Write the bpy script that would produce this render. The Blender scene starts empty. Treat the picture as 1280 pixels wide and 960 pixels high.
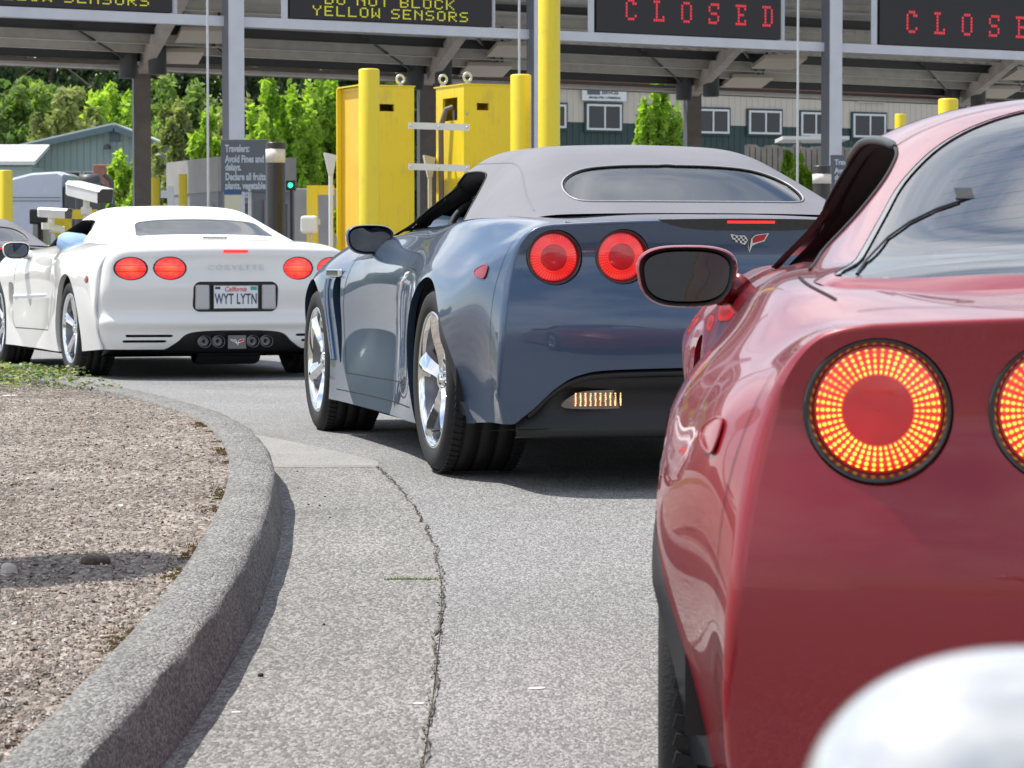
import bpy, bmesh, math, random
import numpy as np
from mathutils import Vector, Matrix
from mathutils.bvhtree import BVHTree

# ------------------------------------------------------------------ camera, world, sun, exposure
scene = bpy.context.scene
COL = scene.collection
CAM_Z = 0.765
FPX = 3560.0            # focal length in pixels of the 1280 px wide photograph
HORIZON = 330.0

cam_data = bpy.data.cameras.new("camera")
cam_data.sensor_width = 36.0
cam_data.lens = FPX / 1280.0 * 36.0
cam_data.clip_start = 0.05
cam_data.clip_end = 2000.0
cam_data.dof.use_dof = True
cam_data.dof.focus_distance = 9.6
cam_data.dof.aperture_fstop = 20.0
camera = bpy.data.objects.new("camera", cam_data)
COL.objects.link(camera)
camera.location = (0.0, 0.0, CAM_Z)
camera.rotation_euler = (math.radians(90.0) - math.atan((480.0 - HORIZON) / FPX), 0.0, 0.0)
scene.camera = camera

SUN_ELEV = math.radians(60.0)
SUN_AZ = math.radians(-70.0)      # measured from +Y (straight ahead), negative = to the left
world = bpy.data.worlds.new("World")
scene.world = world
world.use_nodes = True
wn, wl = world.node_tree.nodes, world.node_tree.links
wn.clear()
w_out = wn.new("ShaderNodeOutputWorld")
w_bg = wn.new("ShaderNodeBackground")
w_bg.inputs["Strength"].default_value = 0.115
sky = wn.new("ShaderNodeTexSky")
sky.sky_type = 'NISHITA'
sky.sun_disc = False
sky.sun_elevation = SUN_ELEV
sky.sun_rotation = SUN_AZ
sky.air_density = 1.1
sky.dust_density = 0.7
# soft cumulus: cloud cover mixed over the clear sky by direction
tc = wn.new("ShaderNodeTexCoord")
mp = wn.new("ShaderNodeMapping")
mp.inputs["Scale"].default_value = (1.0, 1.0, 2.2)
nz = wn.new("ShaderNodeTexNoise")
nz.inputs["Scale"].default_value = 2.3
nz.inputs["Detail"].default_value = 7.0
nz.inputs["Roughness"].default_value = 0.55
rp = wn.new("ShaderNodeValToRGB")
rp.color_ramp.elements[0].position = 0.42
rp.color_ramp.elements[1].position = 0.62
mx = wn.new("ShaderNodeMix")
mx.data_type = 'RGBA'
mx.inputs["B"].default_value = (9.0, 9.2, 9.6, 1.0)
wl.new(tc.outputs["Generated"], mp.inputs["Vector"])
wl.new(mp.outputs["Vector"], nz.inputs["Vector"])
wl.new(nz.outputs["Fac"], rp.inputs["Fac"])
wl.new(rp.outputs["Color"], mx.inputs["Factor"])
wl.new(sky.outputs["Color"], mx.inputs["A"])
wl.new(mx.outputs["Result"], w_bg.inputs["Color"])
wl.new(w_bg.outputs["Background"], w_out.inputs["Surface"])

sun_data = bpy.data.lights.new("sun", 'SUN')
sun_data.energy = 4.6
sun_data.angle = math.radians(0.55)
sun_data.color = (1.0, 0.955, 0.88)
sun = bpy.data.objects.new("sun", sun_data)
COL.objects.link(sun)
sdir = Vector((math.sin(SUN_AZ) * math.cos(SUN_ELEV), math.cos(SUN_AZ) * math.cos(SUN_ELEV), math.sin(SUN_ELEV)))
sun.rotation_euler = sdir.to_track_quat('Z', 'Y').to_euler()
sun.location = sdir * 60.0

scene.view_settings.view_transform = 'Standard'
scene.view_settings.look = 'None'
scene.view_settings.exposure = 0.38
scene.view_settings.gamma = 1.0
scene.view_settings.use_curve_mapping = False
scene.render.engine = 'CYCLES'
scene.cycles.max_bounces = 10
scene.cycles.transparent_max_bounces = 24
scene.cycles.caustics_reflective = False
scene.cycles.caustics_refractive = False

# ------------------------------------------------------------------ helpers
PI = math.pi
def R(d): return math.radians(d)

def ground_z(y):
    """the lane rises gently from the camera to the toll plaza, then runs level"""
    a, b = 10.4, 0.031
    d = a - y
    if d > 1.2: return -b * min(d, 30.0)
    if d < -1.2: return 0.0
    return -b * (d + 1.2) ** 2 / 4.8

def at(px, py, Y):
    """the point Y metres ahead that the photograph shows at (px, py)"""
    return Vector(((px - 640.0) / FPX * Y, Y, CAM_Z + (HORIZON - py) / FPX * Y))

def tag(o, label=None, cat=None, group=None, kind=None):
    if label: o["label"] = label
    if cat: o["category"] = cat
    if group: o["group"] = group
    if kind: o["kind"] = kind
    return o

def empty(name, loc=(0, 0, 0), rz=0.0, label=None, cat=None, group=None):
    o = bpy.data.objects.new(name, None)
    o.empty_display_size = 0.2
    COL.objects.link(o)
    o.location = loc
    o.rotation_euler = (0, 0, rz)
    return tag(o, label, cat, group)

def link_mesh(name, me, mats, parent=None, smooth=None):
    if not isinstance(mats, (list, tuple)): mats = [mats]
    for m in mats: me.materials.append(m)
    if smooth is not None:
        me.polygons.foreach_set("use_smooth", [smooth] * len(me.polygons))
    o = bpy.data.objects.new(name, me)
    COL.objects.link(o)
    if parent is not None: o.parent = parent
    return o

class MB:
    """collects shapes and links them as one mesh object"""
    def __init__(s):
        s.v, s.f, s.m, s.s = [], [], [], []
    def add(s, V, F, mat=0, smooth=False):
        b = len(s.v)
        s.v.extend([tuple(p) for p in V])
        for f in F:
            s.f.append(tuple(i + b for i in f)); s.m.append(mat); s.s.append(smooth)
        return s
    def box(s, c, size, rot=None, mat=0, bev=0.0):
        hx, hy, hz = size[0] / 2, size[1] / 2, size[2] / 2
        if bev > 0:
            bm = bmesh.new()
            bmesh.ops.create_cube(bm, size=1.0)
            for v in bm.verts: v.co = Vector((v.co.x * size[0], v.co.y * size[1], v.co.z * size[2]))
            bmesh.ops.bevel(bm, geom=bm.edges[:] , offset=bev, segments=2, profile=0.5, affect='EDGES')
            V = [v.co.copy() for v in bm.verts]; bm.verts.index_update()
            F = [[v.index for v in f.verts] for f in bm.faces]
            bm.free()
        else:
            V = [Vector((x, y, z)) for x in (-hx, hx) for y in (-hy, hy) for z in (-hz, hz)]
            F = [(0, 1, 3, 2), (4, 6, 7, 5), (0, 4, 5, 1), (2, 3, 7, 6), (0, 2, 6, 4), (1, 5, 7, 3)]
        if rot is not None: V = [rot @ p for p in V]
        c = Vector(c)
        return s.add([p + c for p in V], F, mat)
    def beam(s, a, b, w, h, mat=0, up=(0, 0, 1)):
        """a rectangular bar from a to b, w wide and h high"""
        a, b = Vector(a), Vector(b)
        t = (b - a).normalized(); u = Vector(up)
        x = t.cross(u)
        if x.length < 1e-5: x = t.cross(Vector((1, 0, 0)))
        x.normalize(); z = x.cross(t).normalized()
        V = []
        for p in (a, b):
            for sx, sz in ((-1, -1), (1, -1), (1, 1), (-1, 1)):
                V.append(p + x * sx * w / 2 + z * sz * h / 2)
        F = [(0, 1, 2, 3), (7, 6, 5, 4), (0, 4, 5, 1), (1, 5, 6, 2), (2, 6, 7, 3), (3, 7, 4, 0)]
        return s.add(V, F, mat)
    def tube(s, pts, r, n=10, mat=0, caps=True):
        pts = [Vector(p) for p in pts]
        rr = r if isinstance(r, (list, tuple)) else [r] * len(pts)
        V, F = [], []
        t0 = (pts[1] - pts[0]).normalized()
        x = t0.orthogonal().normalized()
        for i, p in enumerate(pts):
            t = (pts[min(i + 1, len(pts) - 1)] - pts[max(i - 1, 0)]).normalized()
            x = (x - t * x.dot(t)).normalized(); y = t.cross(x)
            for k in range(n):
                a = 2 * PI * k / n
                V.append(p + (x * math.cos(a) + y * math.sin(a)) * rr[i])
        for i in range(len(pts) - 1):
            for k in range(n):
                F.append((i * n + k, i * n + (k + 1) % n, (i + 1) * n + (k + 1) % n, (i + 1) * n + k))
        s.add(V, F, mat, True)
        if caps:
            s.add(V[:n], [tuple(range(n))[::-1]], mat); s.add(V[-n:], [tuple(range(n))], mat)
        return s
    def lathe(s, prof, c=(0, 0, 0), axis='Z', n=32, mat=0, smooth=True, a0=0.0, a1=2 * PI):
        """prof: list of (radius, height along the axis)"""
        full = abs(a1 - a0 - 2 * PI) < 1e-6
        V, F = [], []
        m = n if full else n + 1
        for r, h in prof:
            for k in range(m):
                a = a0 + (a1 - a0) * k / n
                ca, sa = r * math.cos(a), r * math.sin(a)
                p = {'Z': (ca, sa, h), 'X': (h, ca, sa), 'Y': (ca, h, sa)}[axis]
                V.append(Vector(p) + Vector(c))
        for i in range(len(prof) - 1):
            for k in range(n):
                k2 = (k + 1) % m
                F.append((i * m + k, i * m + k2, (i + 1) * m + k2, (i + 1) * m + k))
        return s.add(V, F, mat, smooth)
    def prism(s, poly, origin, ux, uy, depth, mat=0):
        """extrude a 2-D outline: origin + x*ux + y*uy, pushed along the normal"""
        ux, uy, o = Vector(ux), Vector(uy), Vector(origin)
        nrm = ux.cross(uy).normalized() * depth
        V = [o + ux * p[0] + uy * p[1] for p in poly]; n = len(V)
        V2 = [v + nrm for v in V]
        F = [tuple(range(n))[::-1], tuple(range(n, 2 * n))]
        F += [(i, (i + 1) % n, n + (i + 1) % n, n + i) for i in range(n)]
        return s.add(V + V2, F, mat)
    def xform(s, M, start=0):
        for i in range(start, len(s.v)): s.v[i] = tuple(M @ Vector(s.v[i]))
        return s
    def build(s, name, mats, parent=None):
        me = bpy.data.meshes.new(name)
        me.from_pydata(s.v, [], s.f)
        me.polygons.foreach_set("material_index", s.m)
        me.polygons.foreach_set("use_smooth", s.s)
        if not isinstance(mats, (list, tuple)): mats = [mats]
        for m in mats: me.materials.append(m)
        me.validate()
        bm = bmesh.new(); bm.from_mesh(me)
        bmesh.ops.recalc_face_normals(bm, faces=bm.faces[:])
        bm.to_mesh(me); bm.free()
        o = bpy.data.objects.new(name, me)
        COL.objects.link(o)
        if parent is not None: o.parent = parent
        return o

def copy_tree(o, parent=None):
    c = o.copy(); COL.objects.link(c); c.parent = parent
    if parent is not None: c.matrix_parent_inverse = o.matrix_parent_inverse.copy()
    for ch in [x for x in KIDS.get(o.name, [])]:
        copy_tree(ch, c)
    return c
KIDS = {}
def index_kids(root):
    """remember who hangs under whom, so that a copy brings its parts along"""
    for o in bpy.data.objects:
        if o.parent is not None:
            l = KIDS.setdefault(o.parent.name, [])
            if o not in l: l.append(o)

# ------------------------------------------------------------------ materials
def new_mat(name):
    m = bpy.data.materials.new(name); m.use_nodes = True
    return m, m.node_tree.nodes, m.node_tree.links, m.node_tree.nodes["Principled BSDF"]

def pm(name, col, rough=0.5, metal=0.0, coat=0.0, var=0.0, vscale=8.0, bump=0.0, bscale=60.0, spec=0.5, emit=None, estr=0.0, coat_rough=0.03):
    m, n, l, b = new_mat(name)
    b.inputs["Base Color"].default_value = (*col, 1)
    b.inputs["Roughness"].default_value = rough
    b.inputs["Metallic"].default_value = metal
    b.inputs["Coat Weight"].default_value = coat
    b.inputs["Coat Roughness"].default_value = coat_rough
    b.inputs["Specular IOR Level"].default_value = spec
    if emit:
        b.inputs["Emission Color"].default_value = (*emit, 1)
        b.inputs["Emission Strength"].default_value = estr
    if var > 0 or bump > 0:
        t = n.new("ShaderNodeTexCoord")
    if var > 0:
        z = n.new("ShaderNodeTexNoise"); z.inputs["Scale"].default_value = vscale; z.inputs["Detail"].default_value = 6
        l.new(t.outputs["Object"], z.inputs["Vector"])
        r = n.new("ShaderNodeMapRange"); r.inputs["From Min"].default_value = 0.3; r.inputs["From Max"].default_value = 0.7
        r.inputs["To Min"].default_value = 1 - var; r.inputs["To Max"].default_value = 1 + var
        l.new(z.outputs["Fac"], r.inputs["Value"])
        h = n.new("ShaderNodeHueSaturation"); h.inputs["Color"].default_value = (*col, 1)
        l.new(r.outputs["Result"], h.inputs["Value"]); l.new(h.outputs["Color"], b.inputs["Base Color"])
        r2 = n.new("ShaderNodeMapRange"); r2.inputs["To Min"].default_value = max(0, rough - .08); r2.inputs["To Max"].default_value = min(1, rough + .08)
        l.new(z.outputs["Fac"], r2.inputs["Value"]); l.new(r2.outputs["Result"], b.inputs["Roughness"])
    if bump > 0:
        z = n.new("ShaderNodeTexNoise"); z.inputs["Scale"].default_value = bscale; z.inputs["Detail"].default_value = 5
        l.new(t.outputs["Object"], z.inputs["Vector"])
        bp = n.new("ShaderNodeBump"); bp.inputs["Strength"].default_value = bump; bp.inputs["Distance"].default_value = 0.01
        l.new(z.outputs["Fac"], bp.inputs["Height"]); l.new(bp.outputs["Normal"], b.inputs["Normal"])
    return m

def car_paint(name, col, metal=0.35, rough=0.35, flake=0.12, coat=1.0, ior=1.5):
    m, n, l, b = new_mat(name)
    t = n.new("ShaderNodeTexCoord")
    v = n.new("ShaderNodeTexNoise"); v.inputs["Scale"].default_value = 900.0
    l.new(t.outputs["Object"], v.inputs["Vector"])
    r = n.new("ShaderNodeMapRange"); r.inputs["From Min"].default_value = .3; r.inputs["From Max"].default_value = .7
    r.inputs["To Min"].default_value = 1 - flake; r.inputs["To Max"].default_value = 1 + flake
    l.new(v.outputs["Fac"], r.inputs["Value"])
    h = n.new("ShaderNodeHueSaturation"); h.inputs["Color"].default_value = (*col, 1)
    l.new(r.outputs["Result"], h.inputs["Value"]); l.new(h.outputs["Color"], b.inputs["Base Color"])
    # a thin film of road dust that dulls the gloss in patches
    d = n.new("ShaderNodeTexNoise"); d.inputs["Scale"].default_value = 5.0; d.inputs["Detail"].default_value = 8
    l.new(t.outputs["Object"], d.inputs["Vector"])
    r2 = n.new("ShaderNodeMapRange"); r2.inputs["From Min"].default_value = .35; r2.inputs["From Max"].default_value = .75
    r2.inputs["To Min"].default_value = 0.008; r2.inputs["To Max"].default_value = 0.05
    l.new(d.outputs["Fac"], r2.inputs["Value"]); l.new(r2.outputs["Result"], b.inputs["Coat Roughness"])
    b.inputs["Metallic"].default_value = metal
    b.inputs["Roughness"].default_value = rough
    b.inputs["Coat Weight"].default_value = coat
    b.inputs["Coat IOR"].default_value = ior
    return m

def glass_mat(name, tint=(0.5, 0.56, 0.58), refl=1.0, ior=1.5, rough=0.0):
    """thin automotive glass: tinted see-through pane with a mirror-sharp reflection"""
    m = bpy.data.materials.new(name); m.use_nodes = True
    n, l = m.node_tree.nodes, m.node_tree.links
    n.clear()
    o = n.new("ShaderNodeOutputMaterial"); mix = n.new("ShaderNodeMixShader")
    tr = n.new("ShaderNodeBsdfTransparent"); tr.inputs["Color"].default_value = (*tint, 1)
    gl = n.new("ShaderNodeBsdfGlossy"); gl.inputs["Roughness"].default_value = rough
    gl.inputs["Color"].default_value = (refl, refl, refl, 1)
    fr = n.new("ShaderNodeFresnel"); fr.inputs["IOR"].default_value = ior
    l.new(fr.outputs["Fac"], mix.inputs["Fac"]); l.new(tr.outputs["BSDF"], mix.inputs[1]); l.new(gl.outputs["BSDF"], mix.inputs[2])
    l.new(mix.outputs["Shader"], o.inputs["Surface"])
    return m

def mnode(n, l, op, a, b=None, c=None):
    q = n.new("ShaderNodeMath"); q.operation = op
    for i, x in enumerate((a, b, c)):
        if x is None: continue
        if isinstance(x, (int, float)): q.inputs[i].default_value = x
        else: l.new(x, q.inputs[i])
    return q.outputs[0]

def led_lens(name, lit, spokes=46, red_e=0.5):
    """round red tail light: rings of lit diodes behind a moulded lens (object space, lens in the XZ plane, radius 1)"""
    m, n, l, b = new_mat(name)
    t = n.new("ShaderNodeTexCoord"); s = n.new("ShaderNodeSeparateXYZ")
    l.new(t.outputs["Object"], s.inputs[0])
    x, z = s.outputs["X"], s.outputs["Z"]
    r = mnode(n, l, 'SQRT', mnode(n, l, 'ADD', mnode(n, l, 'MULTIPLY', x, x), mnode(n, l, 'MULTIPLY', z, z)))
    r = mnode(n, l, 'DIVIDE', r, 0.0825)
    a = mnode(n, l, 'ARCTAN2', z, x)
    sp = mnode(n, l, 'MULTIPLY_ADD', mnode(n, l, 'COSINE', mnode(n, l, 'MULTIPLY', a, float(spokes))), .5, .5)
    rg = mnode(n, l, 'MULTIPLY_ADD', mnode(n, l, 'COSINE', mnode(n, l, 'MULTIPLY', mnode(n, l, 'SUBTRACT', r, .60), 2 * PI / .088)), .5, .5)
    dot = mnode(n, l, 'MULTIPLY', mnode(n, l, 'POWER', sp, 2.2), mnode(n, l, 'POWER', rg, 1.5))
    mask = mnode(n, l, 'MULTIPLY', mnode(n, l, 'GREATER_THAN', r, .555), mnode(n, l, 'LESS_THAN', r, .955))
    # brightness wanders round the ring
    nz = n.new("ShaderNodeTexNoise"); nz.inputs["Scale"].default_value = 18.0; nz.inputs["Detail"].default_value = 2
    l.new(t.outputs["Object"], nz.inputs["Vector"])
    wob = n.new("ShaderNodeMapRange"); wob.inputs["From Min"].default_value = .3; wob.inputs["From Max"].default_value = .7
    wob.inputs["To Min"].default_value = .25; wob.inputs["To Max"].default_value = 1.35
    l.new(nz.outputs["Fac"], wob.inputs["Value"])
    e = mnode(n, l, 'MULTIPLY', mnode(n, l, 'MULTIPLY', dot, mask), wob.outputs["Result"])
    spk = mnode(n, l, 'MULTIPLY', mnode(n, l, 'MULTIPLY', sp, mask), 0.22)
    ramp = n.new("ShaderNodeValToRGB")
    cr = ramp.color_ramp
    cr.elements[0].position = 0.0; cr.elements[0].color = (0.75, 0.008, 0.012, 1)
    cr.elements[1].position = 1.0; cr.elements[1].color = (1.0, 0.72, 0.06, 1)
    k = cr.elements.new(.22); k.color = (1.0, 0.03, 0.01, 1)
    k = cr.elements.new(.5); k.color = (1.0, 0.22, 0.015, 1)
    es = mnode(n, l, 'MULTIPLY', mnode(n, l, 'ADD', e, spk), lit)
    l.new(es, ramp.inputs["Fac"])
    l.new(ramp.outputs["Color"], b.inputs["Emission Color"])
    st = mnode(n, l, 'MULTIPLY_ADD', es, 0.75, red_e)
    # the hub of the lens is unlit reflector
    st = mnode(n, l, 'MULTIPLY', st, mnode(n, l, 'MULTIPLY_ADD', mask, .66, mnode(n, l, 'MULTIPLY', nz.outputs['Fac'], .40)))
    l.new(st, b.inputs["Emission Strength"])
    b.inputs["Base Color"].default_value = (0.45, 0.006, 0.012, 1)
    b.inputs["Roughness"].default_value = 0.25
    b.inputs["Coat Weight"].default_value = 1.0
    b.inputs["Coat Roughness"].default_value = 0.01
    return m

def worn_paint(name, col, dirt, rough=.42, amount=.5):
    """painted steel with faded patches and thin vertical run marks"""
    m, n, l, b = new_mat(name)
    t = n.new("ShaderNodeTexCoord"); mp_ = n.new("ShaderNodeMapping"); mp_.inputs["Scale"].default_value = (9, 9, .7); l.new(t.outputs["Object"], mp_.inputs["Vector"])
    z = n.new("ShaderNodeTexNoise"); z.inputs["Scale"].default_value = 2.2; z.inputs["Detail"].default_value = 8; l.new(mp_.outputs["Vector"], z.inputs["Vector"])
    z2 = n.new("ShaderNodeTexNoise"); z2.inputs["Scale"].default_value = 5; z2.inputs["Detail"].default_value = 8; l.new(t.outputs["Object"], z2.inputs["Vector"])
    f = mnode(n, l, 'MULTIPLY', z.outputs["Fac"], z2.outputs["Fac"])
    r = n.new("ShaderNodeMapRange"); r.inputs["From Min"].default_value = .27; r.inputs["From Max"].default_value = .46; r.inputs["To Max"].default_value = amount; l.new(f, r.inputs["Value"])
    mx_ = n.new("ShaderNodeMix"); mx_.data_type = 'RGBA'; mx_.inputs["A"].default_value = (*col, 1); mx_.inputs["B"].default_value = (*dirt, 1)
    l.new(r.outputs["Result"], mx_.inputs["Factor"]); l.new(mx_.outputs["Result"], b.inputs["Base Color"]); b.inputs["Roughness"].default_value = rough
    bp = n.new("ShaderNodeBump"); bp.inputs["Strength"].default_value = .12; bp.inputs["Distance"].default_value = .01; l.new(z2.outputs["Fac"], bp.inputs["Height"]); l.new(bp.outputs["Normal"], b.inputs["Normal"])
    return m

M = {}
M['red_paint'] = car_paint("red_paint", (0.25, 0.002, 0.0115), 0.12, 0.36, coat=.9, ior=1.42)
M['blue_paint'] = car_paint("blue_paint", (0.052, 0.088, 0.155), 0.4, 0.32, coat=1.0, ior=1.5)
M['white_paint'] = car_paint("white_paint", (0.76, 0.75, 0.73), 0.0, 0.4, flake=0.0)
M['dark_paint'] = car_paint("dark_paint", (0.028, 0.03, 0.06), 0.4, 0.35)
M['black_trim'] = pm("black_trim", (0.012, 0.012, 0.013), 0.42, bump=.1, bscale=300)
M['black_gloss'] = pm("black_gloss", (0.01, 0.01, 0.011), 0.12, coat=.6)
M['seal'] = pm("rubber_seal", (0.008, 0.008, 0.009), 0.6)
M['tyre'] = pm("tyre_rubber", (0.012, 0.012, 0.013), 0.75, bump=.25, bscale=180, var=.2)
M['chrome'] = pm("chrome", (0.82, 0.83, 0.85), 0.07, 1.0)
M['alloy'] = pm("brushed_alloy", (0.55, 0.56, 0.58), 0.28, 1.0)
M['dark_alloy'] = pm("dark_alloy", (0.16, 0.16, 0.17), 0.4, 1.0)
M['rim_inner'] = pm("rim_barrel", (0.20, 0.20, 0.21), 0.35, 1.0)
M['cabin'] = pm("cabin_trim", (0.022, 0.022, 0.025), 0.7)
M['cabin_grey'] = pm("cabin_leather", (0.05, 0.05, 0.055), 0.5)
M['glass'] = glass_mat("car_glass", (0.62, 0.69, 0.71), 1.0, 3.0)
M['mirror_glass'] = pm("mirror_glass", (0.075, 0.08, 0.088), 0.02, 1.0)
M['soft_top'] = pm("soft_top_fabric", (0.195, 0.195, 0.22), 0.9, var=.07, vscale=4, bump=.30, bscale=9)
M['white_top'] = pm("white_vinyl_top", (0.80, 0.79, 0.78), 0.55, bump=.1, bscale=300)
M['red_lens'] = pm("red_lens", (0.26, 0.006, 0.012), 0.18, coat=.5)
M['gap'] = pm("panel_gap", (0.004, 0.004, 0.004), 0.9)
M['led_bright'] = led_lens("tail_lens_braking", 1.75, 46, .9)
M['led_dim'] = led_lens("tail_lens_running", 0.30, 46, .62)
# ------------------------------------------------------------------ smooth body surfaces
def nspline(t, P, tq):
    """natural cubic spline through P (k x d) at parameters t, sampled at tq"""
    t = np.asarray(t, float); P = np.asarray(P, float); tq = np.asarray(tq, float)
    k = len(t); h = np.diff(t)
    shp = P.shape; P2 = P.reshape(k, -1)
    A = np.zeros((k, k)); B = np.zeros_like(P2)
    A[0, 0] = A[-1, -1] = 1
    for i in range(1, k - 1):
        A[i, i - 1] = h[i - 1]; A[i, i] = 2 * (h[i - 1] + h[i]); A[i, i + 1] = h[i]
        B[i] = 3 * ((P2[i + 1] - P2[i]) / h[i] - (P2[i] - P2[i - 1]) / h[i - 1])
    c = np.linalg.solve(A, B)
    i = np.clip(np.searchsorted(t, tq, side='right') - 1, 0, k - 2)
    hh = h[i][:, None]; d = (tq - t[i])[:, None]
    b = (P2[i + 1] - P2[i]) / hh - hh * (2 * c[i] + c[i + 1]) / 3
    dd = (c[i + 1] - c[i]) / (3 * hh)
    out = P2[i] + b * d + c[i] * d ** 2 + dd * d ** 3
    return out.reshape((len(tq),) + shp[1:])

def chord(P, power=0.7):
    d = np.linalg.norm(np.diff(np.asarray(P, float), axis=0), axis=1) ** power
    return np.concatenate([[0], np.cumsum(d)])

class Surf:
    """vertices + faces that can be cut along any curve phi = 0"""
    def __init__(s, V, F):
        s.V = np.asarray(V, float); s.F = list(F); s.on = np.zeros(len(s.V), bool)
    def cut(s, phi):
        V = s.V; p = np.asarray(phi(V), float).copy(); on = np.zeros(len(V), bool)
        E = set()
        for f in s.F:
            q = [p[i] for i in f]
            if min(q) < 0 < max(q):
                for a, b in zip(f, f[1:] + f[:1]):
                    E.add((a, b) if a < b else (b, a))
        cand = []
        for a, b in E:
            if p[a] * p[b] < 0:
                t = p[a] / (p[a] - p[b]); cand.append((min(t, 1 - t), t, a, b))
        cand.sort()
        V0 = V.copy()
        for _, t, a, b in cand:
            if on[a] or on[b]: continue
            x = V0[a] + (V0[b] - V0[a]) * t
            k = a if t < .5 else b
            V[k] = x; p[k] = 0; on[k] = True
        i_f, o_f = [], []
        pc = None
        for f in s.F:
            sg = [0 if on[i] else (1 if p[i] > 0 else -1) for i in f]
            if all(q >= 0 for q in sg) and any(sg): o_f.append(f)
            elif all(q <= 0 for q in sg) and any(sg): i_f.append(f)
            elif not any(sg):
                c = V[list(f)].mean(axis=0)[None]
                (o_f if phi(c)[0] > 0 else i_f).append(f)
            elif len(f) == 4:
                k = [j for j in range(4) if sg[j] == 0]
                if len(k) >= 2 and (k[1] - k[0]) == 2:
                    j = k[0]
                    t1 = (f[j], f[(j + 1) % 4], f[(j + 2) % 4]); t2 = (f[j], f[(j + 2) % 4], f[(j + 3) % 4])
                    (o_f if sg[(j + 1) % 4] > 0 else i_f).append(t1)
                    (o_f if sg[(j + 3) % 4] > 0 else i_f).append(t2)
                else:
                    c = V[list(f)].mean(axis=0)[None]; (o_f if phi(c)[0] > 0 else i_f).append(f)
            else:
                c = V[list(f)].mean(axis=0)[None]; (o_f if phi(c)[0] > 0 else i_f).append(f)
        inner = Surf(V.copy(), i_f); s.F = o_f
        # boundary edges lying on the cut
        cnt = {}
        for f in o_f:
            for a, b in zip(f, f[1:] + f[:1]):
                if on[a] and on[b]:
                    e = (a, b) if a < b else (b, a); cnt.setdefault(e, []).append((a, b))
        rim = [v[0] for v in cnt.values() if len(v) == 1]
        return inner, rim
    def rim_strip(s, rim, vec, steps=1):
        """turn the cut edge inwards: returns (V, F) of the flange"""
        idx = {}; V = []; F = []
        for a, b in rim:
            for i in (a, b):
                if i not in idx:
                    idx[i] = len(V)
                    p = s.V[i]; d = vec(p) if callable(vec) else np.array(vec)
                    V.append(p); V.append(p + d)
            ia, ib = idx[a], idx[b]
            F.append((ib, ia, ia + 1, ib + 1))
        return V, F
    def compact(s):
        used = sorted({i for f in s.F for i in f}); mp_ = {u: k for k, u in enumerate(used)}
        return s.V[used], [tuple(mp_[i] for i in f) for f in s.F]

def sd_poly(P, poly):
    """signed distance (negative inside) from points P (n x 2) to a closed outline"""
    P = np.asarray(P, float); poly = np.asarray(poly, float)
    n = len(poly); d = np.full(len(P), 1e9); s = np.ones(len(P))
    for i in range(n):
        a = poly[i]; b = poly[i - 1]
        e = b - a; w = P - a
        t = np.clip((w @ e) / (e @ e), 0, 1)
        q = w - e[None] * t[:, None]
        d = np.minimum(d, (q ** 2).sum(1))
        c1 = P[:, 1] >= a[1]; c2 = P[:, 1] < b[1]; c3 = e[0] * w[:, 1] > e[1] * w[:, 0]
        s = np.where((c1 & c2 & c3) | (~c1 & ~c2 & ~c3), -s, s)
    return s * np.sqrt(d)

def sd_rrect(x, z, cx, cz, hx, hz, r):
    qx = np.abs(x - cx) - hx + r; qz = np.abs(z - cz) - hz + r
    return np.sqrt(np.maximum(qx, 0) ** 2 + np.maximum(qz, 0) ** 2) + np.minimum(np.maximum(qx, qz), 0) - r

def smooth_outline(pts, n=8):
    """closed Catmull-Rom outline"""
    pts = np.asarray(pts, float); k = len(pts); out = []
    for i in range(k):
        p0, p1, p2, p3 = pts[i - 1], pts[i], pts[(i + 1) % k], pts[(i + 2) % k]
        for j in range(n):
            t = j / n
            out.append(.5 * ((2 * p1) + (-p0 + p2) * t + (2 * p0 - 5 * p1 + 4 * p2 - p3) * t * t + (-p0 + 3 * p1 - 3 * p2 + p3) * t ** 3))
    return np.array(out)

def to_mesh(name, parts, merge=1e-5):
    """join several (V, F) into one smooth mesh"""
    V, F = [], []
    for v, f in parts:
        b = len(V); V.extend([tuple(p) for p in v]); F.extend([tuple(i + b for i in q) for q in f])
    me = bpy.data.meshes.new(name); me.from_pydata(V, [], F); me.validate()
    bm = bmesh.new(); bm.from_mesh(me)
    bmesh.ops.remove_doubles(bm, verts=bm.verts[:], dist=merge)
    bmesh.ops.dissolve_degenerate(bm, dist=1e-6, edges=bm.edges[:])
    bmesh.ops.recalc_face_normals(bm, faces=bm.faces[:])
    bm.to_mesh(me); bm.free()
    return me

def shade(me, angle=None):
    me.polygons.foreach_set("use_smooth", [True] * len(me.polygons))
    if angle:
        me.set_sharp_from_angle(angle=math.radians(angle))

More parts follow.
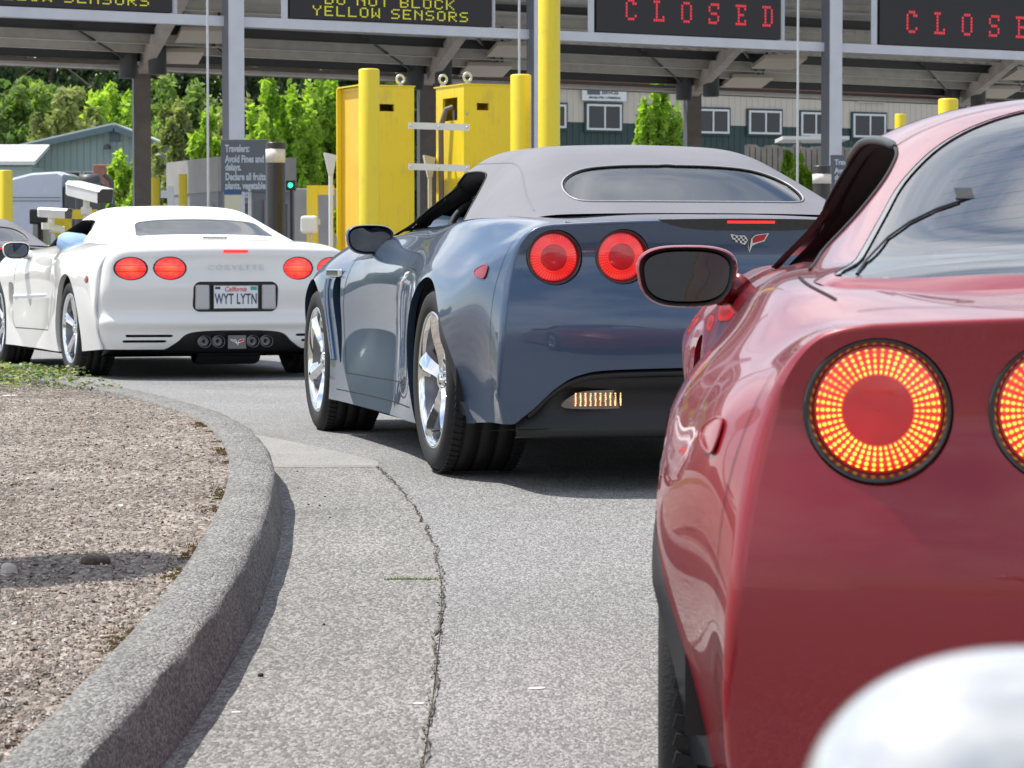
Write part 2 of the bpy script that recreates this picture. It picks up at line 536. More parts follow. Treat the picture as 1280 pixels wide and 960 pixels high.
class CarBody:
    """lofted lower body with a separate tail panel; x = lateral, y = forward from the rear axle, z = up"""
    def __init__(s, spec):
        s.sp = spec
        st = np.array(spec['stations'], float)
        X = np.array(spec['x'], float); Z = np.array(spec['z'], float)      # [feature][station]
        nt, ns = spec.get('n_top', 40), spec.get('n_side', 46)
        s.nt, s.ns = nt, ns
        K = len(st); J = spec['join']                                        # feature index where the tail's top row ends
        secs = []
        for k in range(K):
            f = np.stack([X[:, k], np.full(len(X), st[k]), Z[:, k]], 1)
            if k == K - 1 and 'nose_dy' in spec: f[:, 1] += np.array(spec['nose_dy'])
            # mirrored lead-in keeps the centre line level
            g = np.concatenate([f[2:0:-1] * [-1, 1, 1], f])
            t = chord(g)
            t0, tj, te = t[2], t[2 + J], t[-1]
            q = np.concatenate([np.linspace(t0, tj, nt + 1), np.linspace(tj, te, ns + 1)[1:]])
            secs.append(nspline(t, g, q))
        # tail boundary
        E = np.array(spec['edge'], float)                                    # (x, z) from top join to bottom
        te = chord(E, .8); Eq = nspline(te, E, np.linspace(0, te[-1], ns + 1))
        s.Eq = Eq
        u = np.linspace(0, 1, nt + 1)
        top = np.stack([u * E[0, 0], E[0, 1] + spec['crown'] * (1 - u ** 2)], 1)
        bd = np.concatenate([top, Eq[1:]])
        r = spec['edge_r']
        tail = np.stack([bd[:, 0], s.tail_y(bd[:, 0], bd[:, 1]) + r, bd[:, 1]], 1)
        s.tail = tail
        secs = np.array([tail] + secs)
        ts = np.concatenate([[spec['tail_t']], st])
        # sample the length
        q = [ts[0]]
        while q[-1] < ts[-1] - 1e-6:
            y = q[-1]
            q.append(min(ts[-1], y + spec.get('step', .016)))
        G = nspline(ts, secs, np.array(q))
        G[0] = tail
        # a touch of smoothing along the body
        for _ in range(3):
            G[1:-1] = G[1:-1] * .5 + (G[:-2] + G[2:]) * .25
            G[0] = tail
        full = np.concatenate([G[:, ::-1][:, :-1] * [-1, 1, 1], G], 1)       # left bottom ... centre ... right bottom
        a, b = full.shape[:2]
        V = full.reshape(-1, 3)
        F = [(i * b + j, i * b + j + 1, (i + 1) * b + j + 1, (i + 1) * b + j) for i in range(a - 1) for j in range(b - 1)]
        s.shell = Surf(V, F)
        s.nose = full[-1]
        # tail panel: rows follow the edge curve
        rows = []
        for i in range(ns + 1):
            xe, ze = Eq[i]
            w = max(0.0, 1 - i / ns)
            xs = np.concatenate([-u[::-1][:-1], u]) * xe
            zz = ze + spec['crown'] * w ** 2 * (1 - (xs / xe) ** 2)
            d = np.full(len(xs), 1e9)
            # distance to the outline, for the rolled edge
            P = np.stack([np.abs(xs), zz], 1)
            for a0, b0 in zip(bd[:-1], bd[1:]):
                e = b0 - a0; t = np.clip(((P - a0) @ e) / (e @ e), 0, 1)
                d = np.minimum(d, np.linalg.norm(P - a0 - e[None] * t[:, None], axis=1))
            dd = np.clip(d / r, 0, 1)
            yy = s.tail_y(xs, zz) + r * (1 - np.sqrt(1 - (1 - dd) ** 2))
            rows.append(np.stack([xs, yy, zz], 1))
        # refine: extra columns come from n_top; rows from n_side
        T = np.array(rows); a, b = T.shape[:2]
        F = [(i * b + j, (i + 1) * b + j, (i + 1) * b + j + 1, i * b + j + 1) for i in range(a - 1) for j in range(b - 1)]
        s.panel = Surf(T.reshape(-1, 3), F)
    def tail_y(s, x, z):
        sp = s.sp
        P = sp['prof']; zs = [p[0] for p in P]; ys = [p[1] for p in P]
        if not hasattr(s, '_pz'):
            s._pz = np.linspace(zs[0], zs[-1], 200); s._py = nspline(zs, np.array(ys)[:, None], s._pz)[:, 0]
        return sp['tail0'] + np.interp(z, s._pz, s._py) + sp['plan'] * np.abs(x) ** sp['plan_p']

def arch_phi(yc, zc, r):
    return lambda V: np.where(np.abs(V[:, 0]) > .5, np.sqrt((V[:, 1] - yc) ** 2 + (V[:, 2] - zc) ** 2) - r, 1.0)

def surf_ribbon(bvh, rays, width, off=0.0012):
    """a narrow band lying on the surface along the points hit by the rays"""
    hits = []
    for o, d in rays:
        h = bvh.ray_cast(Vector(o), Vector(d).normalized())
        if h[0] is not None:
            nn = h[1]
            if nn.dot(Vector(d)) > 0: nn = -nn
            hits.append((h[0] + nn * off, nn))
    V, F = [], []
    for i, (p, nn) in enumerate(hits):
        a = hits[max(0, i - 1)][0]; b = hits[min(len(hits) - 1, i + 1)][0]
        t = (b - a)
        if t.length < 1e-7: continue
        s_ = t.normalized().cross(nn).normalized() * width / 2
        V += [p - s_, p + s_]
    for i in range(len(V) // 2 - 1): F.append((2 * i, 2 * i + 1, 2 * i + 3, 2 * i + 2))
    return V, F

def poly_rays(pts, axis, start, n=14):
    """rays towards the body through a 2-D polyline; axis 'x' (side view y,z), 'z' (plan x,y) or 'y' (rear x,z)"""
    pts = np.asarray(pts, float); t = chord(pts, .8) if len(pts) > 2 else np.array([0, 1.0])
    q = nspline(t, pts, np.linspace(t[0], t[-1], n * (len(pts) - 1) + 1))
    out = []
    for a, b in q:
        if axis == 'x': out.append(((start, a, b), (-np.sign(start), 0, 0)))
        if axis == 'z': out.append(((a, b, start), (0, 0, -1)))
        if axis == 'y': out.append(((a, start, b), (0, 1, 0)))
    return out

# ------------------------------------------------------------------ wheels
def tyre_mesh(r, w, rim_r):
    """left-hand wheel: outer face towards -x"""
    m = MB(); h = w / 2; sw = r - rim_r
    pr = [(rim_r - .004, -h + .030), (rim_r + .004, -h + .012), (rim_r + sw * .25, -h + .002), (rim_r + sw * .55, -h - .002),
          (rim_r + sw * .8, -h + .006), (r - .010, -h + .018), (r - .003, -h + .032), (r, -h + .05)]
    for g in (-.30, -.1, .1, .30):
        x = g * w
        pr += [(r, x - .006), (r - .008, x - .005), (r - .008, x + .005), (r, x + .006)]
    pr += [(r, h - .05), (r - .003, h - .032), (r - .010, h - .018), (rim_r + sw * .5, h), (rim_r, h - .03)]
    m.lathe(pr, axis='X', n=96)
    # shoulder blocks
    for k in range(72):
        a = 2 * PI * k / 72
        for sx in (-1, 1):
            p = Vector((sx * (h - .040), math.cos(a) * (r + .0005), math.sin(a) * (r + .0005)))
            m.box(p, (.036, .020, .006), Matrix.Rotation(a - PI / 2, 3, 'X') @ Matrix.Rotation(.25 * sx, 3, 'Z'))
    return m

def spoke_blade(m, ang, r0, r1, w0, w1, x0, x1, thick, ridge, twist=0.0, n=9):
    """one blade spoke with a ridge line: narrow at the hub, broad at the lip"""
    V = []; F = []
    c, s_ = math.cos(ang), math.sin(ang)
    for i in range(n):
        t = i / (n - 1)
        rr = r0 + (r1 - r0) * t
        ww = (w0 + (w1 - w0) * t ** 1.3) / 2
        x = x0 + (x1 - x0) * math.sin(t * PI / 2) ** 1.5
        rd = ridge * (1 - .5 * t)
        off = twist * math.sin(t * PI) * .5
        prof = [(-ww, x + thick), (-ww * .98, x + .006), (-ww * .28 + off, x - rd), (ww * .12 + off, x - rd * .9), (ww * .98, x + .008), (ww, x + thick)]
        for u, px in prof:
            V.append((px, rr * c - u * s_, rr * s_ + u * c))
    k = 6
    for i in range(n - 1):
        for j in range(k):
            F.append((i * k + j, i * k + (j + 1) % k, (i + 1) * k + (j + 1) % k, (i + 1) * k + j))
    F.append(tuple(range(k))); F.append(tuple(range((n - 1) * k, n * k))[::-1])
    m.add(V, F, 0, False)

WHEEL_CACHE = {}
def wheel(parent, key, loc, side, r, w, rim_r, style, steer=0.0, spin=0.0):
    """style: 'blade' (five broad chrome blades) or 'split' (five slim split spokes)"""
    if key not in WHEEL_CACHE:
        h = w / 2
        ty = tyre_mesh(r, w, rim_r).build("tyre", M['tyre'])
        b = MB()
        rr = rim_r
        b.lathe([(rr + .004, -h + .020), (rr + .006, -h + .012), (rr + .001, -h + .008), (rr - .010, -h + .013), (rr - .016, -h + .03), (rr - .022, -h + .055),
                 (rr - .030, -h + .09), (rr - .034, h - .06), (rr - .02, h - .03), (rr + .004, h - .02)], axis='X', n=96)
        b.tube([(-h + .07, .02, -rr + .05), (-h + .02, .02, -rr + .045)], .005, 6)
        b.lathe([(rr + .0055, -h + .0185), (rr + .0075, -h + .0105), (rr + .001, -h + .0065), (rr - .0115, -h + .012), (rr - .0175, -h + .028)], axis='X', n=96, mat=1)
        rim = b.build("rim", [M['rim_inner'], M['chrome']])
        b = MB()
        if style == 'blade':
            for k in range(5):
                spoke_blade(b, 2 * PI * k / 5, .045, rr - .012, .040, .105, -h + .058, -h + .018, .035, .022)
        else:
            for k in range(5):
                a = 2 * PI * k / 5
                spoke_blade(b, a - .075, .05, rr - .012, .030, .040, -h + .05, -h + .022, .03, .010)
                spoke_blade(b, a + .075, .05, rr - .012, .030, .040, -h + .05, -h + .022, .03, .010)
        b.lathe([(.001, -h + .030), (.022, -h + .031), (.030, -h + .036), (.032, -h + .046), (.068, -h + .048), (.078, -h + .058), (.08, -h + .09)], axis='X', n=40)
        for k in range(5):
            a = 2 * PI * (k + .5) / 5
            b.lathe([(.001, -h + .042), (.009, -h + .043), (.010, -h + .055)], c=(0, .055 * math.cos(a), .055 * math.sin(a)), axis='X', n=8)
        sp = b.build("wheel", M['chrome'])
        for o_ in (sp,):
            o_.data.set_sharp_from_angle(angle=R(28))
        b = MB()
        b.lathe([(.09, -.028), (.178, -.028), (.178, .0), (.09, .0)], axis='X', n=64)
        disc = b.build("brake_disc", M['alloy'])
        b = MB()
        b.lathe([(.10, -.05), (.188, -.05), (.188, .03), (.10, .03), (.10, -.05)], axis='X', n=14, a0=R(60), a1=R(125))
        cal = b.build("brake_caliper", M['dark_alloy'])
        WHEEL_CACHE[key] = (sp, [ty, rim, disc, cal], [0])
        first = True
    sp, kids, used = WHEEL_CACHE[key]
    if used[0]:
        sp2 = sp.copy(); COL.objects.link(sp2)
        k2 = []
        for k in kids:
            c = k.copy(); COL.objects.link(c); k2.append(c)
        sp, kids = sp2, k2
    used[0] = 1
    sp.parent = parent
    sp.location = loc
    sp.rotation_euler = (spin, 0, (PI if side > 0 else 0) + steer)
    for k in kids:
        k.parent = sp
        if k.name.startswith("brake_caliper"): k.rotation_euler = (-spin, 0, 0)
    return sp

def cabin_and_seats(root, belt=.9, y0=.1, y1=2.0, hw=.66, cargo=None, seat_y=.62, seat_top=1.06, colr=None):
    m = MB()
    zf = .22
    V = [(-hw, y0, belt), (hw, y0, belt), (hw, y1, belt - .03), (-hw, y1, belt - .03), (-hw * .95, y0 + .15, zf), (hw * .95, y0 + .15, zf), (hw * .95, y1, zf), (-hw * .95, y1, zf)]
    m.add(V, [(4, 5, 6, 7), (0, 4, 7, 3), (1, 2, 6, 5), (0, 1, 5, 4), (3, 7, 6, 2)])
    if cargo:
        m.add([(-hw + .02, cargo, belt - .06), (hw - .02, cargo, belt - .06), (hw - .02, y0 + .02, belt - .22), (-hw + .02, y0 + .02, belt - .22)], [(0, 1, 2, 3)])
    m.box((0, 1.1, .5), (.22, 1.0, .22), bev=.03)                       # centre tunnel
    m.build("cabin_lining", M['cabin'], root)
    d = MB()
    d.box((0, y1 - .28, belt - .06), (2 * hw - .02, .36, .16), Matrix.Rotation(.12, 3, 'X'), bev=.05)
    d.box((-.36, y1 - .42, belt), (.34, .14, .09), bev=.03)
    d.build("dashboard", M['cabin'], root)
    w = MB()
    c = Vector((-.36, y1 - .52, belt - .02))
    ring = [c + Vector((math.cos(a) * .185, math.sin(a) * .185 * math.sin(R(25)), math.sin(a) * .185 * math.cos(R(25)))) for a in np.linspace(0, 2 * PI, 33)]
    w.tube(ring, .015, 8, caps=False)
    for a in (R(0), R(180), R(270)):
        w.tube([c + Vector((0, .02, 0)), c + Vector((math.cos(a) * .18, math.sin(a) * .18 * math.sin(R(25)), math.sin(a) * .18 * math.cos(R(25))))], .014, 6)
    w.build("steering_wheel", M['cabin'], root)
    for sx in (-1, 1):
        s_ = MB()
        s_.box((sx * .36, seat_y + .32, .42), (.5, .5, .16), bev=.06)
        rot = Matrix.Rotation(R(16), 3, 'X')
        s_.box((sx * .36, seat_y, .70), (.50, .15, .58), rot, bev=.06)
        s_.box((sx * .36, seat_y - .105, seat_top - .06), (.27, .11, .20), rot, bev=.045)
        o = s_.build("seat", colr or M['cabin_grey'], root)
        o.data.polygons.foreach_set("use_smooth", [True] * len(o.data.polygons)); o.data.set_sharp_from_angle(angle=R(50))

def wing_mirror(root, sx, x, y, z, mats, sc=1.0, foot=(.80, .08, .86)):
    """door mirror: rounded shell on a short arm, glass facing back"""
    h = MB()
    # shell: superellipse rings from the glass rim forward
    rings = [(.0, 1.0, 0), (.006, 1.04, 0), (.02, 1.06, 0), (.05, 1.02, .0), (.085, .88, .004), (.11, .62, .006), (.122, .3, .008), (.124, .02, .008)]
    n = 48
    V, F = [], []
    for dy, k, dz in rings:
        for i in range(n):
            a = 2 * PI * i / n
            ca, sa = math.cos(a), math.sin(a)
            e = 2 / 2.9
            px = .098 * sc * k * math.copysign(abs(ca) ** e, ca); pz = .062 * sc * k * math.copysign(abs(sa) ** e, sa)
            px2 = px * (1 + .10 * (pz / .062))  # slightly wider at the top
            V.append((px2 + sx * -.0, dy * sc * 1.05, pz + dz))
    for i in range(len(rings) - 1):
        for k in range(n): F.append((i * n + k, i * n + (k + 1) % n, (i + 1) * n + (k + 1) % n, (i + 1) * n + k))
    h.add(V, F, 0, True)
    shell = h.build("side_mirror", mats[0], root)
    shell.location = (x, y, z)
    g = MB()
    V = []
    V2 = []
    for i in range(n):
        a = 2 * PI * i / n; ca, sa = math.cos(a), math.sin(a); e = 2 / 2.9
        px = .088 * sc * math.copysign(abs(ca) ** e, ca); pz = .052 * sc * math.copysign(abs(sa) ** e, sa)
        px *= (1 + .10 * (pz / .062))
        V.append((px, .010 + .25 * px * px, pz))
    g.add(V + [(0, .010, 0)], [(i, (i + 1) % n, n) for i in range(n)], 0, True)
    go = g.build("mirror_glass", M['mirror_glass'], shell)
    b = MB()
    V, F = [], []
    for k, dy in ((1.0, .0), (.935, .004), (.90, .014)):
        for i in range(n):
            a = 2 * PI * i / n; ca, sa = math.cos(a), math.sin(a); e = 2 / 2.9
            px = .098 * sc * k * math.copysign(abs(ca) ** e, ca); pz = .062 * sc * k * math.copysign(abs(sa) ** e, sa)
            px *= (1 + .10 * (pz / .062)); V.append((px, dy, pz))
    for i in range(2):
        for k in range(n): F.append((i * n + k, i * n + (k + 1) % n, (i + 1) * n + (k + 1) % n, (i + 1) * n + k))
    b.add(V, F, 0, True); b.build("mirror_bezel", M['black_trim'], shell)
    f = MB()
    p0 = Vector((-sx * .075, .05, -.040)); p2 = Vector((-sx * (abs(x) - foot[0]), foot[1], foot[2] - z))
    p1 = (p0 + p2) / 2 + Vector((0, 0, -.012))
    f.tube([p0, p1, p2], [.026, .022, .034], 12)
    f.build("mirror_arm", mats[1], shell)
    return shell
# ------------------------------------------------------------------ the coupe / convertible with four round tail lights
C6 = dict(
    stations=[-.66, -.40, -.12, .16, .45, .85, 1.30, 1.75, 2.20, 2.686, 3.08, 3.36, 3.54],
    x=[[0] * 13,
       [.35, .35, .35, .35, .35, .35, .35, .35, .34, .33, .31, .26, .20],
       [.58, .585, .59, .59, .59, .58, .57, .56, .54, .52, .48, .40, .30],
       [.725, .760, .783, .79, .775, .745, .735, .735, .725, .700, .64, .54, .40],
       [.790, .824, .850, .852, .840, .815, .805, .812, .818, .815, .75, .64, .47],
       [.868, .900, .925, .925, .900, .862, .848, .855, .885, .925, .87, .73, .54],
       [.900, .955, .978, .976, .938, .868, .842, .850, .892, .935, .885, .755, .56],
       [.880, .918, .968, .968, .938, .885, .868, .872, .895, .925, .88, .765, .57],
       [.858, .872, .918, .930, .925, .905, .895, .895, .900, .905, .86, .75, .56]],
    z=[[.932, .945, .952, .955, .958, .962, .960, .945, .905, .835, .745, .645, .535],
       [.928, .940, .947, .950, .953, .956, .954, .938, .897, .828, .738, .638, .528],
       [.920, .931, .937, .939, .940, .940, .934, .915, .872, .812, .722, .622, .515],
       [.905, .917, .921, .919, .910, .900, .890, .880, .872, .856, .765, .640, .510],
       [.858, .856, .852, .848, .842, .835, .828, .822, .822, .805, .710, .590, .470],
       [.770, .764, .760, .756, .748, .735, .725, .715, .705, .690, .610, .510, .420],
       [.600, .590, .580, .570, .550, .530, .520, .515, .510, .500, .460, .410, .360],
       [.410, .395, .375, .350, .330, .320, .320, .320, .320, .320, .320, .290, .270],
       [.215, .200, .180, .165, .160, .160, .160, .160, .160, .160, .170, .180, .190]],
    join=3, tail_t=-.80, tail0=-.905, plan=.125, plan_p=2.6, crown=.020, edge_r=.009,
    edge=[(.690, .900), (.752, .886), (.788, .855), (.822, .785), (.850, .68), (.868, .56), (.876, .42), (.868, .30), (.846, .215)],
    prof=[(.18, .070), (.30, .025), (.42, -.004), (.56, -.012), (.70, .016), (.80, .034), (.87, .020), (.93, .0)],
)
LIGHTS6 = [(-.68, .787), (-.447, .790), (.447, .790), (.68, .787)]

def loft_half(st, X, Z, n=40, step=.02):
    X = np.array(X, float); Z = np.array(Z, float); secs = []
    for k in range(len(st)):
        f = np.stack([X[:, k], np.full(len(X), st[k]), Z[:, k]], 1)
        g = np.concatenate([f[2:0:-1] * [-1, 1, 1], f]); t = chord(g)
        secs.append(nspline(t, g, np.linspace(t[2], t[-1], n + 1)))
    q = np.linspace(st[0], st[-1], int((st[-1] - st[0]) / step) + 1)
    G = nspline(st, np.array(secs), q)
    full = np.concatenate([G[:, ::-1][:, :-1] * [-1, 1, 1], G], 1)
    a, b = full.shape[:2]
    F = [(i * b + j, i * b + j + 1, (i + 1) * b + j + 1, (i + 1) * b + j) for i in range(a - 1) for j in range(b - 1)]
    return Surf(full.reshape(-1, 3), F)

COUPE = dict(
    st=[-.50, -.455, -.20, .08, .38, .70, 1.02, 1.32, 1.62, 2.02],
    x=[[0] * 10, [.25, .25, .25, .25, .25, .25, .25, .25, .25, .25],
       [.50, .50, .49, .47, .45, .445, .45, .46, .48, .49],
       [.645, .645, .64, .62, .598, .588, .592, .604, .630, .66],
       [.69, .70, .706, .695, .682, .672, .672, .680, .702, .705],
       [.69, .705, .742, .742, .735, .73, .725, .725, .725, .73]],
    z=[[.932, .9465, .992, 1.062, 1.138, 1.203, 1.238, 1.236, 1.160, .945],
       [.931, .9455, .989, 1.056, 1.131, 1.197, 1.232, 1.229, 1.150, .940],
       [.927, .9415, .979, 1.034, 1.102, 1.162, 1.196, 1.192, 1.118, .925],
       [.918, .933, .964, 1.002, 1.052, 1.096, 1.120, 1.120, 1.058, .910],
       [.90, .920, .948, .966, .985, 1.000, 1.008, 1.008, .980, .898],
       [.895, .912, .928, .925, .918, .908, .900, .892, .885, .880]])
SOFT = dict(
    st=[-.34, -.14, .10, .34, .60, .95, 1.28, 1.60, 2.02],
    x=[[0] * 9, [.25, .25, .25, .25, .25, .25, .25, .25, .25],
       [.43, .435, .425, .42, .42, .43, .44, .45, .47],
       [.545, .55, .54, .53, .525, .530, .545, .58, .60],
       [.60, .622, .63, .63, .622, .620, .622, .645, .67],
       [.63, .675, .70, .712, .712, .708, .705, .705, .71]],
    z=[[.950, 1.035, 1.135, 1.208, 1.236, 1.242, 1.228, 1.125, .945],
       [.949, 1.032, 1.130, 1.202, 1.230, 1.236, 1.220, 1.112, .940],
       [.946, 1.020, 1.108, 1.176, 1.204, 1.208, 1.188, 1.072, .925],
       [.942, .995, 1.065, 1.112, 1.130, 1.130, 1.110, 1.020, .910],
       [.936, .965, 1.000, 1.015, 1.018, 1.012, 1.005, .960, .898],
       [.930, .932, .925, .918, .908, .900, .892, .885, .880]])

def tail_lamp(root, cb, x, z, rad, lens_mat, hood=True):
    y = float(cb.tail_y(np.array([x]), np.array([z]))[0])
    b = MB()
    R1 = rad * 1.105
    b.lathe([(R1 + .004, -.002), (R1 + .001, -.006), (R1 - .004, -.001), (rad + .001, .012), (rad, .020), (rad * .9, .028), (.001, .028)], axis='Y', n=72)
    bz = b.build("tail_light", M['black_gloss'], root)
    slope = cb.sp['plan'] * cb.sp['plan_p'] * abs(x) ** (cb.sp['plan_p'] - 1) * .55
    bz.location = (x, y + .004, z)
    bz.rotation_euler = (0.02, 0, math.atan(slope) * (1 if x > 0 else -1))
    l = MB()
    rad2 = rad
    pr = [(rad2 * t, .0135 - .010 * (1 - t ** 2)) for t in np.linspace(1, .0, 13)]
    pr[-1] = (.0005, pr[-1][1])
    l.lathe(pr, axis='Y', n=72)
    lo = l.build("lens", lens_mat, bz)
    return bz

def badge_flags(root, cb, x, z, w=.14):
    """crossed racing flags on a V"""
    def P(u, v, off): 
        yy = float(cb.tail_y(np.array([x + u]), np.array([z + v]))[0])
        return (x + u, yy - off, z + v)
    def poly(m, pts, off, mat):
        m.add([P(u * w, v * w, off) for u, v in pts], [tuple(range(len(pts)))], mat)
    m = MB()
    # chrome outline wings
    L = [(-.50, .17), (-.30, .13), (-.12, .13), (-.03, .02), (.04, -.30), (.0, -.22), (-.10, -.10), (-.28, -.03), (-.40, -.02)]
    Rr = [(.50, .19), (.30, .17), (.14, .14), (.05, .05), (.02, -.30), (.09, -.12), (.24, -.05), (.40, -.01)]
    poly(m, L, .003, 0); poly(m, Rr, .0034, 0)
    # right flag in red
    poly(m, [(.45, .165), (.30, .145), (.16, .118), (.085, .05), (.10, -.06), (.24, -.025), (.385, .015)], .0046, 1)
    # checkers on the left flag
    for i in range(6):
        for j in range(3):
            u0 = -.42 + i * .058; v0 = .125 - i * .006 - j * .05
            c = 2 if (i + j) % 2 == 0 else 3
            poly(m, [(u0, v0), (u0 + .058, v0 - .006), (u0 + .068, v0 - .056), (u0 + .010, v0 - .050)], .0046, c)
    m.build("flag_badge", [M['chrome'], M['badge_red'], M['black_gloss'], M['badge_white']], root)

M['badge_red'] = pm("badge_red", (.5, .01, .02), .25, coat=.5)
M['badge_white'] = pm("badge_white", (.7, .7, .7), .3)
M['amber_lamp'] = pm("amber_lamp", (.3, .25, .2), .15, coat=1, emit=(1.0, .55, .22), estr=1.6)
M['clear_lens'] = pm("clear_lens", (.20, .19, .17), .12, coat=1)
M['brake_strip'] = pm("brake_strip", (.5, .01, .01), .2, emit=(1, .03, .02), estr=1.1)
M['rubber_grey'] = pm("arch_liner", (.035, .037, .042), .38, bump=.08, bscale=120)
M['defroster'] = pm("defroster_wire", (.16, .05, .04), .5)
M['cable'] = pm("cable", (.01, .01, .01), .5)

def build_c6(label, paint, loc, yaw, pitch=0.0, roof='coupe', lens='led_bright', mirror_x=.92, slats=False, n_side=46, name="sports_car", group=None, detail=True):
    root = empty(name, loc, 0, label, "car", group)
    root.rotation_euler = (pitch, 0, yaw)
    sp = dict(C6); sp['n_side'] = n_side * 2; sp['n_top'] = n_side * 2
    sp['step'] = .015 if detail else .03
    cb = CarBody(sp)
    sh, pn = cb.shell, cb.panel
    extra = []
    # wheel openings
    for yc, zc, r in ((0, .345, .372), (2.686, .335, .362)):
        _, rim = sh.cut(arch_phi(yc, zc, r))
        def vec(p, yc=yc, zc=zc): return np.array([-np.sign(p[0]) * .030, 0, 0]) + np.array([0, (p[1] - yc), (p[2] - zc)]) * .012
        extra.append(sh.rim_strip(rim, vec))
    # tail lamp holes
    for lx, lz in LIGHTS6:
        _, rim = pn.cut(lambda V, lx=lx, lz=lz: np.hypot(V[:, 0] - lx, V[:, 2] - lz) - .095)
        extra.append(pn.rim_strip(rim, (0, .022, 0)))
    # lower valance opening (diffuser)
    cut_out = smooth_outline([(-.90, .10), (-.80, .222), (-.75, .268), (-.68, .340), (-.60, .386), (-.46, .404), (0, .410), (.46, .404), (.60, .386), (.68, .340), (.75, .268), (.80, .222), (.90, .10), (0, .02)], 6)
    _, rim = pn.cut(lambda V: sd_poly(V[:, [0, 2]], cut_out))
    extra.append(pn.rim_strip(rim, (0, .035, 0)))
    # side vent behind the front wheel
    vent = smooth_outline([(2.17, .70), (2.26, .70), (2.262, .60), (2.20, .42), (2.15, .32), (2.135, .36), (2.15, .55)], 5)
    _, rim = sh.cut(lambda V: np.where(np.abs(V[:, 0]) > .6, sd_poly(V[:, [1, 2]], vent), 1.0))
    extra.append(sh.rim_strip(rim, lambda p: np.array([-np.sign(p[0]) * .05, 0.01, 0])))
    # cockpit opening
    if roof == 'coupe':
        hole = smooth_outline([(-.66, -.385), (-.67, .3), (-.67, 1.0), (-.66, 1.7), (-.5, 1.93), (0, 2.0), (.5, 1.93), (.66, 1.7), (.67, 1.0), (.67, .3), (.66, -.385), (0, -.435)], 5)
    else:
        hole = smooth_outline([(-.60, .0), (-.66, .4), (-.67, 1.0), (-.66, 1.7), (-.5, 1.93), (0, 2.0), (.5, 1.93), (.66, 1.7), (.67, 1.0), (.66, .4), (.60, .0), (0, -.05)], 5)
    _, rim = sh.cut(lambda V: np.where(V[:, 2] > .84, sd_poly(V[:, :2], hole), 1.0))
    nose = MB(); nose.add(list(cb.nose), [tuple(range(len(cb.nose)))])
    me = to_mesh("body", [sh.compact(), pn.compact()] + extra + [(nose.v, nose.f)], 2e-4)
    shade(me, 42)
    body = link_mesh("body", me, paint, root)
    bvh = BVHTree.FromPolygons([tuple(v.co) for v in me.vertices], [tuple(p.vertices) for p in me.polygons])
    # seams
    def seam(pts, axis, start, w=.0045, nm="panel_gap", mat=None, off=.0012):
        rr = poly_rays(pts, axis, start)
        v, f = surf_ribbon(bvh, rr, w, off)
        return v, f
    for sx in (-1, 1):
        g = MB()
        S = 1.4 * sx
        for pts in ([(.62, .905), (.60, .80), (.585, .62), (.66, .40), (.74, .30)], [(.74, .298), (1.3, .292), (2.02, .288)], [(2.02, .288), (2.09, .42), (2.10, .62), (2.02, .80), (1.98, .885)],
                    [(.42, .215), (1.2, .213), (2.2, .21)]):
            v, f = seam(pts, 'x', S); g.add(v, f, 0, True)
        # tail panel seam just ahead of the corner
        v, f = seam([(-.735, .87), (-.745, .76), (-.74, .6), (-.72, .42), (-.70, .30)], 'x', S, .0018); g.add(v, f, 0, True)
        if roof == 'coupe':
            v, f = seam([(sx * .752, -.10), (sx * .745, -.32), (sx * .72, -.56)], 'z', 1.6, .005); g.add(v, f, 0, True)
            v, f = seam([(sx * .70, -.70), (sx * .5, -.745), (0, -.765)], 'z', 1.6, .003); g.add(v, f, 0, True)
        else:
            v, f = seam([(sx * .66, -.06), (sx * .69, -.3), (sx * .66, -.58), (sx * .45, -.72), (0, -.75)], 'z', 1.6, .004); g.add(v, f, 0, True)
        g.build("panel_gap", M['gap'], root)
    # lower dark parts
    d = MB()
    V = []
    cols = np.linspace(-.80, .80, 41)
    for zz, dy in ((.42, .045), (.395, .030), (.35, .028), (.335, .05), (.25, .055), (.205, .03), (.175, .02), (.165, .05)):
        for xx in cols:
            zc = zz
            xw = xx * (1 if zz > .3 else 1.0)
            V.append((xw, -.905 + .21 * abs(xx) ** 2.6 + dy, zc))
    nC = len(cols)
    F = [(i * nC + j, i * nC + j + 1, (i + 1) * nC + j + 1, (i + 1) * nC + j) for i in range(7) for j in range(nC - 1)]
    d.add(V, F, 0, True)
    # moulded lip following the cut-out
    pts = []
    for p in smooth_outline([(-.84, .200), (-.76, .245), (-.69, .318), (-.61, .366), (-.47, .386), (0, .392), (.47, .386), (.61, .366), (.69, .318), (.76, .245), (.84, .2), (.84, .19)], 6)[:-12]:
        pts.append((p[0], float(cb.tail_y(np.array([p[0]]), np.array([p[1]]))[0]) + .020, p[1]))
    d.tube(pts[6:-6], .013, 8)
    dif = d.build("rear_diffuser", M['black_trim'], root)
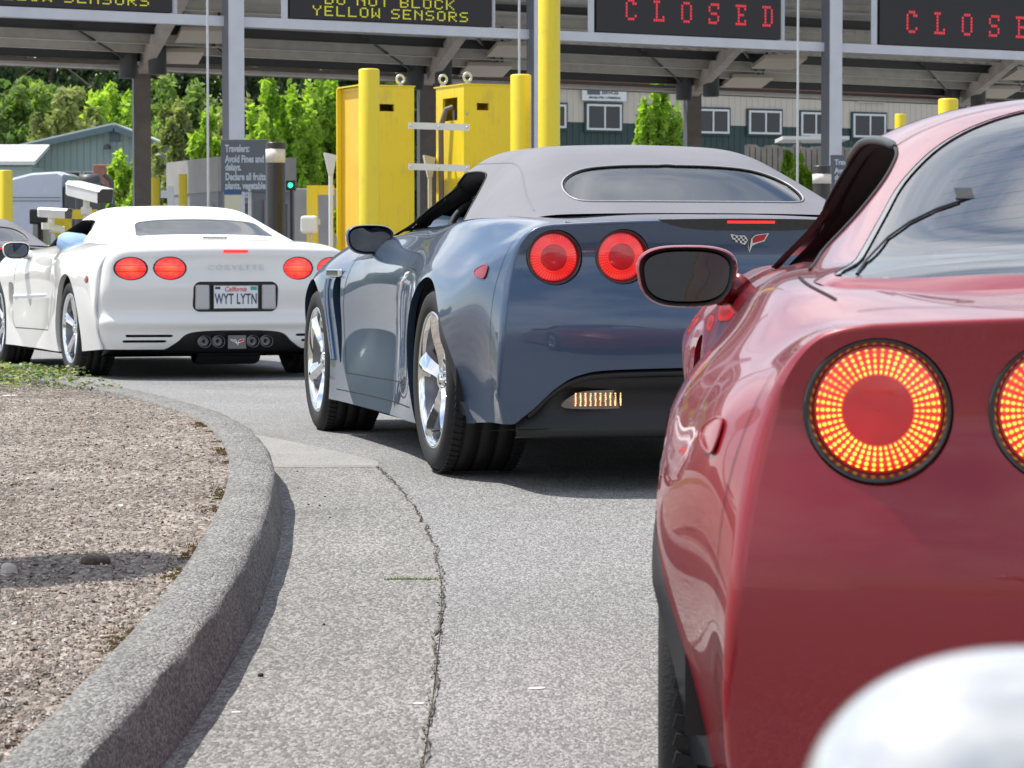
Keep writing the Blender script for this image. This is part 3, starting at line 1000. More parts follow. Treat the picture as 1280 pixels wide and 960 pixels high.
    for sx in (-1, 1):
        m = MB()
        out = smooth_outline([(-.125, -.028), (.10, -.030), (.118, .0), (.122, .028), (-.02, .030), (-.09, .018)], 6)
        cx, cz = sx * .52, .300
        pts = []
        for u, v in out:
            u2 = u * (-sx) * -1 if sx < 0 else -u
            pts.append((cx + (u if sx < 0 else -u), -.905 + .21 * abs(cx) ** 2.6 + .040 + abs(u) * .02, cz + v))
        m.add(pts, [tuple(range(len(pts)))])
        m.build("reversing_lamp", M['clear_lens'], root)
        m = MB()
        if lens != 'led_bright' and sx < 0:
            for k in range(10):
                u = -.086 + k * .0178
                hgt = .023
                for q in range(7):
                    zz = cz - hgt + (q + .5) * 2 * hgt / 7
                    m.box((cx + u + random.uniform(-.001, .001), -.905 + .21 * abs(cx) ** 2.6 + .0375, zz), (random.uniform(.003, .0055), .002, random.uniform(.004, .0065)))
            m.build("lamp_filament", M['amber_lamp'], root)
    m = MB()
    for sx in (-1, 1):
        for k in (0, 1):
            m.lathe([(.038, 0), (.042, .002), (.042, .12), (.038, .12), (.036, .01), (.030, .03), (.001, .05)], c=(sx * (.055 + k * .095), -.885, .235), axis='Y', n=28)
    m.build("exhaust_tips", M['chrome'], root)
    # underbody and arches
    u = MB()
    u.add([(-.80, -.80, .2), (.80, -.80, .2), (.86, -.4, .17), (.60, -.38, .17), (.60, .38, .17), (.88, .4, .15), (.88, 2.3, .15), (.60, 2.32, .15), (.60, 3.05, .15), (.8, 3.08, .16), (.5, 3.5, .18),
           (-.5, 3.5, .18), (-.8, 3.08, .16), (-.60, 3.05, .15), (-.60, 2.32, .15), (-.88, 2.3, .15), (-.88, .4, .15), (-.60, .38, .17), (-.60, -.38, .17), (-.86, -.4, .17)], [tuple(range(20))])
    for sx in (-1, 1):
        for yc, zc, r, wo in ((0, .345, .377, .925), (2.686, .335, .368, .895)):
            n = 28; V = []
            for i in range(n + 1):
                a = PI * 1.12 * i / n - PI * .06
                V.append((sx * .58, yc + math.cos(a) * r, zc + math.sin(a) * r)); V.append((sx * wo, yc + math.cos(a) * r, zc + math.sin(a) * r))
            F = [(2 * i, 2 * i + 1, 2 * i + 3, 2 * i + 2) for i in range(n)]
            b = len(V); V.append((sx * .58, yc, zc))
            F += [(2 * i, 2 * i + 2, b) for i in range(n)]
            u.add(V, F)
    u.add([(-.58, -.8, .2), (.58, -.8, .2), (.58, -.75, .45), (-.58, -.75, .45)], [(0, 1, 2, 3)])
    u.build("underbody", M['seal'], root)
    # dark moulding round the trailing edge of the rear arches
    for sx in (-1, 1):
        fl = MB(); V = []
        n = 26
        for i in range(n + 1):
            a = R(138) + R(61) * i / n          # towards the tail, from the shoulder down
            yy, zz = math.cos(a) * .372, .345 + math.sin(a) * .372
            h = bvh.ray_cast(Vector((1.4 * sx, yy - .012, zz)), Vector((-sx, 0, 0)))
            xx = h[0].x if h[0] is not None else sx * .93
            k = min(1, i / 8.0)
            V += [(xx + sx * .0015, yy - .002, zz), (xx + sx * (.016 + (.016 * i / n if roof == 'coupe' else 0)) * k, yy + .026 * k + .002, zz), (xx - sx * .02, yy + .034 * k + .004, zz)]
        F = []
        for i in range(n):
            for j in range(2): F.append((3 * i + j, 3 * i + j + 1, 3 * i + j + 4, 3 * i + j + 3))
        fl.add(V, F, 0, True); fl.build("arch_moulding", M['rubber_grey'], root)
    # lamps
    for lx, lz in LIGHTS6: tail_lamp(root, cb, lx, lz, .0825, M[lens])
    # third brake light blade under the lid edge
    m = MB(); V = []
    xs = np.linspace(-.33, .33, 41)
    for xx in xs:
        t = 1 - (abs(xx) / .33) ** 4
        for zz, k in ((.9215, 0), (.9215 - .040 * t - .001, 1)):
            z2 = zz - .02 * (xx / .69) ** 2
            V.append((xx, float(cb.tail_y(np.array([xx]), np.array([z2]))[0]) - .003 + (.018 if not k else 0) * 0, z2))
    m.add(V, [(2 * i, 2 * i + 1, 2 * i + 3, 2 * i + 2) for i in range(40)], 0, True)
    m.build("brake_light_housing", M['black_gloss'], root)
    m = MB(); V = []
    for xx in np.linspace(-.086, .086, 13):
        for zz in (.914, .905):
            V.append((xx, float(cb.tail_y(np.array([xx]), np.array([zz]))[0]) - .0055, zz))
    m.add(V, [(2 * i, 2 * i + 1, 2 * i + 3, 2 * i + 2) for i in range(12)])
    m.build("high_brake_light", M['brake_strip'], root)
    if detail: badge_flags(root, cb, 0, .845)
    # side markers
    for sx in (-1, 1):
        m = MB()
        out = smooth_outline([(-.535, .755), (-.50, .762), (-.445, .745), (-.455, .728), (-.52, .716), (-.54, .725)], 6)
        V = []
        for yy, zz in out:
            h = bvh.ray_cast(Vector((1.4 * sx, yy - .13, zz + .0)), Vector((-sx, 0, 0)))
            V.append((h[0].x + sx * .004 if h[0] is not None else sx * .9, yy - .13, zz))
        c = np.mean(np.array(V), 0); c[0] += sx * .004
        V.append(tuple(c)); n = len(out)
        m.add(V, [(i, (i + 1) % n, n) for i in range(n)], 0, True)
        # rim
        m.tube([Vector(v) for v in V[:n]] + [Vector(V[0])], .0022, 6, mat=0, caps=False)
        m.build("side_marker", M['red_lens'], root)
        # fender slats and bar
        m = MB()
        for k, (dy, dx) in enumerate(((2.155, .0), (2.29, .006), (2.325, .006))):
            pts = []
            for t in np.linspace(0, 1, 8):
                yy = dy - .10 * t ** 2 + (.02 if k else -.0); zz = .70 - .36 * t
                h = bvh.ray_cast(Vector((1.4 * sx, yy + .03, zz)), Vector((-sx, 0, 0)))
                if h[0] is not None and abs(h[0].x) > .7: pts.append((h[0].x + sx * .004, yy + .03, zz))
            if len(pts) > 2 and k and slats: m.tube(pts, .008, 8)
        if slats: m.build("fender_slat", M["slat"], root)
        m = MB()
        h = bvh.ray_cast(Vector((1.4 * sx, 2.34, .73)), Vector((-sx, 0, 0)))
        hx = h[0].x if h[0] is not None else sx * .9
        m.box((hx + sx * .004, 2.27, .725), (.022, .21, .036), Matrix.Rotation(-sx * .09, 3, 'Z'), bev=.006)
        if slats: m.build("vent_bar", M['chrome'], root)
        m = MB(); m.box((sx * .82, 2.19, .52), (.02, .30, .44)); m.build("vent_duct", M['gap'], root)
    # ---- greenhouse
    gs = COUPE if roof == 'coupe' else SOFT
    gh = loft_half(gs['st'], gs['x'], gs['z'], 56, .0125)
    # side openings
    if roof == 'coupe':
        side = smooth_outline([(.10, .88), (.22, .975), (.40, 1.045), (.60, 1.102), (.80, 1.138), (1.1, 1.152), (1.34, 1.144), (1.54, 1.105), (1.76, 1.015), (1.96, .90), (1.97, .86), (1.2, .86)], 6)
    else:
        side = smooth_outline([(.52, .88), (.62, .99), (.76, 1.10), (.86, 1.128), (1.1, 1.140), (1.34, 1.130), (1.52, 1.07), (1.72, .97), (1.92, .88), (1.2, .875)], 6)
    sphi = lambda V: np.where(np.abs(V[:, 0]) > .44, sd_poly(V[:, 1:3], side), 1.0)
    _, rim = gh.cut(sphi)
    side_rim = gh.rim_strip(rim, lambda p: np.array([-np.sign(p[0]) * .016, 0, -.004]))
    srv, srf = side_rim
    # windscreen
    ws = smooth_outline([(-.60, 1.98), (-.55, 1.65), (-.47, 1.42), (0, 1.38), (.47, 1.42), (.55, 1.65), (.60, 1.98), (0, 2.3)], 6)
    wsp, rimw = gh.cut(lambda V: sd_poly(V[:, :2], ws))
    if roof == 'coupe':
        rw = smooth_outline([(-.697, -.385), (-.668, -.14), (-.612, .18), (-.548, .46), (-.435, .70), (-.24, .85), (0, .885), (.24, .85), (.435, .70), (.548, .46), (.612, .18), (.668, -.14), (.697, -.385), (.42, -.438), (0, -.453), (-.42, -.438)], 6)
    else:
        rw = smooth_outline([(-.395, -.222), (-.445, -.178), (-.456, -.08), (-.425, .02), (-.34, .090), (-.20, .112), (0, .116), (.20, .112), (.34, .090), (.425, .02), (.456, -.08), (.445, -.178), (.395, -.222), (.25, -.235), (0, -.24), (-.25, -.235)], 6)
    rwp, rimr = gh.cut(lambda V: sd_poly(V[:, :2], rw))
    frame = gh.rim_strip(rimr, (0, 0, -.012))
    top_mat = paint if roof == 'coupe' else M['soft_top']
    me = to_mesh("roof", [gh.compact(), frame, gh.rim_strip(rimw, (0, 0, -.012))], 2e-4); shade(me, 45)
    ro = link_mesh("roof", me, top_mat, root)
    gbvh = BVHTree.FromPolygons([tuple(v.co) for v in me.vertices], [tuple(p.vertices) for p in me.polygons])
    for nm, sf in (("windscreen", wsp), ("rear_window", rwp)):
        v, f = sf.compact(); v = v.copy(); v[:, 2] -= .004
        me2 = to_mesh(nm, [(v, f)], 1e-5); shade(me2)
        win = link_mesh(nm, me2, M['glass'], root)
    # black surround of the rear glass
    b = MB()
    ring = []
    for p in rw:
        ring.append(p)
    wv, wf = rwp.compact()
    wb = BVHTree.FromPolygons([tuple(v) for v in wv], wf)
    for inset, w, mat in ((.010, .009, 0),):
        cx, cy = 0, (.2 if roof == 'coupe' else -.06)
        V, F = [], []
        n = len(rw)
        for i in range(n):
            p = rw[i]; nx = rw[(i + 1) % n] - rw[i - 1]; nn = np.array([nx[1], -nx[0]]); nn = nn / (np.linalg.norm(nn) + 1e-9)
            if nn @ (np.array([cx, cy]) - p) < 0: nn = -nn
            for dd in (.0, w if roof == 'coupe' else .010):
                q = p + nn * (dd + .001)
                h = wb.ray_cast(Vector((q[0], q[1], 2)), Vector((0, 0, -1)))
                if h[0] is None: h = wb.find_nearest(Vector((q[0], q[1], 1.05)))
                V.append((h[0].x, h[0].y, h[0].z - .001))
        F = [(2 * i, 2 * i + 1, (2 * i + 3) % (2 * n), (2 * i + 2) % (2 * n)) for i in range(n)]
        b.add(V, F, 0, True)
    b.build("window_border", M['black_gloss'] if roof == 'coupe' else M['seal'], root)
    # dark headliner under the roof skin
    hv, hf = gh.compact(); hv = hv.copy(); hv[:, 0] *= .972; hv[:, 2] -= .016
    me3 = to_mesh("headliner", [(hv, hf)], 1e-5); shade(me3); link_mesh("headliner", me3, M['cabin'], root)
    # side opening seals and the lining seen through the open window
    for sx in (-1, 1):
        b = MB(); k = [i_ for i_, p in enumerate(srv) if p[0] * sx > 0]; ks = set(k)
        b.add(srv, [f for f in srf if f[0] in ks], 0, True)
        k = sorted([i_ for i_ in range(len(side)) if side[i_][1] > .90], key=lambda i_: side[i_][0])
        lp = [gbvh.find_nearest(Vector((sx * (.62 if side[i_][0] > 1.0 else .70), side[i_][0], side[i_][1])))[0] for i_ in k]
        b.tube([p + Vector((sx * .001, 0, 0)) for p in lp], .0035, 8)
        b.build("window_seal", M['seal'], root)
        b = MB(); V = []
        for q in lp:
            t = min(1, max(0, (q.z - .92) / .2)); d_ = 1.0 if roof == 'coupe' else .42
            V += [q + Vector((-sx * .004, 0, -.004)), q + Vector((-sx * .05 * d_, .0, -.022 * t)), q + Vector((-sx * (.09 + .03 * t) * d_, .01, -.040 * t)), q + Vector((-sx * (.17 + .05 * t) * d_, .05 * d_, -.035 * t))]
        F = [(4 * i_ + j_, 4 * i_ + j_ + 1, 4 * i_ + j_ + 5, 4 * i_ + j_ + 4) for i_ in range(len(lp) - 1) for j_ in range(3)]
        b.add(V, F, 0, True); b.build("pillar_lining", M['cabin'], root)
    if roof == 'coupe':
        # roof panel seam, drip moulding and defroster
        g2 = MB()
        for sx in (-1, 1):
            v, f = surf_ribbon(gbvh, poly_rays([(sx * .60, .70), (sx * .53, .83), (sx * .36, .915), (sx * .16, .945), (0, .95)], 'z', 2.0), .005); g2.add(v, f, 0, True)
        g2.build("roof_seam", M['gap'], root)
        for sx in (-1, 1):
            m = MB()
            dp = [gbvh.find_nearest(Vector((sx * .60, yy, zz)))[0] + Vector((sx * .003, 0, .004)) for yy, zz in ((.80, 1.148), (.90, 1.160), (1.0, 1.165), (1.12, 1.167), (1.24, 1.163), (1.34, 1.153), (1.44, 1.13), (1.52, 1.10))]
            tq = chord(dp); pts = [Vector(p) for p in nspline(tq, np.array([tuple(p) for p in dp]), np.linspace(0, tq[-1], 30))]
            m.tube(pts, [.003] + [.0085] * 28 + [.003], 8); m.build("drip_moulding", M['rubber_grey'], root)
        m = MB()
        for k in range(14):
            yy = -.30 + k * .078
            hw = float(np.interp(yy, [-.36, -.12, .18, .46, .70, .84], [.58, .565, .52, .45, .34, .14]))
            rays = [((xx, yy + .03 * (1 - (xx / .6) ** 2), 2.0), (0, 0, -1)) for xx in np.linspace(-hw, hw, 24)]
            v, f = surf_ribbon(wb, rays, .0016, .0008); m.add(v, f, 0, True)
        m.build("defroster_wires", M['defroster'], root)
        # antenna lead under the glass
        m = MB()
        pts = []
        for xx, yy in ((-.680, -.36), (-.655, -.18), (-.610, .00), (-.570, .08), (-.525, .13), (-.485, .155)):
            h = wb.ray_cast(Vector((xx, yy, 2)), Vector((0, 0, -1))); pts.append(h[0] - Vector((0, 0, .0015)))
        m.tube(pts, .0022, 6)
        m.box(pts[-1] + Vector((.012, .04, .012)), (.028, .06, .002), Matrix.Rotation(.28, 3, 'X'))
        m.build("antenna_lead", M['cable'], root)
    else:
        g2 = MB()
        for sx in (-1, 1):
            v, f = surf_ribbon(gbvh, poly_rays([(sx * .60, -.22), (sx * .575, .0), (sx * .535, .22), (sx * .50, .45), (sx * .49, .8), (sx * .49, 1.2)], 'z', 2.0), .006, .0015); g2.add(v, f, 0, True)
        g2.build("fabric_seam", M['seam_grey'], root)
        m = MB()
        n = len(rw); pts = []
        for p in rw:
            q = p * 1.0
            h = gbvh.find_nearest(Vector((q[0], q[1], 1.05)))
            h2 = wb.ray_cast(Vector((q[0], q[1], 2)), Vector((0, 0, -1)))
            if h2[0] is None: h2 = wb.find_nearest(Vector((q[0], q[1], float(np.interp(q[1], [-.24, .12], [.985, 1.12])))))
            pts.append(h2[0] + Vector((0, -.001, .002)))
        m.tube(pts + [pts[0]], .0032, 6, caps=False)
        m.build("window_piping", M['piping'], root)
    cabin_and_seats(root, .89, .32 if roof == 'coupe' else .1, 1.98, .655, cargo=-.38 if roof == 'coupe' else None, seat_y=.72, seat_top=1.08)
    for sx in (-1, 1):
        wing_mirror(root, sx, sx * mirror_x, 1.72, .869, (paint, paint), 1.04 if roof == 'coupe' else .98, foot=(.800, .10, .845))
        wheel(root, "c6_rear", (sx * ((.964 if roof == 'coupe' else .942) - .16), 0, .338), sx, .338, .318, .248, 'blade', spin=R(14 if sx < 0 else 40))
        wheel(root, "c6_front", (sx * (.915 - .138), 2.686, .326), sx, .326, .275, .236, 'blade', spin=R(52))
    return root

M['slat'] = pm('fender_slat', (.16, .20, .28), .25, .8, coat=.5)
M['seam_grey'] = pm("fabric_seam", (.18, .175, .19), .9)
M['piping'] = pm("window_piping", (.42, .42, .43), .3, 0.0)

# ------------------------------------------------------------------ the older white convertible with oval tail lights
C5 = dict(
    stations=[-.78, -.50, -.18, .12, .45, .85, 1.30, 1.75, 2.20, 2.654, 3.06, 3.38, 3.58],
    x=[[0] * 13,
       [.35, .35, .35, .35, .35, .35, .35, .35, .34, .33, .31, .26, .20],
       [.55, .56, .57, .57, .57, .57, .57, .56, .54, .52, .48, .40, .30],
       [.72, .745, .755, .76, .755, .735, .73, .735, .745, .745, .70, .58, .42],
       [.82, .855, .865, .87, .86, .82, .81, .815, .835, .855, .80, .66, .48],
       [.885, .915, .925, .925, .905, .865, .850, .855, .880, .905, .85, .71, .53],
       [.905, .930, .938, .938, .915, .870, .850, .855, .885, .915, .87, .73, .55],
       [.905, .915, .930, .932, .925, .890, .870, .872, .890, .910, .865, .745, .56],
       [.860, .880, .905, .915, .915, .895, .885, .885, .890, .895, .84, .73, .55]],
    z=[[.915, .935, .945, .95, .955, .958, .955, .940, .900, .830, .735, .635, .525],
       [.912, .931, .941, .946, .950, .953, .950, .934, .893, .823, .728, .628, .518],
       [.905, .922, .932, .937, .940, .940, .932, .912, .870, .808, .712, .612, .505],
       [.882, .900, .908, .908, .902, .892, .885, .876, .868, .850, .755, .630, .500],
       [.835, .850, .855, .852, .845, .832, .824, .820, .818, .798, .700, .580, .460],
       [.730, .745, .745, .742, .735, .725, .715, .708, .700, .680, .600, .500, .410],
       [.570, .570, .565, .560, .545, .525, .515, .510, .505, .495, .450, .400, .350],
       [.390, .380, .365, .350, .330, .320, .320, .320, .320, .320, .320, .290, .270],
       [.200, .185, .170, .160, .155, .155, .155, .155, .155, .155, .165, .175, .185]],
    join=3, tail_t=-.90, tail0=-1.0, plan=.215, plan_p=2.5, crown=.012, edge_r=.060,
    edge=[(.705, .872), (.79, .848), (.838, .80), (.868, .70), (.882, .56), (.885, .42), (.874, .29), (.835, .20)],
    prof=[(.16, .075), (.26, .020), (.335, .004), (.375, -.014), (.42, .010), (.56, .000), (.70, .008), (.80, .016), (.86, .010), (.90, .0)],
)
SOFT5 = dict(
    st=[-.34, -.14, .10, .34, .60, .95, 1.28, 1.60, 2.02],
    x=SOFT['x'],
    z=[[.930, 1.000, 1.090, 1.155, 1.180, 1.185, 1.175, 1.085, .925],
       [.929, .997, 1.085, 1.150, 1.174, 1.180, 1.168, 1.075, .920],
       [.926, .985, 1.064, 1.128, 1.150, 1.154, 1.138, 1.045, .905],
       [.922, .965, 1.025, 1.070, 1.086, 1.086, 1.070, .995, .890],
       [.916, .940, .970, .985, .990, .988, .980, .940, .880],
       [.908, .912, .908, .900, .892, .884, .878, .872, .868]])

M['plate_white'] = pm("plate_white", (.72, .74, .76), .4)
M['plate_blue'] = pm("plate_lettering", (.04, .06, .13), .5)
M['plate_red'] = pm("plate_script", (.6, .04, .05), .5)
M['plate_teal'] = pm("plate_sticker", (.05, .35, .33), .5)
M['rev_lens'] = pm("reversing_lens", (.42, .43, .44), .15, coat=1.0, bump=.3, bscale=90)
M['embossed'] = pm("embossed_letters", (.66, .66, .68), .3, coat=.6)

def oval_lens_mat():
    m, n, l, b = new_mat("oval_tail_lens")
    t = n.new("ShaderNodeTexCoord"); s = n.new("ShaderNodeSeparateXYZ"); l.new(t.outputs["Object"], s.inputs[0])
    x, z = s.outputs["X"], s.outputs["Z"]
    # two moulded horizontal ribs and a bright filament behind
    rib = mnode(n, l, 'ABSOLUTE', mnode(n, l, 'SUBTRACT', mnode(n, l, 'ABSOLUTE', z), .020))
    rib = mnode(n, l, 'GREATER_THAN', rib, .0032)
    r = mnode(n, l, 'SQRT', mnode(n, l, 'ADD', mnode(n, l, 'POWER', mnode(n, l, 'DIVIDE', x, .10), 2.0), mnode(n, l, 'POWER', mnode(n, l, 'DIVIDE', z, .07), 2.0)))
    rp_ = n.new("ShaderNodeValToRGB"); cr = rp_.color_ramp
    cr.elements[0].position = .0; cr.elements[0].color = (1, .16, .05, 1); cr.elements[1].position = .85; cr.elements[1].color = (.9, .012, .01, 1)
    nz_ = n.new("ShaderNodeTexNoise"); nz_.inputs["Scale"].default_value = 28; l.new(t.outputs["Object"], nz_.inputs["Vector"])
    l.new(mnode(n, l, 'MULTIPLY', r, mnode(n, l, 'MULTIPLY_ADD', nz_.outputs["Fac"], 1.6, .2)), rp_.inputs["Fac"])
    l.new(rp_.outputs["Color"], b.inputs["Emission Color"])
    l.new(mnode(n, l, 'MULTIPLY_ADD', rib, .62, .22), b.inputs["Emission Strength"])
    b.inputs["Base Color"].default_value = (.5, .01, .01, 1); b.inputs["Roughness"].default_value = .2; b.inputs["Coat Weight"].default_value = 1
    return m
M['oval_lens'] = oval_lens_mat()

def text_mesh(txt, size, mat, parent=None, name="lettering", extrude=.001, align='CENTER', spacing=1.0, wscale=1.0, shear=0.0, bold=0.0, line=1.0):
    cu = bpy.data.curves.new(name, 'FONT'); cu.body = txt; cu.size = size; cu.extrude = extrude; cu.align_x = align; cu.align_y = 'CENTER'
    cu.space_character = spacing; cu.shear = shear; cu.space_line = line; cu.offset = bold; cu.resolution_u = 3
    o = bpy.data.objects.new(name, cu); COL.objects.link(o)
    bpy.context.view_layer.update()
    me = bpy.data.meshes.new_from_object(o.evaluated_get(bpy.context.evaluated_depsgraph_get()))
    bpy.data.objects.remove(o); bpy.data.curves.remove(cu)
    me.materials.clear(); me.name = name
    for v in me.vertices: v.co.x *= wscale
    me.materials.append(mat)
    ob = bpy.data.objects.new(name, me); COL.objects.link(ob)
    if parent is not None: ob.parent = parent
    ob.rotation_euler = (PI / 2, 0, 0)
    return ob

def build_c5(label, loc, yaw):
    paint = M['white_paint']
    root = empty("convertible_car", loc, yaw, label, "car")
    sp = dict(C5); sp['n_side'] = 80; sp['n_top'] = 70; sp['step'] = .02
    cb = CarBody(sp); sh, pn = cb.shell, cb.panel
    extra = []
    for yc, zc, r in ((0, .335, .362), (2.654, .325, .352)):
        _, rim = sh.cut(arch_phi(yc, zc, r))
        extra.append(sh.rim_strip(rim, lambda p: np.array([-np.sign(p[0]) * .035, 0, 0])))
    LX = [(-.69, .735), (-.44, .737), (.44, .737), (.69, .735)]
    for lx, lz in LX:
        _, rim = pn.cut(lambda V, lx=lx, lz=lz: (np.sqrt(((V[:, 0] - lx) / .110) ** 2 + ((V[:, 2] - lz) / .0775) ** 2) - 1) * .09)
        extra.append(pn.rim_strip(rim, (0, .02, 0)))
    _, rim = pn.cut(lambda V: sd_rrect(V[:, 0], V[:, 2], 0, .548, .292, .100, .05)); extra.append(pn.rim_strip(rim, (0, .035, 0)))
    for sx in (-1, 1):
        for zc, xa, xb in ((.290, .42, .735), (.254, .46, .745)):
            _, rim = pn.cut(lambda V: sd_rrect(V[:, 0], V[:, 2], sx * (xa + xb) / 2, zc, (xb - xa) / 2, .0085, .008))
            extra.append(pn.rim_strip(rim, (0, .03, 0)))
    out = smooth_outline([(-.92, .04), (-.88, .14), (-.70, .180), (-.50, .192), (-.40, .245), (-.30, .312), (0, .325), (.30, .312), (.40, .245), (.50, .192), (.70, .180), (.88, .14), (.92, .04), (0, -.05)], 6)
    _, rim = pn.cut(lambda V: sd_poly(V[:, [0, 2]], out)); extra.append(pn.rim_strip(rim, (0, .04, 0)))
    vent = smooth_outline([(2.10, .60), (2.20, .63), (2.24, .62), (2.235, .50), (2.17, .40), (2.14, .44)], 5)
    _, rim = sh.cut(lambda V: np.where(np.abs(V[:, 0]) > .6, sd_poly(V[:, [1, 2]], vent), 1.0))
    extra.append(sh.rim_strip(rim, lambda p: np.array([-np.sign(p[0]) * .05, 0, 0])))
    hole = smooth_outline([(-.60, .0), (-.66, .4), (-.67, 1.0), (-.66, 1.7), (-.5, 1.93), (0, 2.0), (.5, 1.93), (.66, 1.7), (.67, 1.0), (.66, .4), (.60, .0), (0, -.05)], 5)
    sh.cut(lambda V: np.where(V[:, 2] > .84, sd_poly(V[:, :2], hole), 1.0))
    nose = MB(); nose.add(list(cb.nose), [tuple(range(len(cb.nose)))])
    me = to_mesh("body", [sh.compact(), pn.compact()] + extra + [(nose.v, nose.f)], 2e-4); shade(me, 42)
    link_mesh("body", me, paint, root)
    bvh = BVHTree.FromPolygons([tuple(v.co) for v in me.vertices], [tuple(p.vertices) for p in me.polygons])
    for sx in (-1, 1):
        g = MB(); S = 1.4 * sx
        for pts in ([(.62, .90), (.60, .78), (.60, .60), (.68, .40), (.74, .30)], [(2.0, .88), (2.07, .75), (2.09, .64)], [(.74, .296), (1.3, .292), (2.02, .288)], [(2.02, .288), (2.10, .34), (2.12, .42)]):
            v, f = surf_ribbon(bvh, poly_rays(pts, 'x', S), .006); g.add(v, f, 0, True)
        g.build("panel_gap", M['gap'], root)
        # side spear along the door
        m = MB(); pts = []
        for yy in np.linspace(.95, 2.2, 12):
            h = bvh.ray_cast(Vector((S, yy, .545 - .02 * (yy - 1))), Vector((-sx, 0, 0)))
            if h[0] is not None: pts.append(h[0] + Vector((-sx * .004, 0, 0)))
        m.tube(pts, [.004] + [.012] * (len(pts) - 2) + [.018], 8); m.build("side_spear", paint, root)
        m = MB()
        h = bvh.ray_cast(Vector((S, -.60, .66)), Vector((-sx, 0, 0)))
        m.lathe([(.0, -.006), (.5, -.005), (.9, -.001), (1, .003)], n=20)
        for i in range(len(m.v)):
            x_, y_, z_ = m.v[i]; m.v[i] = (h[0].x - sx * z_ , -.60 + x_ * .055, .66 + y_ * .028)
        m.build("side_marker", M['red_lens'], root)
        m = MB(); m.box((sx * .80, 2.16, .52), (.02, .24, .32)); m.build("vent_duct", M['gap'], root)
    for lx, lz in LX:
        y = float(cb.tail_y(np.array([lx]), np.array([lz]))[0])
        b = MB(); b.lathe([(1.04, .0), (1.0, -.004), (.95, .004), (.94, .012), (.001, .012)], axis='Y', n=48)
        for i in range(len(b.v)): b.v[i] = (b.v[i][0] * .106, b.v[i][1], b.v[i][2] * .0745)
        bz = b.build("tail_light", M['black_gloss'], root); bz.location = (lx, y + .004, lz)
        bz.rotation_euler = (0, 0, math.atan(.215 * 2.5 * abs(lx) ** 1.5 * .6) * (1 if lx > 0 else -1))
        b = MB(); b.lathe([(t, .006 - .010 * (1 - t * t)) for t in (.95, .85, .7, .5, .3, .001)], axis='Y', n=48)
        for i in range(len(b.v)): b.v[i] = (b.v[i][0] * .106, b.v[i][1], b.v[i][2] * .0745)
        b.build("lens", M['oval_lens'], bz)
    yt = -1.0
    m = MB(); m.add([(-.30, yt + .033, .44), (.30, yt + .033, .44), (.30, yt + .033, .655), (-.30, yt + .033, .655)], [(0, 1, 2, 3)])
    m.build("plate_recess", M['black_trim'], root)
    m = MB(); m.box((0, yt + .018, .546), (.318, .010, .166), bev=.003); m.build("plate_frame", M['black_gloss'], root)
    m = MB(); m.box((0, yt + .012, .546), (.300, .006, .150), bev=.002)
    pl = m.build("license_plate", M['plate_white'], root)
    t = text_mesh("WYT LYTN", .098, M['plate_blue'], pl, "plate_number", .0006, spacing=1.08, wscale=.56, bold=.0018); t.location = (0, yt + .008, .530)
    t = text_mesh("California", .046, M['plate_red'], pl, "plate_script", .0006, shear=.35, wscale=.85, bold=.0006); t.location = (-.005, yt + .008, .597)
    m = MB(); m.box((-.125, yt + .008, .606), (.036, .001, .016)); m.box((.122, yt + .008, .604), (.044, .001, .024), mat=1)
    m.build("plate_sticker", [M['plate_blue'], M['plate_teal']], pl)
    for sx in (-1, 1):
        m = MB(); m.box((sx * .228, yt + .020, .546), (.098, .02, .165), bev=.012); m.build("reversing_lamp", M['rev_lens'], root)
    # raised lettering across the bumper
    t = text_mesh("CORVETTE", .05, M['embossed'], root, "raised_lettering", .002, spacing=1.35, wscale=1.25); t.location = (0, yt + .004, .742)
    # third brake lamp
    m = MB(); m.box((0, yt + .010, .850), (.17, .016, .020), bev=.007); m.build("high_brake_light", M['oval_lens'], root)
    m = MB(); m.box((-.01, -.50, .9425), (.17, .012, .010), bev=.002); m.build("lid_vent", M['seal'], root)
    # exhausts, crossed-flag plaque, undertray
    m = MB()
    for xx in (-.212, -.118, .118, .212):
        m.lathe([(.036, .01), (.040, 0), (.041, .14), (.037, .14), (.034, .02), (.001, .06)], c=(xx, -1.0, .250), axis='Y', n=28)
        e = m.build("exhaust_tip", M['dark_alloy'], root); m = MB()
    m.box((.01, -.975, .245), (.13, .01, .095), bev=.006); pq = m.build("exhaust_plaque", M['dark_alloy'], root)
    class _C:                                     # flat carrier for the small flag badge
        def tail_y(s, x, z): return np.full(len(x), -.982)
    m = MB(); cb2 = _C()
    badge_flags(root, cb2, .01, .250, .10)
    m = MB()
    nC = 41; cols = np.linspace(-.84, .84, nC); V = []
    for zz, dy in ((.36, .05), (.30, .06), (.235, .09), (.19, .12), (.155, .2), (.15, .3)):
        for xx in cols: V.append((xx, yt + .215 * abs(xx) ** 2.5 + dy, zz))
    m.add(V, [(i * nC + j, i * nC + j + 1, (i + 1) * nC + j + 1, (i + 1) * nC + j) for i in range(5) for j in range(nC - 1)], 0, True)
    m.lathe([(.10, -.22), (.11, -.2), (.11, .2), (.10, .22)], c=(0, -.72, .20), axis='X', n=20)
    m.build("undertray", M['black_trim'], root)
    u = MB()
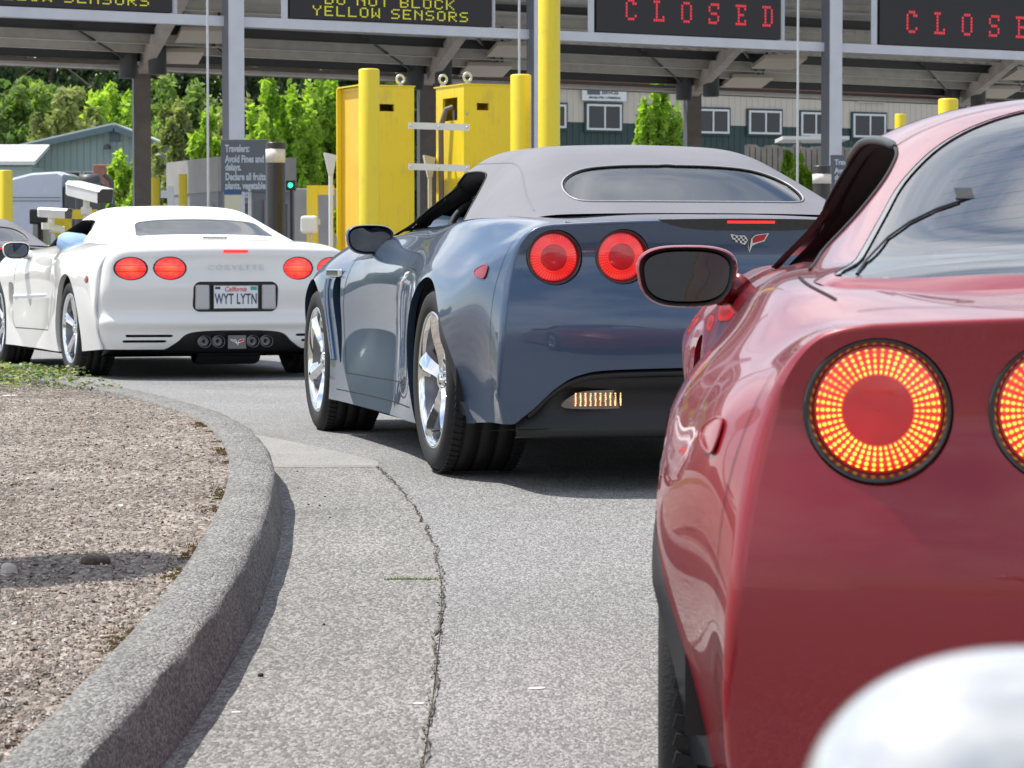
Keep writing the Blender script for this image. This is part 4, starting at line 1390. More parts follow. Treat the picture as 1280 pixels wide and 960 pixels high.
    u.add([(-.80, -.85, .15), (.80, -.85, .15), (.86, -.4, .15), (.60, -.38, .15), (.60, .38, .15), (.88, .4, .14), (.88, 2.28, .14), (.60, 2.30, .14), (.60, 3.03, .14), (.8, 3.05, .15), (.5, 3.5, .17),
           (-.5, 3.5, .17), (-.8, 3.05, .15), (-.60, 3.03, .14), (-.60, 2.30, .14), (-.88, 2.28, .14), (-.88, .4, .14), (-.60, .38, .15), (-.60, -.38, .15), (-.86, -.4, .15)], [tuple(range(20))])
    for sx in (-1, 1):
        for yc, zc, r, wo in ((0, .335, .367, .90), (2.654, .325, .358, .875)):
            n = 24; V = []
            for i in range(n + 1):
                a = PI * 1.12 * i / n - PI * .06
                V.append((sx * .58, yc + math.cos(a) * r, zc + math.sin(a) * r)); V.append((sx * wo, yc + math.cos(a) * r, zc + math.sin(a) * r))
            F = [(2 * i, 2 * i + 1, 2 * i + 3, 2 * i + 2) for i in range(n)]; b = len(V); V.append((sx * .58, yc, zc))
            F += [(2 * i, 2 * i + 2, b) for i in range(n)]; u.add(V, F)
    u.build("underbody", M['seal'], root)
    gs = SOFT5; gh = loft_half(gs['st'], gs['x'], gs['z'], 44, .02)
    side = smooth_outline([(.50, .87), (.60, .96), (.74, 1.055), (.86, 1.078), (1.1, 1.085), (1.34, 1.078), (1.52, 1.03), (1.72, .95), (1.92, .86), (1.2, .86)], 6)
    _, rim = gh.cut(lambda V: np.where(np.abs(V[:, 0]) > .44, sd_poly(V[:, 1:3], side), 1.0))
    srv, srf = gh.rim_strip(rim, lambda p: np.array([-np.sign(p[0]) * .035, 0, -.004]))
    ws = smooth_outline([(-.60, 1.98), (-.55, 1.65), (-.47, 1.42), (0, 1.38), (.47, 1.42), (.55, 1.65), (.60, 1.98), (0, 2.3)], 6)
    wsp, _ = gh.cut(lambda V: sd_poly(V[:, :2], ws))
    rw = np.array([(-.495, -.20), (-.49, -.205), (-.44, .03), (-.425, .055), (-.40, .065), (0, .07), (.40, .065), (.425, .055), (.44, .03), (.49, -.205), (.495, -.22), (.47, -.228), (-.47, -.228)])
    rwp, rimr = gh.cut(lambda V: sd_poly(V[:, :2], rw))
    me = to_mesh("roof", [gh.compact(), gh.rim_strip(rimr, (0, .004, -.012))], 2e-4); shade(me, 45)
    link_mesh("roof", me, M['white_top'], root)
    for nm, sf in (("windscreen", wsp), ("rear_window", rwp)):
        v, f = sf.compact(); v = v.copy(); v[:, 2] -= .005
        me2 = to_mesh(nm, [(v, f)], 1e-5); shade(me2); link_mesh(nm, me2, M['glass'], root)
    for sx in (-1, 1):
        b = MB(); ks = {i_ for i_, p in enumerate(srv) if p[0] * sx > 0}
        b.add(srv, [f for f in srf if f[0] in ks], 0, True); b.build("window_seal", M['seal'], root)
    hv, hf = gh.compact(); hv = hv.copy(); hv[:, 0] *= .972; hv[:, 2] -= .016
    me3 = to_mesh("headliner", [(hv, hf)], 1e-5); shade(me3); link_mesh("headliner", me3, M['cabin'], root)
    for sx in (-1, 1):
        b = MB(); V = []
        prof0 = [(.50, .86, .60), (.58, .97, .575), (.72, 1.06, .52), (.86, 1.092, .47), (1.1, 1.10, .455), (1.34, 1.09, .46), (1.54, 1.03, .52), (1.74, .95, .585), (1.94, .86, .62)]
        tq = chord(prof0); prof = nspline(tq, np.array(prof0), np.linspace(0, tq[-1], 32))
        for (yy, zz, xx) in prof: V += [(sx * (xx + .06), yy, zz - .012), (sx * (xx - .03), yy + (.03 if yy < 1 else 0), zz - .05), (sx * (xx - .06), yy, zz + .02)]
        F = [(3 * i + j, 3 * i + j + 1, 3 * i + j + 4, 3 * i + j + 3) for i in range(31) for j in range(2)]
        b.add(V, F, 0, True); b.build("pillar_lining", M['cabin'], root)
    cabin_and_seats(root, .88, .1, 1.98, .655, seat_y=.72, seat_top=1.05)
    for sx in (-1, 1):
        wing_mirror(root, sx, sx * .93, 1.72, .865, (paint, paint), .95, foot=(.800, .10, .835))
        wheel(root, "c5_rear", (sx * (.915 - .14), 0, .325), sx, .328, .275, .236, 'split', spin=R(20 if sx < 0 else 50))
        wheel(root, "c5_front", (sx * (.895 - .125), 2.654, .315), sx, .318, .245, .224, 'split', spin=R(33))
    return root

red = build_c6("red sports coupe nearest the camera with its brake lights on", M['red_paint'], (1.198, 4.45, ground_z(4.45)), R(-3.4), math.atan(.031), 'coupe', 'led_bright')
blue = build_c6("slate blue convertible with a grey fabric roof beside the yellow boxes", M['blue_paint'], (.612, 10.71, 0), R(13.6), 0, 'soft', 'led_dim', .835, True)
white = build_c5("white convertible with white roof, oval tail lights and a license plate", (-2.19, 19.87, 0), R(21))
dark = build_c6("dark convertible with a lilac-grey roof half out of the frame at the far left", M['dark_paint'], (-5.20, 27.8, 0), R(24), 0, 'soft', 'led_dim', .86, False, n_side=20, detail=False)
# ------------------------------------------------------------------ ground, road, kerb, island
def ground_mat(name, cols, scale, fine, bump, rough=.9, streak=0.0, patch=.12, pscale=1.2, dist=.004, detail_mix=.5, aniso=.38, stain=0.0):
    """aggregate surface: cols = (dark, mid, light) grains at two sizes, with slow worn patches"""
    m, n, l, b = new_mat(name)
    t = n.new("ShaderNodeTexCoord")
    mpg = n.new("ShaderNodeMapping"); mpg.inputs["Scale"].default_value = (1.0, aniso, 1.0); l.new(t.outputs["Object"], mpg.inputs["Vector"])
    v = n.new("ShaderNodeTexVoronoi"); v.inputs["Scale"].default_value = scale
    l.new(mpg.outputs["Vector"], v.inputs["Vector"])
    sx = n.new("ShaderNodeSeparateColor"); l.new(v.outputs["Color"], sx.inputs["Color"])
    z = n.new("ShaderNodeTexNoise"); z.inputs["Scale"].default_value = fine; z.inputs["Detail"].default_value = 3; z.inputs["Roughness"].default_value = .7
    l.new(mpg.outputs["Vector"], z.inputs["Vector"])
    f = mnode(n, l, 'ADD', mnode(n, l, 'MULTIPLY', sx.outputs[0], 1 - detail_mix), mnode(n, l, 'MULTIPLY', mnode(n, l, 'MULTIPLY_ADD', mnode(n, l, 'SUBTRACT', z.outputs["Fac"], .5), 2.2, .5), detail_mix))
    r = n.new("ShaderNodeValToRGB"); cr = r.color_ramp
    cr.elements[0].position = .18; cr.elements[0].color = (*cols[0], 1)
    cr.elements[1].position = .92; cr.elements[1].color = (*cols[2], 1)
    e = cr.elements.new(.5); e.color = (*cols[1], 1)
    l.new(f, r.inputs["Fac"])
    p = n.new("ShaderNodeTexNoise"); p.inputs["Scale"].default_value = pscale; p.inputs["Detail"].default_value = 6; p.inputs["Roughness"].default_value = .6
    l.new(t.outputs["Object"], p.inputs["Vector"])
    pr = n.new("ShaderNodeMapRange"); pr.inputs["From Min"].default_value = .3; pr.inputs["From Max"].default_value = .7
    pr.inputs["To Min"].default_value = 1 - patch; pr.inputs["To Max"].default_value = 1 + patch
    l.new(p.outputs["Fac"], pr.inputs["Value"])
    h = n.new("ShaderNodeHueSaturation"); l.new(r.outputs["Color"], h.inputs["Color"]); l.new(pr.outputs["Result"], h.inputs["Value"])
    if stain:
        q = n.new("ShaderNodeTexNoise"); q.inputs["Scale"].default_value = .75; q.inputs["Detail"].default_value = 9; q.inputs["Roughness"].default_value = .62; q.inputs["Distortion"].default_value = .8
        l.new(t.outputs["Object"], q.inputs["Vector"])
        qr = n.new("ShaderNodeMapRange"); qr.inputs["From Min"].default_value = .54; qr.inputs["From Max"].default_value = .70
        qr.inputs["To Min"].default_value = 1; qr.inputs["To Max"].default_value = 1 - stain; l.new(q.outputs["Fac"], qr.inputs["Value"])
        h2 = n.new("ShaderNodeHueSaturation"); l.new(h.outputs["Color"], h2.inputs["Color"]); l.new(qr.outputs["Result"], h2.inputs["Value"]); h = h2
    l.new(h.outputs["Color"], b.inputs["Base Color"])
    bp = n.new("ShaderNodeBump"); bp.inputs["Strength"].default_value = bump; bp.inputs["Distance"].default_value = dist
    hh = mnode(n, l, 'ADD', mnode(n, l, 'MULTIPLY', v.outputs["Distance"], -1.0), z.outputs["Fac"])
    l.new(hh, bp.inputs["Height"]); l.new(bp.outputs["Normal"], b.inputs["Normal"])
    b.inputs["Roughness"].default_value = rough
    return m

M['asphalt'] = ground_mat("asphalt", ((.105, .104, .105), (.205, .202, .20), (.42, .415, .41)), 190, 420, .5, .85, patch=.09, pscale=.8, stain=.22)
M['gutter'] = ground_mat("gutter_aggregate", ((.10, .097, .092), (.198, .192, .183), (.42, .405, .385)), 160, 400, .55, .9, patch=.12, pscale=1.6, stain=.25)
M['concrete'] = ground_mat("smooth_concrete", ((.20, .195, .185), (.265, .258, .245), (.34, .33, .31)), 160, 300, .2, .85, patch=.10, pscale=2.5)
M['kerb'] = ground_mat("kerb_concrete", ((.115, .112, .106), (.24, .232, .222), (.46, .445, .425)), 150, 330, .95, .92, patch=.14, pscale=3.0, dist=.008, aniso=.5)
M['soil'] = ground_mat("mulch_soil", ((.09, .070, .056), (.235, .195, .165), (.46, .41, .36)), 75, 190, .8, .95, patch=.32, pscale=1.7, dist=.012)
M['field'] = ground_mat("dry_ground", ((.10, .10, .08), (.16, .15, .12), (.26, .25, .2)), 12, 30, .3, .95)

YS = [-60, -30, -10, -4, 0, 2, 3, 4, 5, 6, 7, 8, 8.6, 9.2, 9.5, 9.8, 10.1, 10.4, 10.7, 11, 11.3, 11.6, 12, 13, 16, 20, 30, 60, 120, 300, 900]
def sheet(name, mat, xa, xb, dz, y0=-60, y1=900):
    ys = [y for y in YS if y0 <= y <= y1]
    m = MB()
    m.add([(x, y, ground_z(y) + dz) for y in ys for x in (xa(y) if callable(xa) else xa, xb(y) if callable(xb) else xb)], [(2 * i, 2 * i + 1, 2 * i + 3, 2 * i + 2) for i in range(len(ys) - 1)])
    o = m.build(name, mat); o["kind"] = "structure"; return o
sheet("ground", M['field'], -900, 900, -.012)
sheet("road", M['asphalt'], -60, 60, 0.0, -60, 120)

# kerb line (outer top edge), near to far
KERB = [(-.80, 2.6), (-.735, 3.6), (-.69, 4.4), (-.662, 5.1), (-.645, 5.9), (-.645, 6.7), (-.665, 7.5), (-.70, 8.3), (-.755, 9.1), (-.84, 9.9), (-.96, 10.7), (-1.13, 11.6), (-1.38, 12.6), (-1.68, 13.6), (-2.05, 14.6), (-2.55, 15.6), (-3.3, 16.7), (-4.6, 18.0), (-6.5, 19.2), (-9.0, 20.2)]
kt = chord(KERB, 1.0); KP = nspline(kt, np.array(KERB), np.linspace(0, kt[-1], 420))
KT = np.gradient(KP, axis=0); KT /= np.linalg.norm(KT, axis=1)[:, None]
KN = np.stack([KT[:, 1], -KT[:, 0]], 1)       # points to the road side (right of travel)
KH = .140
rng = np.random.RandomState(4)
def wobble(n, amp, k):
    a = rng.randn(n + 4 * k); ker = np.hanning(2 * k + 1); ker /= ker.sum()
    a = np.convolve(a, ker, 'same')[2 * k:-2 * k]; return a / (a.std() + 1e-9) * amp
def build_kerb():
    m = MB(); V = []; n = len(KP)
    prof = [(-.155, -.10), (-.152, -.008), (-.146, .0), (-.08, .003), (-.030, .002), (-.018, -.001), (-.010, -.009), (-.005, -.022), (.004, -.07), (.014, -.115), (.024, -KH - .02)]
    wb = [wobble(n, .0022, 5) for _ in prof]; wc = [wobble(n, .0015, 3) for _ in prof]
    for i in range(n):
        g = ground_z(KP[i, 1])
        for j, (o, h) in enumerate(prof):
            q = KP[i] + KN[i] * (o + wb[j][i] * (1 if 3 < j < 9 else .6))
            V.append((q[0], q[1], g + KH + h + wc[j][i] * (1 if 1 < j < 10 else 0)))
    k = len(prof)
    m.add(V, [(i * k + j, i * k + j + 1, (i + 1) * k + j + 1, (i + 1) * k + j) for i in range(n - 1) for j in range(k - 1)], 0, True)
    o = m.build("kerb", M['kerb']); tag(o, "curved exposed-aggregate concrete kerb round the planted island", "kerb")
build_kerb()

# gutter pan between kerb and the seam
SEAM = [(-.20, 3.6), (-.172, 4.6), (-.165, 5.4), (-.168, 6.3), (-.182, 7.3), (-.222, 8.2), (-.31, 9.2), (-.505, 10.7)]
st_ = chord(SEAM, 1.0); SP = nspline(st_, np.array(SEAM), np.linspace(0, st_[-1], 160))
def gutter(name, mat, y0, y1, dz, outer):
    rows = []
    for y in np.linspace(y0, y1, 60):
        xk = float(np.interp(y, KP[:, 1], KP[:, 0])) + .0
        rows.append((xk + .002, outer(y), y))
    m = MB()
    m.add([(x, y, ground_z(y) + dz) for a, b, y in rows for x in (a, b)], [(2 * i, 2 * i + 1, 2 * i + 3, 2 * i + 2) for i in range(59)])
    o = m.build(name, mat); o["kind"] = "structure"
so = lambda y: float(np.interp(y, SP[:, 1], SP[:, 0]))
gutter("gutter", M['gutter'], 3.6, 10.72, .004, so)
gutter("gutter_apron", M['concrete'], 10.73, 13.4, .004, lambda y: float(np.interp(y, [10.7, 11.0, 11.6, 12.3, 13.4], [-.50, -.52, -.72, -.98, -1.45])))

# the open joint along the gutter, filled with dirt and moss
def joint():
    m = MB(); V = []; n = 900
    P = nspline(st_, np.array(SEAM), np.linspace(0, st_[-1], n))
    w = np.abs(wobble(n, .0013, 4)) + .0007; off = wobble(n, .005, 16) + wobble(n, .0012, 4)
    for i in range(n):
        for s_ in (-1, 1): V.append((P[i, 0] + off[i] + s_ * w[i], P[i, 1], ground_z(P[i, 1]) + .0085))
    m.add(V, [(2 * i, 2 * i + 1, 2 * i + 3, 2 * i + 2) for i in range(n - 1)])
    pts = [(-.83, 10.72), (-.50, 10.74)]
    m.add([(x, y + s_ * .006, ground_z(y) + .009) for x, y in pts for s_ in (-1, 1)], [(0, 1, 3, 2)])
    o = m.build("pavement_joint", M['joint']); o["kind"] = "structure"
M['joint'] = pm("joint_dirt", (.065, .056, .042), .95, var=.6, vscale=30, bump=.5, bscale=200)
joint()
# moss and grass tufts rooted in the joint and along the kerb
def tufts(name, label, spots, cols, hmin, hmax, cat):
    m = MB(); r = random.Random(7)
    for (x, y, z, sp) in spots:
        for _ in range(r.randint(2, 5)):
            a = r.uniform(0, 2 * PI); h = r.uniform(hmin, hmax); w = r.uniform(.0012, .003)
            bx, by = x + r.uniform(-sp, sp), y + r.uniform(-sp, sp)
            dx, dy = math.cos(a) * h * .5, math.sin(a) * h * .5
            m.add([(bx - w, by, z), (bx + w, by, z), (bx + dx, by + dy, z + h)], [(0, 1, 2)], r.randrange(len(cols)))
    o = m.build(name, cols); tag(o, label, cat, kind="stuff")
M['moss'] = pm("moss", (.075, .075, .02), .9); M['moss_brown'] = pm("moss_brown", (.21, .125, .045), .95); M['grass'] = pm("grass_blade", (.26, .38, .09), .8)
r_ = random.Random(3)
sp_ = []
for i in range(0, 160):
    if r_.random() < .75: sp_.append((SP[i, 0] + r_.uniform(-.006, .006), SP[i, 1], ground_z(SP[i, 1]) + .006, .007))
tufts("joint_moss", "thin moss and weeds growing in the pavement joint", sp_, [M['moss'], M['moss_brown']], .002, .007, "moss")
sp_ = [(x, 7.62 + .004 * math.sin(x * 60), ground_z(7.62) + .004, .006) for x in np.linspace(-.335, -.20, 42)]
tufts("crack_grass", "short line of bright grass across the gutter", sp_, [M['grass']], .003, .008, "grass")
sp_ = []
for i in range(60, 175):
    if .5 * math.sin(i * .23) + .4 * math.sin(i * .71) > .15:
        for _ in range(12):
            q = KP[i] + (KP[i+1]-KP[i]) * r_.random() + KN[i] * (-.154 - abs(r_.gauss(0, .022))); sp_.append((q[0], q[1], ground_z(q[1]) + KH - .012, .006))
tufts("kerb_moss", "brown moss along the island side of the kerb", sp_, [M['moss_brown'], M['moss'], M['moss_brown']], .002, .007, "moss")

# island surface
def island():
    idx = list(range(0, len(KP), 2)); m = MB(); V = []; cols = 46
    for i in idx:
        q = KP[i] - KN[i] * .150
        for j in range(cols):
            t = (j / (cols - 1)) ** 1.6
            x = q[0] - t * 12; y = q[1] + t * 0
            dz = -.016 + .018 * math.sin(x * 5 + y * 3) * min(1, t * 8) * .5 + .05 * min(1, t * 4)
            V.append((x, y, ground_z(y) + KH + dz + r_.uniform(-.003, .003)))
    m.add(V, [(i * cols + j, i * cols + j + 1, (i + 1) * cols + j + 1, (i + 1) * cols + j) for i in range(len(idx) - 1) for j in range(cols - 1)], 0, True)
    o = m.build("traffic_island", M['soil']); o["kind"] = "structure"
    return BVHTree.FromPolygons([Vector(v) for v in m.v], m.f)
ISL = island()
def isl_z(x, y):
    h = ISL.ray_cast(Vector((x, y, 3)), Vector((0, 0, -1)))
    return h[0].z if h[0] is not None else None

def chips():
    r = random.Random(11); m = MB()
    for _ in range(42000):
        py = 470 + (960 - 470) * r.random() ** 1.15
        Y = .62 * FPX / (py - HORIZON)
        Y = min(Y, 15.0) * r.uniform(.98, 1.02)
        x = r.uniform(-.195 * Y - .3, -.5)
        k = float(np.interp(Y, KP[:, 1], KP[:, 0]))
        if x > k - .155: continue
        z = isl_z(x, Y)
        if z is None: continue
        u = r.random()
        if u < .64:   # bark and wood shreds
            L = r.uniform(.006, .020) * (1.7 if r.random() < .10 else 1); W = L * r.uniform(.2, .5); H = r.uniform(.001, .004)
            mat = r.choice((0, 1, 1, 2, 2, 4, 5))
        else:         # pebbles
            L = r.uniform(.004, .011) * (1.7 if r.random() < .05 else 1); W = L * r.uniform(.6, .95); H = L * .5
            mat = r.choice((3, 3, 4, 4, 5, 2))
        rot = Matrix.Rotation(r.uniform(0, 2 * PI), 3, 'Z') @ Matrix.Rotation(r.gauss(0, .35), 3, 'X') @ Matrix.Rotation(r.gauss(0, .3), 3, 'Y')
        c = Vector((x, Y, z + H * .4))
        k = 5
        a0 = r.uniform(0, 6)
        V = []
        for q in range(k):
            a = a0 + 2 * PI * q / k; rr = r.uniform(.75, 1.1)
            V.append(c + rot @ Vector((math.cos(a) * L * .5 * rr, math.sin(a) * W * .5 * rr, 0)))
        top = c + rot @ Vector((0, 0, H))
        V.append(top)
        m.add(V, [(q, (q + 1) % k, k) for q in range(k)], mat)
    o = m.build("mulch", [M['chip_dark'], M['chip_brown'], M['chip_tan'], M['peb_grey'], M['chip_grey'], M['peb_light']])
    tag(o, "gravel and bark mulch spread over the island bed", "mulch", kind="stuff")
M['chip_dark'] = pm("bark_dark", (.085, .052, .036), .95); M['chip_brown'] = pm("bark_brown", (.18, .125, .09), .95)
M['chip_tan'] = pm("wood_chip", (.40, .33, .27), .9); M['peb_grey'] = pm("pebble_grey", (.25, .23, .20), .85)
M['chip_grey'] = pm("weathered_chip", (.28, .24, .205), .9); M['peb_light'] = pm("pebble_light", (.48, .46, .43), .8)
chips()

def stone(name, label, px, py, L, mat, squash=.6, h=KH, cat="stone", group=None, flat=False, rz=0.3):
    Y = (CAM_Z - h) * FPX / (py - HORIZON)
    for _ in range(12): Y = (CAM_Z - ground_z(Y) - h) * FPX / (py - HORIZON)
    x = (px - 640) / FPX * Y
    bm = bmesh.new(); bmesh.ops.create_icosphere(bm, subdivisions=3, radius=.5)
    r = random.Random(int(px * 7 + py)); ph = [r.uniform(0, 6) for _ in range(6)]
    for v in bm.verts:
        k = 1 + .12 * math.sin(v.co.x * 6 + ph[0]) + .10 * math.sin(v.co.y * 7 + ph[1]) + .08 * math.sin(v.co.z * 9 + ph[2])
        v.co = Vector((v.co.x * L * k, v.co.y * L * .75 * k, v.co.z * L * squash * k))
    me = bpy.data.meshes.new(name); bm.to_mesh(me); bm.free()
    o = link_mesh(name, me, mat, smooth=True); zb = isl_z(x, Y) if h == KH else None
    o.location = (x, Y, (zb if zb is not None else ground_z(Y) + h) + L * squash * .22); o.rotation_euler = (0, 0, rz)
    tag(o, label, cat, group); return o
M['stone_white'] = pm("white_stone", (.55, .52, .46), .8, var=.15, vscale=30, bump=.4, bscale=60)
M['clod'] = pm("dark_clod", (.09, .07, .05), .95, var=.4, vscale=60, bump=.9, bscale=90)
M['debris'] = pm("dark_debris", (.03, .025, .02), .9)
M['paint_chip'] = pm("pale_flake", (.70, .69, .66), .8)
stone("stone", "pale rounded stone lying on the mulch at the left edge", 9, 713, .045, M['stone_white'], .75)
stone("stone", "dark crumbly clod of earth on the mulch beside the shadow line", 118, 699, .075, M['clod'], .38, cat="clod")
stone("paper_scrap", "small white scrap lying on the mulch below the green plants", 12, 492, .075, M['paint_chip'], .08, cat="litter")
for k, (px, py, L) in enumerate(((385, 632, .008), (322, 763, .010), (303, 794, .009), (324, 848, .013), (371, 590, .008), (399, 633, .009), (406, 622, .007), (404, 783, .008), (372, 611, .007), (412, 648, .006))):
    stone("debris_crumb", "small dark crumb of debris lying on the gutter pavement", px, py, L, M['debris'], .8, h=.004, cat="debris", group="dark crumbs on the gutter", rz=k)
stone("pale_stone", "flat white pebble set in the asphalt right of the joint", 671, 863, .034, M['paint_chip'], .12, h=0, cat="pebble")
stone("pale_stone", "flat white pebble beside the joint near the bottom of the photo", 523, 882, .026, M['paint_chip'], .12, h=.004, cat="pebble")
stone("pale_stone", "flat tan flake in the middle of the gutter", 452, 759, .020, M['chip_tan'], .12, h=.004, cat="pebble")
stone("pale_stone", "flat pale flake near the bottom of the gutter", 293, 893, .020, M['paint_chip'], .12, h=.004, cat="pebble")

# low ground-cover at the far tip of the island
def ground_cover():
    r = random.Random(5); m = MB()
    for _ in range(24000):
        u = r.random(); Y = r.uniform(13.5, 18.6)
        k = float(np.interp(Y, KP[:, 1], KP[:, 0])) - .17
        x = k - .02 - r.random() ** 1.3 * 3.0
        if Y < 14.1 + .3 * math.sin(x * 5) and r.random() < .85: continue
        edge = min(1, max(0, (Y - 13.9) / .5))
        z = ground_z(Y) + KH + .03 + r.random() * (.035 + .05 * edge) * (0.7 + .3 * math.sin(x * 9) * math.sin(Y * 6))
        L = r.uniform(.018, .036); rot = Matrix.Rotation(r.uniform(0, 6.3), 3, 'Z') @ Matrix.Rotation(r.uniform(-.9, .9), 3, 'X') @ Matrix.Rotation(r.uniform(-.5, .5), 3, 'Y')
        c = Vector((x, Y, z))
        m.add([c + rot @ Vector(p) * L for p in ((-.5, 0, 0), (-.1, .3, .05), (.5, 0, 0), (-.1, -.3, .05))], [(0, 1, 2, 3)], r.choice((0, 0, 1, 2, 2, 3)))
    o = m.build("ground_cover", [M['gc1'], M['gc2'], M['gc3'], M['gc4']]); tag(o, "low leafy ground cover at the far tip of the island", "ground cover", kind="stuff")
def leaf_mat(name, col, trans=.35):
    m, n, l, b = new_mat(name)
    b.inputs["Base Color"].default_value = (*col, 1); b.inputs["Roughness"].default_value = .55
    t = n.new("ShaderNodeBsdfTranslucent"); t.inputs["Color"].default_value = (col[0] * 1.5, col[1] * 1.6, col[2] * .8, 1)
    mx_ = n.new("ShaderNodeMixShader"); mx_.inputs["Fac"].default_value = trans
    o = n["Material Output"]; l.new(b.outputs[0], mx_.inputs[1]); l.new(t.outputs[0], mx_.inputs[2]); l.new(mx_.outputs[0], o.inputs["Surface"])
    return m
M['gc1'] = leaf_mat("cover_green", (.15, .23, .05)); M['gc2'] = leaf_mat("cover_light", (.34, .40, .14)); M['gc3'] = leaf_mat("cover_dark", (.05, .09, .02)); M['gc4'] = leaf_mat("cover_brown", (.16, .11, .06))
ground_cover()
# ------------------------------------------------------------------ toll plaza: gantry, canopy, boxes, bollards
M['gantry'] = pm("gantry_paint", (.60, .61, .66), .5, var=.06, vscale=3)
M['gantry_shade'] = pm("gantry_paint_shaded", (.17, .18, .21), .55, var=.08, vscale=3)  # darker copy of the gantry paint, with the posts' side shade put in
M['steel_dark'] = pm("dark_steel", (.075, .078, .085), .5, var=.1, vscale=4)
M['steel_rust'] = pm("weathered_steel", (.20, .17, .155), .7, var=.2, vscale=4)
M['rafter'] = pm("rafter_paint", (.60, .54, .50), .7, var=.15, vscale=3)
M['deck'] = pm("roof_deck", (.80, .78, .74), .55, var=.08, vscale=2)
M['purlin'] = pm("purlin", (.68, .66, .62), .55, var=.1, vscale=4)
M['fascia'] = pm("canopy_fascia", (.15, .125, .115), .7)
M['sign_face'] = pm("message_sign_face", (.022, .019, .022), .6)
M['led_yellow'] = pm("led_yellow", (.3, .3, .02), .5, emit=(.62, .60, .04), estr=.6)
M['led_red'] = pm("led_red", (.3, .02, .03), .5, emit=(.80, .035, .06), estr=.55)
M['yellow'] = worn_paint("yellow_paint", (.80, .62, .025), (.50, .37, .08), .42, .5)
M['yellow_bounce'] = pm("yellow_paint_bounced", (.80, .50, .06), .5, var=.04, vscale=3)  # warmer yellow: light bounced inside the open cabinet is put into the colour
M['galv'] = pm("galvanised", (.55, .56, .58), .45, .6, var=.08, vscale=12)
M['white_metal'] = pm("white_metal", (.74, .74, .73), .4, var=.04)
M['bollard_black'] = pm("bollard_black", (.028, .023, .020), .35, var=.1)
M['bollard_white'] = pm("bollard_band", (.66, .63, .58), .45, var=.1, vscale=20)
M['booth'] = pm("booth_panel", (.24, .25, .28), .45, var=.05)
M['booth_top'] = pm("booth_fascia", (.36, .345, .34), .4, .3, var=.12, vscale=2)
M['sign_grey'] = pm("sign_grey", (.105, .115, .135), .5)
M['sign_text'] = pm("sign_text", (.48, .54, .62), .5)
M['lens_dark'] = pm("dark_lens", (.01, .01, .012), .1, coat=1)
M['green_lamp'] = pm("green_lamp", (.02, .5, .15), .3, emit=(.03, 1.0, .35), estr=2.0)
M['poster'] = pm("poster", (.55, .54, .42), .6); M['poster_blue'] = pm("poster_header", (.03, .08, .22), .5)
M['win_dark'] = pm("window_glass", (.03, .036, .042), .25)
M['win_blue'] = pm("booth_glass", (.05, .09, .10), .08)
M['win_frame'] = pm("window_frame", (.66, .68, .70), .4)

# --- gantry line (front) and the rear edge of the canopy
GA, GB = Vector((-7.38, 41.05, 0)), Vector((8.95, 49.8, 0))
GD = (GB - GA)
def gpt(px):
    k = (px - 640) / FPX
    t = (k * GA.y - GA.x) / (GD.x - k * GD.y)
    return GA + GD * t
gx = GD.normalized(); gn = Vector((gx.y, -gx.x, 0))     # gn points to the traffic
BEAM_Z = 4.305
gang = math.atan2(gx.y, gx.x)

def post(px):
    p = gpt(px)
    p = p + gn * .24; o = empty("gantry_post", (p.x, p.y, 0), gang)
    m = MB(); m.box((0, 0, 3.6), (.25, .012, 7.2)); m.box((0, .22, 3.6), (.25, .012, 7.2)); m.box((0, .11, 3.6), (.012, .21, 7.2))
    m.build("post", M['gantry'], o)
    m = MB(); m.box((-.131, .11, 3.6), (.010, .232, 7.2)); m.build("dark_side", M['gantry_shade'], o)  # dark sheet painted as the shaded left side of the post
    m = MB(); m.box((0, .1, .02), (.5, .5, .04)); m.build("base_plate", M['galv'], o)
    return o
for px, lb in ((289, "pale grey gantry post left of the first yellow box, with the traveler sign on it"), (667, "grey gantry post mostly hidden behind the tall yellow column"), (1033, "pale grey gantry post between the two red closed signs")):
    o = post(px); tag(o, lb, "gantry post", "posts of the sign gantry")
# beam, with upright dividers
A = gpt(-150); B = gpt(1430)
o = empty("sign_gantry", (A.x, A.y, 0), 0, "long pale grey gantry beam that carries the message signs", "gantry")
m = MB()
off = gn * .02
for za, zb in ((BEAM_Z, BEAM_Z + .15), (5.62, 5.76)):
    a = A + off; b = B + off
    m.beam(Vector((a.x, a.y, (za + zb) / 2)) - Vector((A.x, A.y, 0)), Vector((b.x, b.y, (za + zb) / 2)) - Vector((A.x, A.y, 0)), .16, zb - za)
m.build("beam", M['gantry'], o)
for px in (218, 356, 614, 737, 974, 1089):
    p = gpt(px) - A + gn * .03; m = MB(); m.beam((p.x, p.y, BEAM_Z + .15), (p.x, p.y, 5.62), .085, .10); m.build("upright", M['gantry'], o)

